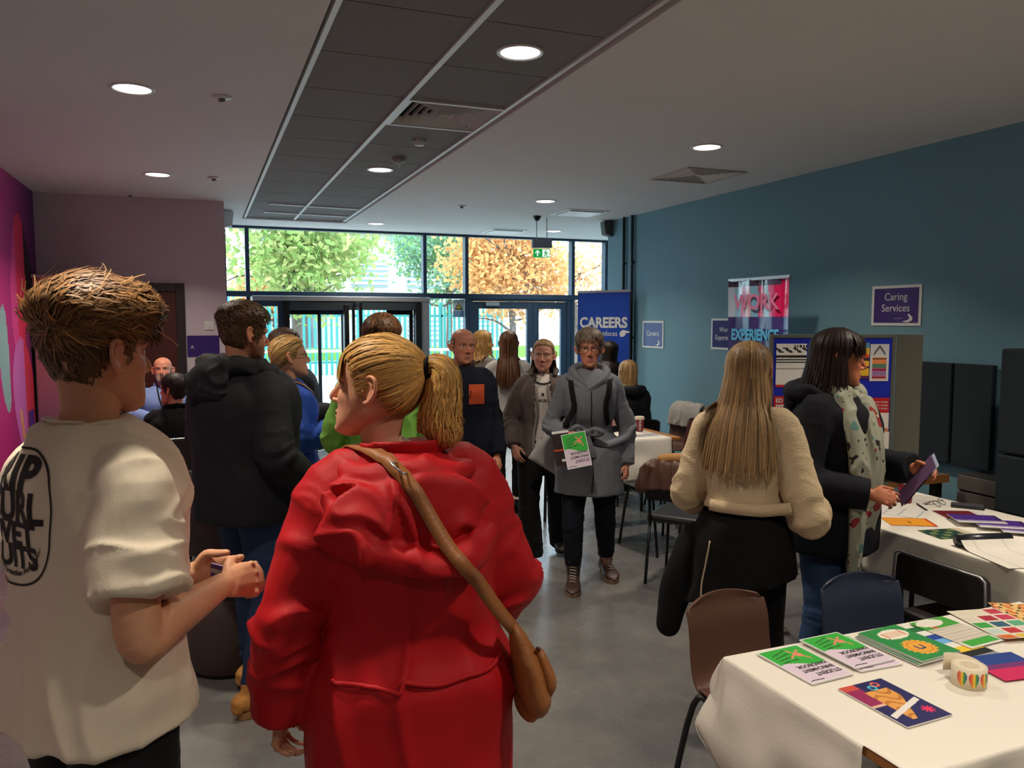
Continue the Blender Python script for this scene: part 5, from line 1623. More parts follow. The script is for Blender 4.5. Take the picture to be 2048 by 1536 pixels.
# side table papers
flat('paper_sheet', 'white form with faint lines beside the takeaway cup', 'paper', 3.22, 2.93, .744, .21, .297, R(30), lambda u, v: srgb(190, 190, 190) if abs((v * 14) % 1 - .5) < .06 and .1 < u < .9 else srgb(232, 228, 220), th=.0005)
flat('leaflet', 'orange leaflet on the side table', 'leaflet', 3.10, 2.74, .744, .15, .21, R(62), lambda u, v: srgb(206, 60, 30) if u < .06 or u > .94 or v < .05 else (srgb(160, 100, 20) if abs(v - .5) < .03 and .3 < u < .6 else srgb(236, 158, 40)), th=.001)
flat('leaflet', 'green photo leaflet lying on a cream page', 'leaflet', 3.10, 2.52, .744, .15, .21, R(80), lambda u, v: srgb(206, 190, 160) if v < .2 else (srgb(120, 130, 80) if math.sin(u * 13) * math.sin(v * 17) > .3 else srgb(30, 66, 54)), th=.001)
for i in range(5):
    flat('prospectus', 'purple prospectus with white bands in the fanned row', 'booklet', 3.37 + .03 * i, 2.60 - i * .10, .745 + .0042 * (5 - i), .15, .21, R(58 - i * 5), lambda u, v: srgb(230, 226, 226) if u < .12 or .2 < u < .27 else (srgb(74, 40, 130) if v > .1 else srgb(52, 30, 84)), th=.003, group='fanned purple prospectuses')
flat('prospectus', 'dark red prospectus at the head of the fanned row', 'booklet', 3.45, 2.745, .745, .15, .21, R(66), lambda u, v: srgb(110, 26, 34) if v > .15 else srgb(220, 214, 210), th=.003)
ob = empty('open_book', (3.02, 2.18, .743), R(75), 'open brochure with a rolled-back cover on the side table', 'book')
art('page', .30, .24, 30, 20, lambda u, v: srgb(214, 208, 198) if abs((v * 11) % 1 - .5) < .05 else srgb(228, 222, 212), ob, (0, 0, .004), bend=lambda u, v: .05 * math.exp(-((u - 1.0) / .13) ** 2))
m = MB(); m.add(*tube_geo([(.15, -.12, .03), (.15, .12, .03)], .026, 16), smooth=True); m.build('rolled_cover', mat('dark cover', srgb(34, 36, 44), .3), ob)
flat('sticky_note', 'pale yellow note under the open brochure', 'paper', 2.98, 1.98, .7435, .12, .10, R(80), lambda u, v: srgb(236, 220, 140), th=.0004)
gl = empty('folded_glasses', (3.52, 2.93, .744), R(20), 'folded spectacles lying on the side table', 'glasses')
m = MB()
for sx in (-1, 1): m.tube([(sx * .032 + .024 * math.cos(a), .018 * math.sin(a), .016 + .012 * math.sin(a)) for a in np.linspace(0, 6.283, 17)], .0016, 6)
m.tube([(-.056, 0, .018), (-.05, .05, .005), (.04, .055, .004)], .0016, 6); m.tube([(.056, 0, .018), (.05, .06, .005), (-.04, .065, .004)], .0016, 6)
m.build('frame', M_leg, gl)
ph = empty('phone', (3.625, 2.85, .7445), R(40), 'black phone lying near the folded spectacles', 'phone')
MB().box(-.038, .038, -.075, .075, 0, .014).build('case', mat('black case', srgb(22, 20, 28), .3), ph, bevel=.005)
MB().box(-.034, .034, -.07, .07, .014, .0145).build('screen', mat('phone screen', srgb(90, 88, 96), .1), ph)
pn = empty('pen', (3.40, 2.93, .749), R(60), 'thin dark pen beside the spectacles', 'pen'); m = MB(); m.tube([(-.07, 0, 0), (.06, 0, 0), (.07, 0, 0)], .004, 8); m.build('barrel', M_leg, pn)
# middle table papers
flat('leaflet', 'black and white leaflet on the middle table', 'leaflet', 3.42, 5.66, .744, .25, .18, R(10), lambda u, v: srgb(40, 38, 40) if .2 < v < .8 and ((u * 9) % 1 < .55) else srgb(226, 222, 220), th=.0006)
# desk things
flat('paper_sheet', 'white printed sheet on the far desk', 'paper', -.365, 7.15, .804, .21, .297, R(5), lambda u, v: srgb(150, 150, 150) if .5 < u < .9 and .5 < v < .8 else srgb(232, 230, 228), th=.0005)
fl = empty('document_case', (-.66, 7.25, .802), R(6), 'black document case on the far desk', 'case')
MB().box(-.16, .16, -.12, .12, 0, .035).build('case_body', M_dark, fl, bevel=.008); MB().box(-.05, .05, -.135, -.12, .01, .025).build('handle', M_dark, fl, bevel=.003)
# ================================================================== people in the room
M_rubber = mat('black rubber', srgb(22, 22, 22), .7)
M_blk = mat('black cotton', srgb(19, 19, 21), .9, bump=.15, bscale=300, spec=.2)
M_blkjk = mat('black soft shell', srgb(16, 18, 24), .75, bump=.1, bscale=250, spec=.3)
M_denim = mat('dark denim', srgb(38, 54, 84), .85, bump=.2, bscale=400, var=.35, vscale=7, spec=.2)
M_denim2 = mat('mid denim', srgb(52, 76, 112), .85, bump=.2, bscale=400, var=.35, vscale=7, spec=.2)
M_navyj = mat('navy trousers', srgb(20, 22, 32), .9, bump=.15, bscale=300, spec=.2)

def with_person(p, name, label, cat, group=None):
    """a thing worn or held: own top-level root standing where the person stands"""
    return empty(name, tuple(p.root.location), p.root.rotation_euler[2], label, cat, group)

def cast(bvh, x, z, front=True, gap=.002):
    sg = 1 if front else -1
    l, n, i, d = bvh.ray_cast(Vector((x, sg * 1.0, z)), Vector((0, -sg, 0)))
    if l is None: return None
    return np.array(l) + arr(0, sg, 0) * gap

def patch(p, bvh, m, cx, cz, w, h, front=True, nx=8, ny=8, gap=.003, name='pocket', fn=None, parent=None, tilt=0.0):
    V, F = [], []
    for j in range(ny + 1):
        for i in range(nx + 1):
            x, z = (i / nx - .5) * w, (j / ny - .5) * h
            if fn: x, z = fn(x, z)
            q = cast(bvh, cx + x * math.cos(tilt) - z * math.sin(tilt), cz + z * math.cos(tilt) + x * math.sin(tilt), front, gap)
            V.append(q if q is not None else arr(cx + x, 0, cz + z))
    for j in range(ny):
        for i in range(nx):
            a = j * (nx + 1) + i
            F.append((a, a + 1, a + nx + 2, a + nx + 1) if not front else (a, a + nx + 1, a + nx + 2, a + 1))
    return mesh_obj(name, V, F, m, parent or p.root, True)

def print_on(p, bvh, s, size, m, cx, cz, front=False, w=None, h=None, off=0.0, warp=None, parent=None, gap=.0018, sub=2, name='lettering'):
    """lettering that follows the cloth"""
    cu = bpy.data.curves.new('t', 'FONT'); cu.body = s; cu.size = size; cu.align_x = 'CENTER'; cu.align_y = 'CENTER'; cu.offset = off; cu.resolution_u = 3
    o = bpy.data.objects.new('t', cu); COL.objects.link(o)
    dg = bpy.context.evaluated_depsgraph_get(); dg.update()
    me = bpy.data.meshes.new_from_object(o.evaluated_get(dg)); bpy.data.objects.remove(o)
    bm = bmesh.new(); bm.from_mesh(me)
    bmesh.ops.triangulate(bm, faces=bm.faces)
    for _ in range(sub):
        L = [e for e in bm.edges if e.calc_length() > .008]
        if not L: break
        bmesh.ops.subdivide_edges(bm, edges=L, cuts=1); bmesh.ops.triangulate(bm, faces=bm.faces)
    co = np.array([v.co[:] for v in bm.verts])
    mn, mx = co.min(0), co.max(0); ce = (mn + mx) / 2
    sx = w / (mx[0] - mn[0]) if w else 1; sy = h / (mx[1] - mn[1]) if h else 1
    for v in bm.verts:
        x, z = (v.co.x - ce[0]) * sx, (v.co.y - ce[1]) * sy
        if warp: x, z = warp(x, z)
        q = cast(bvh, cx + (x if not front else -x), cz + z, front, gap)
        v.co = Vector(q) if q is not None else Vector((cx + x, 0, cz + z))
    bm.to_mesh(me); bm.free()
    return add_mesh(name, me, m, parent or p.root)

def cutaway(o, cond):
    """open a garment: drop the faces whose centre satisfies cond, then give the cloth thickness"""
    bm = bmesh.new(); bm.from_mesh(o.data)
    bmesh.ops.delete(bm, geom=[f for f in bm.faces if cond(f.calc_center_median())], context='FACES')
    bm.to_mesh(o.data); bm.free()
    sd = o.modifiers.new('cloth', 'SOLIDIFY'); sd.thickness = .007; sd.offset = -1

# ------------------------------------------------------------------ young man in the white printed T-shirt
B = Body(1.775, head=(-4, -2, 0), lean=(0, .015), pose=None, hs=1.03)
B.J['elR'] = arr(.255, -.045, 1.115); B.J['wrR'] = arr(.155, .195, 1.13)
B.J['elL'] = arr(-.25, -.02, 1.12); B.J['wrL'] = arr(-.06, .25, 1.10)
p = Person('young man in a cream printed T-shirt with tousled brown hair', (-.222, 1.80), 57, B, vox=.005, skin=(206, 152, 118))
p.flesh(hands={'R': dict(curl=.50, thumb=(-.4, .1, .9), fdir=(-.05, .95, -.1)), 'L': dict(curl=.6, thumb=(.3, .3, .9), fdir=(.6, .7, 0))}, hvox=.0032, red=.2)
M_tee = mat('cream cotton', srgb(226, 214, 192), .9, bump=.12, bscale=500, spec=.2)
o = p.top(M_tee, off=.032, hem=.875, short=.72, cuff=.016, amp=.019, flare=.035, soff=.026, name='t_shirt', f=7.0, seed=4.2, vox=.0062, keep=.6, depth=.012, shoulder=.002, vert=.3)
bv = p.top_bvh
M_ink = mat('black ink', srgb(30, 28, 26), .8)
pc, pz = -.01, 1.325
def ring(a, rx=.112, rz=.132):
    e = .78
    return rx * abs(math.cos(a)) ** e * (1 if math.cos(a) >= 0 else -1), rz * abs(math.sin(a)) ** e * (1 if math.sin(a) >= 0 else -1)
V, F = [], []
for i in range(72):
    x, z = ring(2 * math.pi * i / 72)
    for s_ in (1.0, .968): V.append(cast(bv, pc + x * s_, pz + z * s_, False, .0018))
for i in range(72):
    a, b = 2 * i, 2 * ((i + 1) % 72); F.append((a, a + 1, b + 1, b))
pr = mesh_obj('print_outline', V, F, M_ink, o)
def bulge(x, z): return x, z * (1 + .12 * math.cos(x / .1 * 1.3)) 
for s_, z, w, h in (('RIP', .084, .14, .062), ('CURL', .022, .19, .058), ('WET', -.030, .15, .042), ("SUITS", -.074, .15, .042)):
    print_on(p, bv, s_, .06, M_ink, pc, pz + z, w=w, h=h, off=.0022, warp=bulge, parent=o)
def arc(x, z):
    a = x / .108
    return .098 * math.sin(a), (z - .118 * math.cos(a) + .118)
print_on(p, bv, 'Torquay Trestles Hossegor', .019, M_ink, pc, pz - .110, w=.23, h=.014, off=.0006, warp=arc, parent=o)
p.collar(M_tee, r=.068, h=.022, tube=.006, z=.002, tilt=.012, name='neck_rib')
p.trousers(mat('black track trousers', srgb(17, 18, 22), .8, spec=.3), off=.016, amp=.006, flare=.03, top=.98)
for sx, z0, z1 in ((.245, .45, .80), (.255, .42, .74)):
    pts = [(sx - .02 if z1 > .75 else sx + .01, -.02 if z1 > .75 else .06, z) for z in np.linspace(z1, z0, 5)]
    p.strap(pts, .003, M_white, p.tr_bvh, .002, .001, name='piping')
p.shoes(M_blk, M_white)
hl = hairline(front=.05, temple=.03, side=-.02, ear=.018, back=-.045, nape=-.085)
Hh = Hair(srgb(132, 96, 58), .36, 21)
def T1_(q):
    lo = .030 + .02 * float(smoothstep((-q[1] - .03) / .05)) - .0 * q[1]
    return .003 + .036 * float(smoothstep((q[2] - lo) / .04)) + (.010 if q[1] > .04 and q[2] > .05 else 0)
Hh.shell(T1_, hl, k=.45, nz=.006)
hv = lambda q: max(hl(q), .034)
Hh.tufts(9000, hv, .055, .0040, lambda q: (.35 * math.sin(q[1] * 35 + q[2] * 30) + q[0] * 3, .9, -.1), lift=.10, T=T1_, curl=.10, rnd=.16)
Hh.tufts(900, hv, .05, .004, lambda q: (.6 * math.sin(q[1] * 35 + q[2] * 30), .6, .3), lift=.22, T=T1_, curl=.25, rnd=.3, k=1.25)
Hh.tufts(4500, hl, .012, .0028, lambda q: (0, .2, -1), lift=.05, T=lambda q: .002, zcap=.045, k=.40)
for _ in range(380):      # fringe falling over the brow
    x = Hh.rg.uniform(-.055, .06); q0, n0 = skull_hit((x * .9, .07, .085 + Hh.rg.normal(0, .01)))
    end = arr(x * 1.1 + Hh.rg.normal(0, .006), .118 - abs(x) * .5 + Hh.rg.normal(0, .004), .030 + Hh.rg.normal(0, .010))
    Hh.ribbon(catmull([q0 + n0 * .03, (q0 + end) / 2 + arr(0, .022, .022), end], 4), .005, arr(0, .85, .3), 1.05)
Hh.build(p.root, B.X)
cd_ = with_person(p, 'key_card', 'small purple card held by the young man in the cream T-shirt', 'card')
MB().box(-.03, .05, -.004, 0, -.03, .025).build('card', mat('purple card', srgb(84, 44, 120), .4), cd_, bevel=.003, loc=(.05, .27, 1.115), rot=(.3, .2, .5))
MB().box(-.028, .0, -.0045, -.004, .0, .012).build('clip', M_silver, cd_, loc=(.05, .27, 1.115), rot=(.3, .2, .5))

# ------------------------------------------------------------------ woman in the red coat
B = Body(1.69, True, 1.08, head=(-66, -7, 2), lean=(-.015, .0), headoff=(-.045, .01, .0), hs=1.0)
B.J['elL'] = arr(-.262, -.035, 1.07); B.J['wrL'] = arr(-.285, .03, .82)
B.J['elR'] = arr(.232, .015, 1.08); B.J['wrR'] = arr(.15, .22, 1.02)
p = Person('woman in a red hooded raincoat with a blonde ponytail', (.425, 1.72), 7, B, vox=.005, skin=(214, 158, 128))
p.flesh(hvox=.0028, brow=(150, 112, 76), hands={'L': dict(curl=.55, thumb=(.3, 1, 0)), 'R': dict(curl=.6)}, red=.16, fat=.05, nose=1.0)
M_red = mat('red waterproof cloth', srgb(178, 14, 24), .62, bump=.08, bscale=300, spec=.3, var=.05, vscale=10)
o = p.top(M_red, off=.05, hem=.60, amp=.019, flare=.02, waist=.012, name='raincoat', f=6.0, seed=9.3, vox=.0068, keep=.55, depth=.02, soff=.04, sleeve=.97, cuff=.012, zw=1.0, vert=.35)
bv = p.top_bvh
# hood lying on the back
N = B.J['neck'] - arr(0, 0, .035)
hood = [tube_geo([(-.15, .09, N[2] - .05), (-.155, .0, N[2] - .005), (-.10, -.10, N[2] + .0), (0, -.13, N[2] + .008), (.095, -.105, N[2] + .005), (.125, -.01, N[2] - .01), (.11, .08, N[2] - .04)], [(.022, .03), (.03, .032), (.034, .036), (.036, .034), (.034, .03), (.026, .03), (.018, .025)], 14, 5),
        ellipsoid_geo((-.03, -.155, N[2] - .075), (.175, .055, .085), 22, rot=Matrix.Rotation(R(-8), 3, 'Y')),
        tube_geo([(-.185, -.10, N[2] - .035), (-.12, -.19, N[2] - .115), (0, -.215, N[2] - .16), (.10, -.19, N[2] - .15), (.16, -.15, N[2] - .10)], [.022, .03, .034, .03, .018], 12, 5),
        tube_geo([(-.16, -.09, N[2] - .01), (-.05, -.17, N[2] - .045), (.06, -.17, N[2] - .06), (.13, -.12, N[2] - .05)], [.02, .024, .024, .018], 10, 5)]
def hf(co, no):
    w = vnoise(co * 9)
    r_ = (1 - np.abs(vnoise(np.stack([co[:, 0] * 9 + w, co[:, 2] * 20 + co[:, 0] * 10 + w, co[:, 1] * 9], 1) + 5))) ** 3 - .3
    return co + no * (.020 * r_)[:, None]
ho, hbv = p.cloth('hood', hood, M_red, .0062, 4, hf, .7)
cl = p.collar(M_red, r=.078, h=.06, tube=.009, z=-.032, tilt=.016, name='collar', front_gap=.5)
# drawn-in waist seam and storm-flap edges
zc = 1.0
pts = []
for a in np.linspace(math.pi * .72, math.pi * 1.28, 22): pts.append((math.sin(a) * .3, math.cos(a) * .3, zc - .018 * math.sin((a - math.pi) * 1.0)))
p.strap(pts, .010, M_red, bv, .003, .004, name='waist_seam', k=3)
p.strap([(-.2, -.2, 1.235), (-.1, -.25, 1.215), (0, -.25, 1.21), (.1, -.25, 1.215), (.2, -.2, 1.235)], .008, M_red, bv, .003, .003, name='yoke_seam')
print_on(p, bv, 'tresspass', .018, mat('faded red print', srgb(214, 70, 70), .7), -.255, 1.13, w=.05, h=.012) if False else None
p.trousers(M_navyj, off=.012); p.shoes(M_blk, M_rubber)
hl = hairline(front=.058, temple=.03, side=-.035, ear=.014, back=-.05, nape=-.09)
Hh = Hair(srgb(208, 160, 92), .22, 33)
tie = (.0, -.112, .062)
Hh.shell(lambda q: .007, hl, k=.62)
Hh.gather(3800, hl, tie, w=.0042, off=.009)
# fringe: tint raised, painting in light that passes through the strands
for _ in range(650):
    x = Hh.rg.uniform(-.062, .062); q0, n0 = skull_hit((x * .8, .075, .085 + Hh.rg.normal(0, .008)))
    end = arr(x * 1.05, .093 - abs(x) ** 2 * 6.5 + Hh.rg.normal(0, .0015), .024 + Hh.rg.normal(0, .005) - abs(x) * .2)
    mid = (q0 + end) / 2 + arr(0, .012, .010)
    P_ = catmull([q0 + n0 * .008, mid, end], 4); Hh.ribbon(P_, .0055, arr(x * 6, .9, .3), 1.7)
tail = [(0, -.108, .062), (.004, -.134, .070), (.006, -.155, .052), (.006, -.160, .01), (.008, -.158, -.045), (.012, -.162, -.09), (.014, -.15, -.118)]
Hh.tail(tail, [.014, .028, .036, .040, .047, .046, .014], 1700, w=.0042, frizz=.25)
Hh.build(p.root, B.X)
tv, tf = tube_geo([tuple(B.X[:3, :3] @ (arr(*tie) + arr(.020 * math.cos(a), -.006, .024 * math.sin(a))) + B.X[:3, 3]) for a in np.linspace(0, 6.283, 17)], .006, 8)
mesh_obj('hair_tie', tv, tf, M_blk, p.root, True)
M_tan = mat('tan leather', srgb(150, 92, 46), .5, bump=.12, bscale=120, var=.15, vscale=9)
bag = with_person(p, 'shoulder_bag', 'tan leather shoulder bag slung across the red raincoat', 'bag')
both = BVHTree.FromPolygons([v.co for v in ho.data.vertices] + [v.co for v in o.data.vertices], [tuple(q.vertices) for q in ho.data.polygons] + [tuple(i + len(ho.data.vertices) for i in q.vertices) for q in o.data.polygons])
st = p.strap([(-.15, .12, 1.34), (-.135, .04, 1.43), (-.095, -.08, 1.45), (-.02, -.22, 1.38), (.05, -.28, 1.27), (.11, -.26, 1.17), (.165, -.20, 1.09), (.208, -.150, 1.03)], .03, M_tan, both, .007, .004, parent=bag, k=7, sm=14, free=.80)
mid = sum((st.data.vertices[4 * 19 + q_].co for q_ in range(4)), Vector()) / 4
bk = MB(); 
for a, b in (((-.02, -.016), (-.02, .016)), ((-.02, .016), (.02, .016)), ((.02, .016), (.02, -.016)), ((.02, -.016), (-.02, -.016))): bk.tube([(a[0], a[1], 0), (b[0], b[1], 0)], .0025, 6)
bk.build('buckle', M_silver, bag, loc=tuple(mid + Vector((0, -.009, .010))), rot=(R(38), R(8), R(65)))
bs = [tube_geo([(.208, -.150, 1.035), (.226, -.145, .99), (.246, -.135, .93), (.252, -.125, .88), (.246, -.12, .855)], [(.008, .025), (.022, .05), (.032, .078), (.034, .085), (.020, .06)], 18, 5, ref=(1, 0, 0), caps='round')]
bo = add_mesh('bag_body', remesh(bs, .006, 3, lambda co, no: co + no * (.006 * ((1 - np.abs(vnoise(co * 14))) ** 3 - .3))[:, None], .6), M_tan, bag)
bm_ = MB(); bm_.tube([(.250, -.185, 1.0), (.276, -.14, .965), (.280, -.085, .95)], .004, 6); bm_.build('zip', mat('dark zip', srgb(70, 44, 24), .5), bag)
pk = [tube_geo([(.262, -.165, .975), (.278, -.17, .92), (.276, -.172, .89)], [(.012, .025), (.018, .035), (.01, .02)], 12, 4, ref=(1, 0, 0), caps='round')]
add_mesh('side_pocket', remesh(pk, .006, 3, None, .7), M_tan, bag)

# ------------------------------------------------------------------ man in the black hooded jacket, jeans and tan boots
B = Body(1.79, False, 1.08, head=(14, 4, 0), lean=(0, -.02))
B.J['elR'] = arr(.27, -.05, 1.13); B.J['wrR'] = arr(.17, .17, 1.00)
B.J['elL'] = arr(-.27, -.02, 1.14); B.J['wrL'] = arr(-.12, .21, 1.04)
B.J['anR'] = arr(.10, -.06, .085); B.J['knR'] = arr(.105, .03, .51); B.J['anL'] = arr(-.13, .12, .085); B.J['knL'] = arr(-.115, .10, .52)
p = Person('man in a black hooded jacket, jeans and tan lace-up boots', (.17, 3.60), 56, B, vox=.0065, skin=(188, 128, 100))
p.flesh(stub=.75, stubc=(70, 48, 36), brow=(60, 40, 28), hvox=.0045)
o = p.top(M_blkjk, off=.062, hem=.83, amp=.010, name='jacket', seed=3.3, f=7, depth=.03, soff=.045, cuff=.0)
N = B.J['neck']
hood = [tube_geo([(-.10, .09, N[2] - .03), (-.14, -.02, N[2] + .005), (-.09, -.12, N[2] + .02), (0, -.155, N[2] + .02), (.09, -.12, N[2] + .02), (.14, -.02, N[2] + .005), (.10, .09, N[2] - .03)], [.03, .042, .048, .05, .048, .042, .03], 14, 5),
        ellipsoid_geo((0, -.175, N[2] - .06), (.13, .07, .11), 18)]
p.cloth('hood', hood, M_blkjk, .009, 4, hf, .5)
M_grey = mat('grey piping', srgb(120, 128, 140), .6)
p.strap([(.02, .3, 1.40), (.03, .3, 1.2), (.03, .3, 1.0), (.03, .28, .86)], .012, M_grey, p.top_bvh, .004, .003, name='zip')
p.strap([(.12, .25, 1.08), (.2, .2, 1.0), (.23, .12, .9)], .008, M_grey, p.top_bvh, .004, .002, name='pocket_trim')
p.trousers(M_denim, off=.016, amp=.009, z_end=.10)
M_tanb = mat('tan nubuck', srgb(176, 122, 58), .85, bump=.1, bscale=200, var=.1, vscale=20)
p.shoes(M_tanb, mat('boot sole', srgb(150, 108, 60), .8), (.12, -.1), boot=.05, sole=.028, lace=mat('tan lace', srgb(200, 158, 92), .8), wide=1.12, size=.29, name='boot')
hl = hairline(front=.064, temple=.045, side=-.03, ear=.012, back=-.045, nape=-.08)
Hh = Hair(srgb(74, 54, 34), .3, 5)
T_ = lambda q: .004 + .022 * float(smoothstep((q[2] - .03) / .05))
Hh.shell(T_, hl, k=.55, nz=.004)
Hh.tufts(2600, hl, .03, .006, lambda q: (0, .6, -.4), lift=.22, T=T_)
Hh.build(p.root, B.X)

# ------------------------------------------------------------------ woman in the blue top
B = Body(1.62, True, 1.2, head=(3, -6, 0), hs=1.06)
B.J['elR'] = arr(.23, .02, 1.02); B.J['wrR'] = arr(.13, .26, 1.14)
B.J['elL'] = arr(-.22, .03, 1.02); B.J['wrL'] = arr(-.06, .27, 1.05)
p = Person('woman in a bright blue top with glasses and tied-back fair hair', (.46, 4.64), 84, B, vox=.0065, skin=(206, 150, 122))
p.flesh(hvox=.0042, hands={'R': dict(curl=.2, point=.0, thumb=(-.3, .2, .9), fdir=(-.3, .8, .45))}, brow=(140, 104, 70))
M_blue = mat('blue jersey', srgb(24, 66, 160), .85, bump=.1, bscale=300)
o = p.top(M_blue, off=.016, hem=.80, amp=.009, name='blue_top', seed=6.1, flare=.02)
patch(p, p.top_bvh, M_blk, 0, 1.325, .2, .05, front=False, name='black_yoke', gap=.004)
p.strap([(.07, .1, 1.26), (.07, .02, 1.34), (.065, -.06, 1.33), (.05, -.14, 1.25), (-.05, -.18, 1.1)], .018, M_tan, p.top_bvh, .005, .003, name='bag_strap')
p.trousers(M_blk, off=.012); p.shoes(M_blk, M_rubber)
p.glasses(mat('dark glasses frame', srgb(30, 26, 26), .4), r=.0205, th=.002)
hl = hairline(front=.064, temple=.04, side=-.015, ear=.016, back=-.05, nape=-.085)
Hh = Hair(srgb(182, 146, 92), .28, 8)
Hh.shell(lambda q: .008, hl, k=.6); Hh.gather(1500, hl, (0, -.125, -.03), w=.005, off=.01)
Hh.tail([(0, -.12, -.03), (0, -.15, -.04), (0, -.16, -.08), (0, -.15, -.12)], [.015, .026, .026, .01], 260, w=.005)
Hh.build(p.root, B.X)

# ------------------------------------------------------------------ seated pair at the far-left desk
B = Body(1.72, False, 1.18, seat=.525, head=(8, -10, 0), lean=(0, .10))
for q, s_ in (('R', 1), ('L', -1)):
    B.J['el' + q] = arr(s_ * .30, .20, .90); B.J['wr' + q] = arr(s_ * .10, .40, .846)
p = Person('bald bearded man in a pale blue shirt seated behind the desk', (-.335, 7.83), 176, B, vox=.007, skin=(204, 134, 108))
p.flesh(hvox=.005, stub=.9, stubc=(176, 168, 160), brow=(120, 100, 84), red=.5, smile=.4)
p.top(mat('pale blue shirt', srgb(120, 142, 196), .85, bump=.08, bscale=300), off=.02, hem=.50, amp=.010, name='shirt', seed=2.2)
p.collar(MATS['pale blue shirt'], r=.064, h=.035, tube=.008, z=.0, front_gap=.35)
p.strap([(.05, .06, 1.16), (.04, .2, 1.02), (.0, .3, .86)], .012, M_blkjk, p.top_bvh, .004, .002, name='lanyard')
p.strap([(-.05, .06, 1.16), (-.04, .2, 1.02), (.0, .3, .86)], .012, M_blkjk, p.top_bvh, .004, .002, name='lanyard')
p.trousers(M_navyj, off=.012); p.shoes(M_blk, M_rubber)
hl = hairline(front=.2, temple=.2, side=-.02, ear=.0, back=-.04, nape=-.08)
Hh = Hair(srgb(150, 140, 132), .25, 9)
hb_ = lambda q: max(hl(q), -.02 if q[2] < .03 else .5)
Hh.tufts(900, lambda q: hl(q) if q[2] < .035 else 1, .018, .004, lambda q: (0, -.3, -1), lift=.1, T=lambda q: .002)
Hh.build(p.root, B.X)

B = Body(1.60, False, 1.16, seat=.485, hs=1.05, head=(-48, -6, 0), lean=(0, .06))
p = Person('dark-haired man in a black jacket seated with his back turned', (-.19, 6.45), -8, B, vox=.007, skin=(196, 132, 104))
p.flesh(hvox=.005, brow=(50, 36, 30))
p.top(M_blk, off=.04, hem=.52, amp=.010, name='jacket', seed=8.2, depth=.02)
p.collar(M_blk, r=.07, h=.045, tube=.01, z=-.005)
p.trousers(M_navyj, off=.012); p.shoes(M_blk, M_rubber)
hl = hairline()
Hh = Hair(srgb(44, 33, 28), .3, 10); T_ = lambda q: .006 + .012 * float(smoothstep(q[2] / .06))
Hh.shell(T_, hl, k=.8); Hh.tufts(1500, hl, .03, .006, lambda q: (0, -.5, -.6), lift=.12, T=T_); Hh.build(p.root, B.X)

# ------------------------------------------------------------------ man in black behind the blue top
B = Body(1.66, False, 1.05, head=(10, 0, 0))
B.J['elR'] = arr(.23, .10, 1.08); B.J['wrR'] = arr(.12, .28, 1.1); B.J['elL'] = arr(-.2, .12, 1.05); B.J['wrL'] = arr(-.08, .3, 1.05)
p = Person('person in a dark padded jacket standing beyond the woman in blue', (.50, 5.36), 95, B, vox=.0075, skin=(190, 132, 108))
p.flesh(hvox=.006)
p.top(M_blkjk, off=.05, hem=.8, amp=.012, name='jacket', seed=11.2, depth=.05)
p.trousers(M_navyj, off=.012); p.shoes(M_blk, M_rubber)
Hh = Hair(srgb(84, 62, 50), .3, 11); T_ = lambda q: .012
Hh.shell(T_, hl, k=.7); Hh.tufts(1300, hl, .03, .006, lambda q: (0, -.5, -.6), lift=.12, T=T_); Hh.build(p.root, B.X)

# ------------------------------------------------------------------ boy in green beyond the red coat
B = Body(1.74, False, 1.0, head=(12, 0, 0))
B.J['elL'] = arr(-.25, .02, 1.10); B.J['wrL'] = arr(-.14, .17, 1.00); B.J['elR'] = arr(.20, .02, 1.1); B.J['wrR'] = arr(.12, .18, 1.0)
p = Person('brown-haired youth in a light green top beyond the red raincoat', (.853, 3.98), 10, B, vox=.0065, skin=(204, 148, 118))
p.flesh(hvox=.005)
p.top(mat('light green cloth', srgb(118, 176, 70), .85, bump=.08, bscale=300), off=.022, hem=.82, amp=.01, name='green_top', seed=12.2)
p.trousers(M_denim, off=.014); p.shoes(M_blk, M_rubber)
Hh = Hair(srgb(92, 62, 38), .32, 12); T_ = lambda q: .008 + .016 * float(smoothstep(q[2] / .06))
Hh.shell(T_, hl, k=.6); Hh.tufts(2600, hl, .035, .006, lambda q: (.6 * q[0] * 12, -.2 - q[1] * 6, -.5), lift=.12, T=T_); Hh.build(p.root, B.X)

# ------------------------------------------------------------------ balding man in the navy fleece
B = Body(1.655, False, 1.14, head=(-24, -2, -4), hs=1.03)
B.J['wrL'] = arr(-.24, .08, .80); B.J['wrR'] = arr(.23, .05, .80)
p = Person('balding smiling man in a navy fleece with an orange chest pocket', (1.63, 5.08), 200, B, vox=.0065, skin=(198, 132, 106))
p.flesh(hvox=.0042, brow=(120, 84, 64), smile=1.4, red=.35, fat=.05)
o = p.top(mat('navy fleece', srgb(22, 25, 38), .95, bump=.15, bscale=250, spec=.2), off=.035, hem=.80, amp=.008, name='fleece_jacket', seed=13.1, depth=.02)
M_or = mat('orange pocket cloth', srgb(196, 74, 34), .8, bump=.08, bscale=300)
pk = patch(p, p.top_bvh, M_or, -.105, 1.215, .10, .13, front=True, name='chest_pocket', gap=.004)
p.strap([(-.085, .3, 1.265), (-.088, .3, 1.18)], .008, mat('dark zip2', srgb(90, 30, 20), .6), p.top_bvh, .007, .003, name='pocket_zip')
p.strap([(0, .3, 1.36), (0, .3, 1.2), (0, .3, 1.02), (0, .3, .84)], .009, M_blk, p.top_bvh, .003, .003, name='zip')
p.collar(mat('brown fleece lining', srgb(64, 46, 40), .95), r=.074, h=.06, tube=.012, z=-.01, front_gap=.45)
p.trousers(mat('olive trousers', srgb(44, 44, 38), .9, bump=.1), off=.016); p.shoes(M_blk, M_rubber)
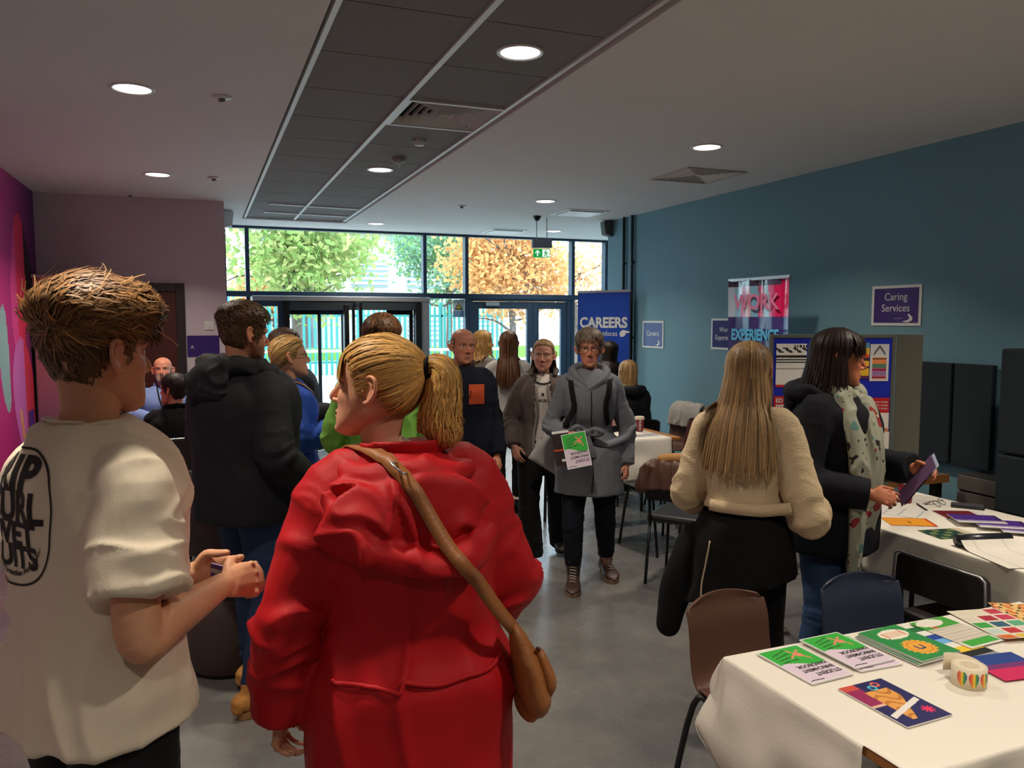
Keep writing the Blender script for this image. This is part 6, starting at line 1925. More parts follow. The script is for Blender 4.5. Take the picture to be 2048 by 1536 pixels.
hlb = hairline(front=.3, temple=.1, side=-.02, ear=.0, back=-.04, nape=-.08)
Hh = Hair(srgb(120, 100, 84), .25, 13)
Hh.tufts(2600, lambda q: hlb(q) if q[2] < .06 else 1, .016, .004, lambda q: (0, -.5, -1), lift=.06, T=lambda q: .003)
Hh.build(p.root, B.X)

# ------------------------------------------------------------------ two with long hair by the doors
B = Body(1.62, True, 1.02, head=(20, 0, 0))
p = Person('woman with wavy blonde hair and a grey top by the double door', (2.52, 7.2), 70, B, vox=.0075, skin=(206, 150, 122))
p.flesh(hvox=.006)
p.top(mat('taupe cloth', srgb(108, 100, 92), .9, bump=.08), off=.025, hem=.84, amp=.008, name='cardigan', seed=14.1)
p.trousers(M_blk, off=.01); p.shoes(M_blk, M_rubber)
hl = hairline()
Hh = Hair(srgb(178, 136, 80), .32, 14); Hh.shell(lambda q: .012, hl, k=.6)
Hh.fall(520, (.8, 3.14), (4, 75), -.20, w=.012, bvh=p.top_bvh, X=B.X, wave=.02, off=.016, spread=.015); Hh.build(p.root, B.X)

B = Body(1.625, True, .96, head=(-4, 0, 0))
B.J['elR'] = arr(.22, .03, 1.05); B.J['wrR'] = arr(.14, .22, 1.02); B.J['elL'] = arr(-.22, .03, 1.05); B.J['wrL'] = arr(-.12, .22, 1.02)
B.J['anR'] = arr(.07, .02, .085); B.J['anL'] = arr(-.07, -.04, .085)
p = Person('girl with long brown hair in a pale grey jumper and black leggings', (2.50, 6.44), 24, B, vox=.0065, skin=(210, 158, 130))
p.flesh(hvox=.006)
p.top(mat('pale grey jumper', srgb(168, 166, 164), .95, bump=.1, bscale=200), off=.03, hem=.80, amp=.010, name='jumper', seed=15.1)
p.trousers(M_blk, off=.004, z_end=.14, amp=.003, slim=.95, name='leggings')
p.shoes(M_blk, mat('dark sole', srgb(40, 38, 38), .7), size=.25)
for q in 'RL': mesh_obj('sock', *tube_geo([B.J['an' + q] + arr(0, -.02, -.02), B.J['an' + q] + arr(0, -.01, .05)], [.04, .038], 14), mat('pale sock', srgb(200, 176, 160), .9), p.root, True)
Hh = Hair(srgb(92, 62, 40), .36, 15); Hh.shell(lambda q: .009, hl, k=.6)
Hh.fall(900, (.9, 3.14), (4, 78), -.42, w=.010, bvh=p.top_bvh, X=B.X, off=.012, inward=.02); Hh.build(p.root, B.X)

# ------------------------------------------------------------------ girl in the open grey-brown jacket
B = Body(1.585, True, .98, head=(3, -3, 0))
B.J['elR'] = arr(.235, -.03, 1.0); B.J['wrR'] = arr(.195, .10, .84); B.J['elL'] = arr(-.22, -.02, 1.0); B.J['wrL'] = arr(-.10, .18, .90)
B.J['anR'] = arr(.085, .08, .085); B.J['knR'] = arr(.095, .09, .46); B.J['anL'] = arr(-.12, -.28, .11); B.J['knL'] = arr(-.10, -.02, .46)
p = Person('fair-haired girl in an open grey-brown jacket and white lettered T-shirt', (2.20, 5.00), 206, B, vox=.006, skin=(204, 146, 126))
p.flesh(hvox=.0038, brow=(120, 90, 66), lips=(176, 96, 92), hands={'R': dict(curl=.3, fdir=(-.25, .35, -.9), thumb=(-.7, .6, 0))}, red=.4, fat=.08, iris=(70, 84, 92))
M_wt = mat('white cotton', srgb(214, 204, 200), .9, bump=.08, bscale=400)
p.top(M_wt, off=.012, hem=.86, short=.6, amp=.006, name='t_shirt', seed=16.4)
tb = p.top_bvh
print_on(p, tb, 'MALIBU', .03, M_ink, 0, 1.155, front=True, w=.075, h=.02, off=.0008, gap=.003)
patch(p, tb, M_ink, .0, 1.195, .016, .02, front=True, name='print_motif', gap=.003)
pts = [(math.sin(a) * .08, .02 + math.cos(a) * .09, 1.275 + .035 * (1 - math.cos(a))) for a in np.linspace(-1.7, 1.7, 15)]
p.strap(pts, .012, M_ink, tb, .003, .003, name='neck_binding', k=2)
M_gb = mat('grey brown fleece', srgb(92, 80, 76), .95, bump=.12, bscale=250)
j = p.top(M_gb, off=.032, hem=.84, amp=.010, name='open_jacket', seed=16.1, depth=.01, soff=.036, cuff=-.004)
cutaway(j, lambda c: c.y > .03 and abs(c.x) < .050 + .030 * (1.4 - c.z) and c.z < 1.40 and abs(c.x) < .1)
for s_ in (-1, 1):
    p.strap([(s_ * .055, .25, 1.33), (s_ * .066, .25, 1.15), (s_ * .08, .25, .98), (s_ * .088, .25, .80)], .02, M_silver if s_ > 9 else mat('grey zip', srgb(130, 124, 120), .5), p.top_bvh, .003, .003, name='zip')
hd = [tube_geo([(-.075, .06, 1.32), (-.085, -.02, 1.35), (-.05, -.09, 1.35), (0, -.11, 1.345), (.05, -.09, 1.35), (.085, -.02, 1.35), (.075, .06, 1.32)], [.014, .024, .028, .03, .028, .024, .014], 12, 5)]
p.cloth('hood', hd, M_gb, .009, 3, None, .5)
p.trousers(M_blk, off=.014, flare=.035, z_end=.07, amp=.006, name='flared_trousers')
p.shoes(mat('dark grey suede', srgb(58, 54, 52), .85), M_rubber, (.05, -.05), size=.25, lace=M_blk)
hl = hairline(front=.062, temple=.046, side=.0, ear=.014, back=-.05, nape=-.085)
Hh = Hair(srgb(170, 136, 96), .28, 16); Hh.shell(lambda q: .006, hl, k=.62); Hh.gather(1300, hl, (0, -.11, .02), w=.004, off=.006)
Hh.fall(520, (1.75, 3.14), (60, 95), -.27, w=.008, bvh=p.top_bvh, X=B.X, off=.012, spread=.03); Hh.build(p.root, B.X)
pa = with_person(p, 'paper_sheet', 'plain grey sheet of paper held by the girl in the open jacket', 'paper')
V = [arr((i / 6 - .5) * .21, .006 * math.sin(i), (j / 6 - .5) * .297) for j in range(7) for i in range(7)]
F = [(j * 7 + i, j * 7 + i + 1, j * 7 + i + 8, j * 7 + i + 7) for j in range(6) for i in range(6)]
ps = mesh_obj('sheet', V, F, mat('plain paper', srgb(176, 172, 172), .7), pa, True, loc=(-.085, .262, .80), rot=(R(-14), R(56), R(6)))
ps.modifiers.new('t', 'SOLIDIFY').thickness = .0012

# ------------------------------------------------------------------ woman in the belted grey coat
B = Body(1.66, True, 1.04, head=(1, 0, 2), hs=1.02)
B.J['elR'] = arr(.238, -.03, 1.03); B.J['wrR'] = arr(.15, .17, 1.01)
B.J['elL'] = arr(-.238, -.045, 1.03); B.J['wrL'] = arr(-.232, .03, .80)
B.J['anR'] = arr(.095, .05, .085); B.J['knR'] = arr(.10, .09, .48); B.J['anL'] = arr(-.13, -.22, .085); B.J['knL'] = arr(-.105, -.03, .48)
p = Person('woman with cropped hair and glasses in a belted grey wool coat', (2.26, 4.42), 205, B, vox=.006, skin=(200, 134, 108))
p.flesh(hvox=.0036, brow=(96, 78, 66), lips=(170, 92, 84), hands={'R': dict(curl=.35, fdir=(-.55, .55, -.6), thumb=(-.5, .5, .5)), 'L': dict(curl=.7)}, red=.45, smile=.2)
M_wool = mat('grey wool', srgb(108, 112, 120), .95, bump=.35, bscale=260, var=.2, vscale=160, spec=.2)
o = p.top(M_wool, off=.024, hem=.655, amp=.008, flare=.035, waist=.022, name='wool_coat', seed=17.1, depth=.025, soff=.017, zw=1.03, cuff=.010)
bv = p.top_bvh
pts = [(math.sin(a) * .28, math.cos(a) * .28, 1.025 - .012 * math.cos(a)) for a in np.linspace(0, 2 * math.pi, 33)]
p.strap(pts, .045, M_wool, bv, .004, .006, name='belt', k=2)
N = B.J['neck']; bl = []
bl.append(tube_geo([(.03, .165, 1.03), (.08, .20, 1.06), (.115, .19, 1.03), (.07, .185, 1.01), (.03, .168, 1.025)], [(.010, .016)] * 5, 10, 4))
bl.append(tube_geo([(.02, .165, 1.02), (-.03, .205, 1.045), (-.075, .20, 1.02), (-.03, .19, 1.0), (.02, .17, 1.015)], [(.010, .016)] * 5, 10, 4))
bl.append(ellipsoid_geo((.025, .178, 1.022), (.02, .016, .02), 12))
bl.append(tube_geo([(.02, .175, 1.01), (-.005, .19, .93), (-.02, .185, .86)], [(.012, .008), (.02, .008), (.022, .006)], 10, 4))
p.cloth('belt_bow', bl, M_wool, .006, 2, None, .7)
cw = [tube_geo([(.02, .135, N[2] - .09), (.085, .085, N[2] - .03), (.105, .0, N[2] + .0), (.06, -.085, N[2] + .025), (-.02, -.10, N[2] + .03), (-.09, -.055, N[2] + .01), (-.10, .03, N[2] - .015), (-.06, .12, N[2] - .06), (.015, .15, N[2] - .105)], [(.014, .03), (.026, .034), (.03, .032), (.03, .03), (.03, .03), (.03, .032), (.028, .034), (.022, .034), (.012, .024)], 14, 5),
      tube_geo([(.02, .15, N[2] - .13), (-.05, .125, N[2] - .085), (-.115, .06, N[2] - .05), (-.135, -.01, N[2] - .035)], [(.012, .02), (.02, .03), (.022, .03), (.012, .02)], 12, 4),
      tube_geo([(.02, .15, N[2] - .12), (.08, .115, N[2] - .08), (.125, .04, N[2] - .045), (.14, -.02, N[2] - .035)], [(.012, .02), (.018, .028), (.022, .03), (.012, .02)], 12, 4)]
p.cloth('cowl_collar', cw, M_wool, .0075, 2, None, .6)
p.strap([(-.02, .3, 1.30), (-.035, .3, 1.15), (-.03, .3, 1.0), (-.02, .3, .85), (-.01, .3, .66)], .005, M_blk, bv, .002, .002, name='front_zip')
bp = with_person(p, 'backpack', 'black backpack with shoulder straps worn over the grey wool coat', 'bag')
for s_ in (-1, 1):
    p.strap([(s_ * .105, -.12, 1.34), (s_ * .115, .0, 1.38), (s_ * .115, .12, 1.30), (s_ * .13, .22, 1.17), (s_ * .145, .2, 1.08), (s_ * .15, .14, 1.04)], .034, M_blk, bv, .006, .006, parent=bp, name='shoulder_strap')
add_mesh('pack_body', remesh([tube_geo([(0, -.235, .92), (0, -.25, 1.1), (0, -.235, 1.30)], [(.14, .05), (.15, .07), (.11, .05)], 18, 4, caps='round', power=3)], .012, 3, None, .6), M_blk, bp)
p.trousers(M_navyj, off=.008, z_end=.16, amp=.006, slim=.95, name='jeans')
M_bb = mat('brown leather boot', srgb(62, 40, 34), .5, bump=.1, bscale=90, var=.2, vscale=14)
p.shoes(M_bb, mat('pale boot sole', srgb(120, 96, 74), .8), (.05, -.25), boot=.13, sole=.024, lace=mat('grey lace', srgb(176, 166, 156), .8), wide=1.1, size=.255, name='boot')
p.glasses(mat('thin glasses', srgb(120, 110, 104), .3, metal=.6), r=.021, th=.0014)
hl = hairline(front=.056, temple=.034, side=-.02, ear=.012, back=-.05, nape=-.085)
Hh = Hair(srgb(112, 98, 86), .3, 17); T_ = lambda q: .010 + .012 * float(smoothstep(q[2] / .07))
Hh.shell(T_, hl, k=.62); Hh.tufts(3000, hl, .028, .0045, lambda q: (q[0] * 8, .5 if q[1] > 0 else -.5, -.7), lift=.1, T=T_); Hh.build(p.root, B.X)

def handbook(name, label, group=None, n=0):
    """pink and green booklet: lies in local XY, title upside down as it is held"""
    r = empty(name, (0, 0, 0), 0, label, 'booklet', group)
    W_, H_ = .148, .21
    MB().box(-W_ / 2, W_ / 2, -H_ / 2, H_ / 2, -.004, -.0006).build('pages', mat('page edge', srgb(225, 222, 220), .7), r)
    def fn(u, v):
        if u < .02 or u > .98 or v < .014 or v > .986: return srgb(235, 232, 235)
        lim = .50 + .07 * math.sin(u * 5 + .5)
        if v < lim:
            if (u - .3) ** 2 * 1.0 + ((v - .27) * 1.42) ** 2 < .006 or abs((v - .2) - (u - .3) * .5) < .018 and .18 < u < .55 or abs((v - .26) + (u - .3) * 1.2) < .03 and abs(u - .3) < .12: return srgb(232, 140, 112)
            for q in range(4):
                if abs((v - .13 - q * .085) - (u - .62) * (.25 - q * .06)) < .012 and .45 < u < .85: return srgb(40, 92, 44)
            return srgb(56, 176, 66)
        return srgb(222, 204, 222)
    art('cover', W_, H_, 40, 56, fn, r, (0, 0, 0), m=mat('printed paper', (1, 1, 1), .45, attr=True))
    for s_, y, sz in (('STUDENT', .066, .024), ('ENRICHMENT', .041, .0215), ('HANDBOOK', .017, .0225)):
        text(s_, sz, M_ink, r, (-.066, y, .0006), (0, 0, 0), ax='LEFT', off=.0004, ext=.0001, sx=.82)
    sw = MB(); sw.tube([(.02, .094, .0006), (.058, .092, .0006), (.066, .096, .0006)], .0011, 4); sw.build('swoosh', M_ink, r)
    return r
hb = handbook('handbook', 'green and pink student handbook held by the woman in the grey coat')
# held in the right hand, hanging in front of the coat
fw = Vector((math.sin(R(205)), math.cos(R(205)), 0)); rt = Vector((math.cos(R(205)), -math.sin(R(205)), 0))
hb.location = Vector((2.26, 4.42, 0)) + rt * .085 + fw * .27 + Vector((0, 0, .925))
hb.rotation_euler = (Matrix.Rotation(-R(205), 4, 'Z') @ Matrix.Rotation(math.pi, 4, 'Z') @ Matrix.Rotation(R(76), 4, 'X') @ Matrix.Rotation(R(192), 4, 'Z')).to_euler()
lf_ = empty('leaflet', tuple(hb.location + rt * .085 - fw * .03 + Vector((0, 0, .005))), 0, 'dark leaflet with an orange line held behind the green handbook', 'leaflet')
lf_.rotation_euler = (Matrix.Rotation(-R(205), 4, 'Z') @ Matrix.Rotation(math.pi, 4, 'Z') @ Matrix.Rotation(R(80), 4, 'X') @ Matrix.Rotation(R(8), 4, 'Z')).to_euler()
art('sheet', .10, .21, 20, 42, lambda u, v: srgb(230, 228, 226) if v > .93 or (.12 < v < .2 and u > .4) else (srgb(200, 70, 40) if .42 < v < .48 else srgb(44, 34, 34)), lf_)

# ------------------------------------------------------------------ two seated by the blue banner
B = Body(1.62, True, 1.0, head=(-30, -8, 0), lean=(0, .05))
p = Person('dark-haired person in a black top by the blue banner', (3.97, 7.30, -.13), 10, B, vox=.0085, skin=(200, 146, 120))
p.flesh(hvox=.006)
p.top(M_blk, off=.03, hem=.80, amp=.008, name='top', seed=18.1); p.trousers(M_blk, off=.01); p.shoes(M_blk, M_rubber)
p.root.location.z = 0; p.root.scale = (1, 1, .925)
hl = hairline()
Hh = Hair(srgb(40, 28, 24), .3, 18); Hh.shell(lambda q: .012, hl, k=.7); Hh.fall(380, (.9, 3.14), (4, 78), -.30, w=.014, bvh=p.top_bvh, X=B.X, off=.014); Hh.build(p.root, B.X)
B = Body(1.64, True, 1.0, seat=.52, head=(6, -8, 0), lean=(0, .03))
p = Person('fair-haired person in a navy hooded top seated beside the blue banner', (3.74, 6.50), 5, B, vox=.0075, skin=(208, 152, 126))
p.flesh(hvox=.006)
p.top(M_blkjk, off=.04, hem=.52, amp=.01, name='hooded_top', seed=19.1)
N = B.J['neck']
p.cloth('hood', [tube_geo([(-.11, .06, N[2] - .05), (-.12, -.04, N[2] - .02), (0, -.14, N[2] - .02), (.12, -.04, N[2] - .02), (.11, .06, N[2] - .05)], [.03, .04, .05, .04, .03], 14, 5)], M_blkjk, .011, 3, None, .5)
p.trousers(M_navyj, off=.012); p.shoes(M_blk, M_rubber)
Hh = Hair(srgb(176, 142, 96), .28, 19); Hh.shell(lambda q: .010, hl, k=.65); Hh.fall(420, (.9, 3.14), (4, 78), -.19, w=.013, bvh=p.top_bvh, X=B.X, off=.014); Hh.build(p.root, B.X)

# ------------------------------------------------------------------ girl in the cream knit
B = Body(1.635, True, .93, head=(2, 0, 2))
B.J['elR'] = arr(.250, -.05, .965); B.J['wrR'] = arr(.195, .13, .955); B.J['elL'] = arr(-.225, -.01, 1.01); B.J['wrL'] = arr(-.235, .17, .95)
B.J['anR'] = arr(.10, .10, .085); B.J['knR'] = arr(.09, .08, .48); B.J['anL'] = arr(-.055, .02, .085); B.J['knL'] = arr(-.07, .05, .48)
p = Person('girl with long straight fair hair in a cropped cream knitted jumper', (1.985, 2.53), 50, B, vox=.0058, skin=(210, 158, 130))
p.flesh(hvox=.006, hands={'R': dict(fdir=(-.85, .35, -.1), thumb=(.2, .4, .9), curl=.5)})
M_knit = mat('cream knit', srgb(212, 190, 156), .98, bump=.6, bscale=70, spec=.15, stretch=(1, 1, 2.6), var=.08, vscale=20, bdist=.006)
o = p.top(M_knit, off=.026, hem=1.03, amp=.012, name='knitted_jumper', seed=20.1, f=6, soff=.030, puff=.026, cuff=-.002, sleeve=.93, depth=.02, vox=.0068, keep=.6)
rb = []
pts = [(math.sin(a) * .24, math.cos(a) * .2, 1.03 * B.k + .025) for a in np.linspace(math.pi * .78, math.pi * 1.22, 15)]
p.strap(pts, .045, M_knit, p.top_bvh, .002, .006, name='hem_rib', k=2)
p.trousers(M_blk, off=.004, z_end=.11, amp=.003, slim=.95, name='leggings')
M_mauve = mat('mauve suede trainer', srgb(96, 78, 78), .9, bump=.1, bscale=200)
p.shoes(M_mauve, mat('tan sole', srgb(120, 82, 56), .8), (.1, -.25), size=.245, sole=.028, lace=M_blk)
for q in 'RL': mesh_obj('sock', *tube_geo([B.J['an' + q] + arr(0, -.025, -.01), B.J['an' + q] + arr(0, -.02, .045)], [.043, .04], 14), mat('grey sock', srgb(110, 112, 122), .9), p.root, True)
Hh = Hair(srgb(158, 128, 92), .26, 20); Hh.shell(lambda q: .010, hairline(), k=.62)
Hh.fall(700, (2.1, 3.14), (3, 60), -.38, w=.016, bvh=p.top_bvh, X=B.X, off=.010, k=.75, seg=12, gap=.008, spread=.045)
Hh.fall(420, (.95, 2.1), (2, 70), -.11, w=.008, off=.014, seg=6)
Hh.fall(2300, (2.1, 3.14), (2, 75), -.41, w=.0065, bvh=p.top_bvh, X=B.X, off=.018, seg=12, gap=.014, spread=.06)
Hh.build(p.root, B.X)
ct = with_person(p, 'black_coat', 'long black coat with a pale zip carried by the girl in cream', 'coat')
fold = lambda co, no: co + no * (.014 * ((1 - np.abs(vnoise(np.stack([co[:, 0] * 12, co[:, 1] * 12, co[:, 2] * 3], 1)))) ** 3 - .15))[:, None]
co_, cbv = p.cloth('coat_body', [B.torso(.013, .50, .958, flare=.055, depth=.006)], M_blk, .0075, 4, fold, .7)
hemz = lambda x: .585 + .34 * (x + .18)
cutaway(co_, lambda c: c.z > .944 or c.z < hemz(c.x))      # hollow wrap with a slanting hem
bm = bmesh.new(); bm.from_mesh(co_.data)
for v in bm.verts:
    if v.is_boundary: v.co.z = .944 if v.co.z > .85 else hemz(v.co.x)
bm.to_mesh(co_.data); bm.free()
co_.parent = ct
cl_, _ = p.cloth('coat_sleeve', [tube_geo([(-.200, -.01, .83), (-.228, -.03, .73), (-.262, -.05, .59), (-.285, -.06, .45)], [(.040, .055), (.054, .06), (.056, .055), (.052, .048)], 16, 5, ref=(1, 0, 0), caps='round')], M_blk, .0075, 4, fold, .7)
cl_.parent = ct
zp = p.strap([(-.15, -.25, .87), (-.155, -.25, .74), (-.17, -.25, .62), (-.175, -.25, .53)], .007, mat('pale zip', srgb(200, 184, 150), .4, metal=.5), cbv, .003, .003, name='zip'); zp.parent = ct

# ------------------------------------------------------------------ woman with the dark bob and scarf
B = Body(1.675, True, 1.08, head=(-27, 3, 0), hs=1.05)
B.J['elR'] = arr(.255, -.03, 1.03); B.J['wrR'] = arr(.17, .21, 1.00); B.J['elL'] = arr(-.24, .04, 1.05); B.J['wrL'] = arr(-.09, .31, 1.08)
p = Person('woman with a dark bob, navy coat and patterned scarf', (2.54, 2.66), 152, B, vox=.0058, skin=(196, 122, 88))
p.flesh(hvox=.0042, brow=(60, 40, 30), hands={'R': dict(curl=.55, thumb=(-.5, .3, .7), fdir=(-.2, .9, -.1)), 'L': dict(curl=.5, thumb=(.5, .3, .7), fdir=(.3, .9, .1))}, red=.3)
M_nv = mat('navy coat cloth', srgb(18, 20, 28), .85, bump=.12, bscale=250, spec=.25)
o = p.top(M_nv, off=.045, hem=.75, amp=.009, name='coat', seed=21.1, depth=.02, soff=.04, cuff=.004, flare=.02)
N = B.J['neck']
p.cloth('hood', [tube_geo([(-.10, .03, N[2] - .03), (-.12, -.05, N[2] - .01), (-.05, -.14, N[2] - .01), (.05, -.14, N[2] - .01), (.12, -.05, N[2] - .01), (.10, .03, N[2] - .03)], [.028, .04, .05, .05, .04, .028], 14, 5), ellipsoid_geo((0, -.16, N[2] - .07), (.10, .05, .08), 16)], M_nv, .008, 3, hf, .5)
def scarf_mat():
    m = mat('patterned scarf', srgb(158, 160, 142), .9, bump=.1, bscale=200)
    nt = m.node_tree; b = nt.nodes['Principled BSDF']; tc = nt.nodes.new('ShaderNodeTexCoord')
    prev = None
    for sc_, th, col in ((16, .64, srgb(150, 44, 50)), (30, .66, srgb(34, 32, 34)), (11, .66, srgb(92, 132, 128)), (22, .70, srgb(206, 190, 160))):
        n_ = nt.nodes.new('ShaderNodeTexNoise'); n_.inputs['Scale'].default_value = sc_; n_.inputs['Detail'].default_value = 1.0; n_.noise_dimensions = '4D'; n_.inputs['W'].default_value = sc_
        nt.links.new(tc.outputs['Object'], n_.inputs['Vector'])
        g = nt.nodes.new('ShaderNodeMath'); g.operation = 'GREATER_THAN'; g.inputs[1].default_value = th; nt.links.new(n_.outputs['Fac'], g.inputs[0])
        mx = nt.nodes.new('ShaderNodeMix'); mx.data_type = 'RGBA'; nt.links.new(g.outputs[0], mx.inputs[0])
        if prev is None: mx.inputs[6].default_value = srgb(158, 160, 142)
        else: nt.links.new(prev, mx.inputs[6])
        mx.inputs[7].default_value = col; prev = mx.outputs[2]
    nt.links.new(prev, b.inputs['Base Color'])
    return m
sc_ = [tube_geo([(.0, .10, N[2] - .03), (.075, .06, N[2] + .0), (.085, -.03, N[2] + .03), (.0, -.085, N[2] + .045), (-.085, -.03, N[2] + .03), (-.075, .06, N[2] + .005), (.0, .105, N[2] - .02)], [(.03, .035), (.034, .036), (.03, .034), (.026, .03), (.03, .034), (.034, .036), (.03, .035)], 14, 5),
       tube_geo([(.085, .06, N[2] - .01), (.115, .13, N[2] - .14), (.12, .16, N[2] - .3), (.125, .16, N[2] - .48), (.13, .155, N[2] - .66), (.125, .14, N[2] - .84)], [(.04, .036), (.066, .034), (.08, .032), (.082, .03), (.074, .024), (.048, .014)], 14, 5),
       tube_geo([(-.01, .12, N[2] - .03), (.04, .175, N[2] - .16), (.045, .19, N[2] - .32), (.055, .185, N[2] - .48), (.06, .17, N[2] - .6)], [(.055, .036), (.07, .034), (.07, .032), (.064, .026), (.045, .014)], 14, 5)]
p.cloth('scarf', sc_, scarf_mat(), .0068, 3, lambda co, no: co + no * (.011 * ((1 - np.abs(vnoise(np.stack([co[:, 0] * 26, co[:, 1] * 26, co[:, 2] * 5], 1)))) ** 3 - .3))[:, None], .7)
p.trousers(M_denim2, off=.012, amp=.008, name='jeans'); p.shoes(M_blk, M_rubber)
hl = hairline(front=.045, temple=.03, side=-.02, ear=.0, back=-.06, nape=-.09)
Hh = Hair(srgb(40, 26, 22), .22, 22); Hh.shell(lambda q: .014, hl, k=.7)
Hh.fall(1700, (1.25, 3.14), (3, 70), lambda a: -.115 - .01 * a, w=.007, off=.020, seg=7, spread=.022, th1=92)
Hh.fall(420, (.1, .9), (10, 45), .022, w=.006, off=.014, seg=4, th1=62)
Hh.build(p.root, B.X)
for i, (x, y, z, rx, rz, lb) in enumerate(((.03, .36, 1.06, 58, 20, 'pale lilac leaflet held open by the woman with the scarf'), (.036, .350, 1.053, 58, 20, 'dark purple leaflet held in front by the woman with the scarf'))):
    lt = with_person(p, 'leaflet', lb, 'leaflet')
    art('sheet', .15, .21, 12, 16, (lambda u, v: srgb(190, 198, 224) if v > .6 else srgb(120, 96, 130)) if i == 0 else (lambda u, v: srgb(90, 60, 96)), lt, (x, y, z), (R(rx), R(10), R(rz)))

# ------------------------------------------------------------------ person on the booth seat, only a hand in view
B = Body(1.68, True, 1.0, seat=.51, head=(-10, 0, 0))
B.J['elR'] = arr(.24, .12, .98); B.J['wrR'] = arr(.20, .30, 1.20)
p = Person('person in a dark top seated on the booth with one hand raised', (3.98, 2.12), -52, B, vox=.0075, skin=(222, 168, 144))
p.flesh(hvox=.006, hands={'R': dict(curl=.15, fdir=(.05, .15, 1), thumb=(-1, .2, .2))})
p.top(M_blk, off=.03, hem=.52, amp=.008, name='jumper', seed=23.1, sleeve=.9); p.trousers(M_navyj, off=.012); p.shoes(M_blk, M_rubber)
Hh = Hair(srgb(90, 62, 44), .28, 23); Hh.shell(lambda q: .014, hairline(), k=.65); Hh.fall(200, (.9, 3.14), (4, 78), -.2, w=.02, bvh=p.top_bvh, X=B.X, off=.014); Hh.build(p.root, B.X)
# ================================================================== handbook display on the near table, jackets on chairs
ZD = .7455
GREEN = srgb(40, 140, 70)
def lay(o, x, y, z, rz): o.location = (x, y, z); o.rotation_euler = (0, 0, rz); return o
lay(handbook('handbook', 'student handbook lying alone nearest the cloth corner drop'), 1.53, 1.68, ZD + .005, R(183))
lay(handbook('handbook', 'student handbook lying under the topmost one of the stack'), 1.715, 1.685, ZD + .005, R(178))
lay(handbook('handbook', 'topmost student handbook of the stack beside the green booklets'), 1.70, 1.70, ZD + .0108, R(182))
def badge(u, v):
    if ((u - .45) / .34) ** 2 + ((v - .24) / .15) ** 2 < 1 + .06 * math.sin(math.atan2(v - .24, u - .45) * 30):
        return srgb(236, 232, 214) if not (abs((v - .24)) < .08 and (u * 14) % 1 < .4 and abs(u - .45) < .25) else srgb(214, 110, 60)
    d = math.hypot((u - .5), (v - .68) * 1.42); a = math.atan2((v - .68) * 1.42, u - .5)
    if d < .30 + .025 * math.sin(a * 18):
        if d < .11 and (abs(u - .5) > .045 or v > .72) and abs(u - .5) < .085: return srgb(50, 60, 120)
        return srgb(214, 140, 50) if .2 < d < .235 else srgb(240, 172, 60)
    return GREEN
for i in range(4):
    b_ = flat('booklet', 'green booklet with an orange badge lower in the neat pile', 'booklet', 1.888 + .003 * i, 1.665 - .003 * i, ZD + .0026 + .0042 * i, .16, .215, R(183 + i), badge, 44, 60, .003, group='pile of green booklets') if i < 3 else flat('booklet', 'topmost green booklet of the pile with a scalloped orange badge', 'booklet', 1.894, 1.66, ZD + .0152, .16, .215, R(184), badge, 44, 60, .003)
def pride(u, v):
    k = int(v * 8)
    return [srgb(150, 150, 152), srgb(26, 26, 28), srgb(240, 200, 50), srgb(236, 232, 224), srgb(110, 176, 226), srgb(34, 66, 160), srgb(236, 232, 224), srgb(36, 110, 60)][min(7, k)]
flat('leaflet', 'striped flag leaflet in green, blue, yellow and black', 'leaflet', 2.03, 1.64, ZD, .15, .25, R(2), pride, 20, 48, .001)
def recipe(u, v):
    if v > .70: return srgb(232, 226, 214) if ((u - .4) / .36) ** 2 + ((v - .88) / .12) ** 2 < 1 else (srgb(180, 110, 70) if (u - .3) ** 2 + (v - .76) ** 2 < .008 else srgb(70, 160, 60))
    if v < .22: return srgb(64, 170, 62) if .05 < v and .1 < u < .92 else srgb(226, 222, 210)
    return srgb(214, 206, 190) if (v * 30) % 1 < .6 else srgb(196, 188, 172)
flat('leaflet', 'green-bordered text leaflet beside the striped one', 'leaflet', 2.125, 1.69, ZD + .002, .15, .21, R(3), recipe, 30, 42, .001)
def swatch(u, v):
    iu, iv = int(u * 3), int(v * 5)
    C_ = [srgb(216, 112, 50), srgb(226, 190, 70), srgb(214, 206, 190), srgb(190, 210, 200), srgb(190, 50, 60), srgb(216, 200, 200), srgb(60, 160, 70), srgb(50, 96, 120), srgb(90, 170, 130), srgb(218, 208, 190), srgb(170, 40, 60), srgb(196, 60, 90), srgb(220, 210, 190), srgb(220, 210, 190), srgb(190, 60, 80)]
    if (u * 3) % 1 < .1 or (u * 3) % 1 > .9 or (v * 5) % 1 < .12 or (v * 5) % 1 > .88: return srgb(226, 218, 200)
    return C_[(iv * 3 + iu) % 15]
flat('leaflet', 'leaflet printed with a grid of coloured squares', 'leaflet', 2.31, 1.685, ZD + .001, .18, .25, R(-12), swatch, 36, 50, .001, bend=lambda u, v: .012 * max(0, .3 - v) ** 2 * 8)
flat('leaflet', 'food photo leaflet at the end of the handbook table', 'leaflet', 2.46, 1.70, ZD, .15, .23, R(-30), lambda u, v: srgb(216, 120, 60) if math.sin(u * 21 + v * 9) * math.sin(v * 17) > .2 else (srgb(40, 34, 24) if math.sin(u * 33) * math.sin(v * 29) > .55 else srgb(226, 190, 120)), 30, 44, .001)
flat('leaflet', 'second food photo leaflet under the coloured squares', 'leaflet', 2.31, 1.50, ZD, .15, .21, R(-25), lambda u, v: srgb(222, 140, 60) if math.sin(u * 15 + v * 12) > .3 else srgb(196, 190, 110), 24, 32, .001)
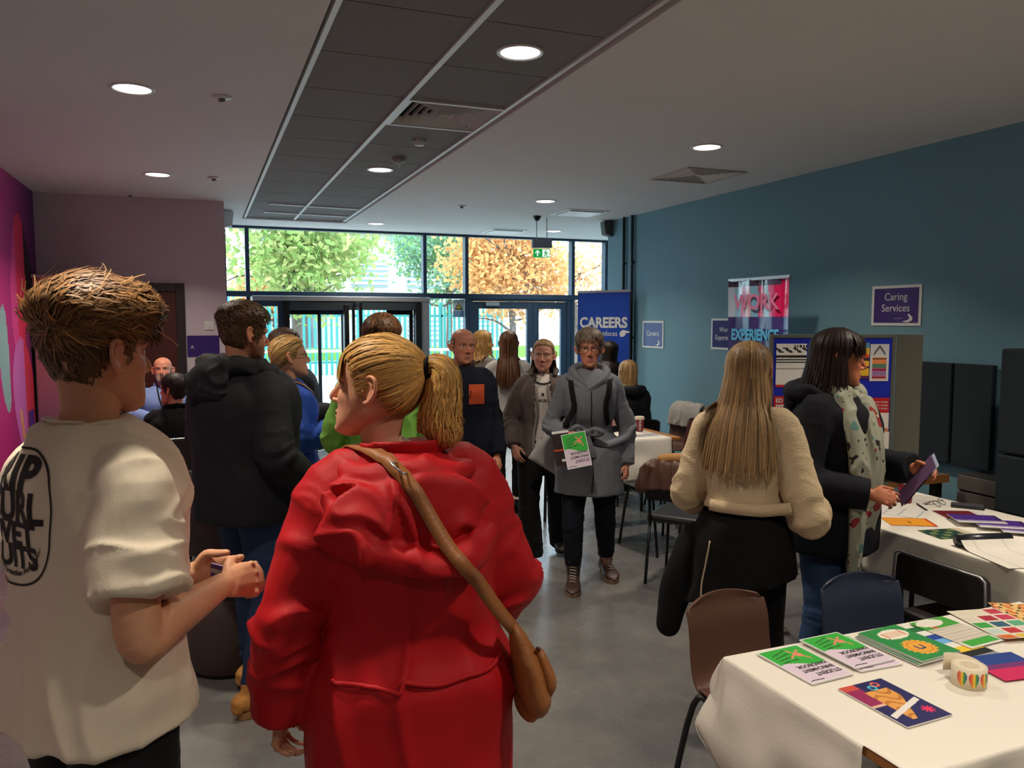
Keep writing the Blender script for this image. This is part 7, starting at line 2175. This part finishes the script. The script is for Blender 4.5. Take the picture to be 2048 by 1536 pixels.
flat('leaflet', 'pink, purple and blue flag leaflet behind the sticker roll', 'leaflet', 2.045, 1.462, ZD + .0026, .17, .15, R(-8), lambda u, v: srgb(28, 62, 140) if v > .6 else (srgb(116, 40, 110) if v > .42 else srgb(206, 20, 90)), 14, 30, .001)
def night(u, v):
    NV = srgb(34, 32, 92)
    d1, d2 = math.hypot(u - .62, (v - .12) * 1.4), math.hypot(u - .40, (v - .12) * 1.4)
    d1, d2 = math.hypot(u - .70, (v - .9) * 1.4), math.hypot(u - .56, (v - .84) * 1.4)
    if .045 < d1 < .085: return srgb(226, 110, 90)
    if .045 < d2 < .085: return srgb(70, 180, 200)
    a = math.atan2((v - .2) * 1.4, u - .8); d = math.hypot(u - .8, (v - .2) * 1.4)
    if d < .09 + .03 * math.sin(a * 9): return srgb(226, 40, 96)
    if abs((v - .33) - (u - .5) * .25) < .04 and .05 < u < .95: return srgb(232, 226, 222)
    if u > .28 and .1 < v < .78 and u < .35 + .45 * min(1, (v - .05) * 1.9) and u > .2 + .1 * v: return srgb(226, 160, 80) if math.sin(v * 40 + math.sin(u * 12) * 3) > -.5 else srgb(190, 120, 50)
    if u < .34 and v > .5: return srgb(150, 36, 90) if v < .88 else srgb(206, 80, 70)
    if u < .5 and .45 < v < .6: return srgb(226, 180, 160)
    return NV
flat('booklet', 'navy booklet with a carved wood drawing lying nearest the beech edge', 'booklet', 1.585, 1.425, ZD, .15, .21, R(182 - 180), night, 60, 84, .004)
# roll of rainbow heart stickers
sr = empty('sticker_roll', (1.853, 1.43, ZD), R(-20), 'roll of rainbow heart stickers standing on the handbook table', 'sticker roll')
m = MB(); m.lathe([(.018, .0), (.042, .0), (.042, .052), (.018, .052), (.018, .0)], 36); m.build('roll', mat('cream sticker paper', srgb(226, 214, 188), .6), sr)
rb_ = [srgb(214, 70, 60), srgb(232, 130, 50), srgb(240, 200, 60), srgb(70, 150, 70), srgb(50, 90, 150)]
for k in range(5):
    a0 = R(-160 + k * 38)
    def heart(u, v):
        x, y = (u - .5) * 2.3, (v - .42) * 2.5
        return (x * x + y * y - 1) ** 3 - x * x * y ** 3 < 0
    V, F, K = [], [], []
    n_ = 14
    for j in range(n_ + 1):
        for i in range(n_ + 1):
            a = a0 + (i / n_) * R(32); V.append((.0427 * math.cos(a), .0427 * math.sin(a), .004 + .044 * j / n_))
    for j in range(n_):
        for i in range(n_):
            if heart((i + .5) / n_, (j + .5) / n_):
                q = j * (n_ + 1) + i; F.append((q, q + 1, q + n_ + 2, q + n_ + 1)); K += (list(rb_[min(4, int(i / n_ * 5))][:3]) + [1.0]) * 4
    h_ = mesh_obj('heart_sticker', V, F, mat('printed paper', (1, 1, 1), .45, attr=True), sr)
    ca = h_.data.color_attributes.new('Col', 'FLOAT_COLOR', 'CORNER'); ca.data.foreach_set('color', K)
V, F = [], []
for i in range(13):
    a = R(20) + i / 12 * R(110); r_ = .042 + .022 * i / 12
    V += [(r_ * math.cos(a), r_ * math.sin(a), .002 + .014 * i / 12), (r_ * math.cos(a), r_ * math.sin(a), .052 + .012 * i / 12)]
for i in range(12): F.append((2 * i, 2 * i + 2, 2 * i + 3, 2 * i + 1))
tl = mesh_obj('loose_end', V, F, mat('cream sticker paper', srgb(226, 214, 188), .6), sr, True); tl.modifiers.new('t', 'SOLIDIFY').thickness = .0008

# jackets on the chairs
draped('jacket', 'cream jacket draped over a chair back by the teal wall', (4.25, 6.56), R(100), .86, mat('cream jacket cloth', srgb(178, 172, 166), .9, bump=.1), .44, .26, seed=2)
draped('jacket', 'brown leather jacket with a tan lining over the black padded chair', (2.92, 4.28), R(-52), .80, mat('brown leather', srgb(92, 62, 52), .5, bump=.1), .44, .16, m2=mat('tan lining', srgb(170, 120, 66), .8), seed=5)
draped('jacket', 'olive jacket with a mustard collar over the chair at the table end', (3.80, 5.36), R(60), .79, mat('olive jacket cloth', srgb(46, 42, 36), .9), .44, .24, m2=mat('mustard lining', srgb(180, 132, 70), .8), seed=7)
# ================================================================== lettering becomes plain meshes
_dg = bpy.context.evaluated_depsgraph_get(); _dg.update()
for _o in TEXTS:
    _me = bpy.data.meshes.new_from_object(_o.evaluated_get(_dg))
    _n = bpy.data.objects.new('lettering', _me); COL.objects.link(_n)
    _n.parent = _o.parent; _n.location = _o.location; _n.rotation_euler = _o.rotation_euler; _n.scale = _o.scale
for _o in TEXTS: bpy.data.objects.remove(_o, do_unlink=True)
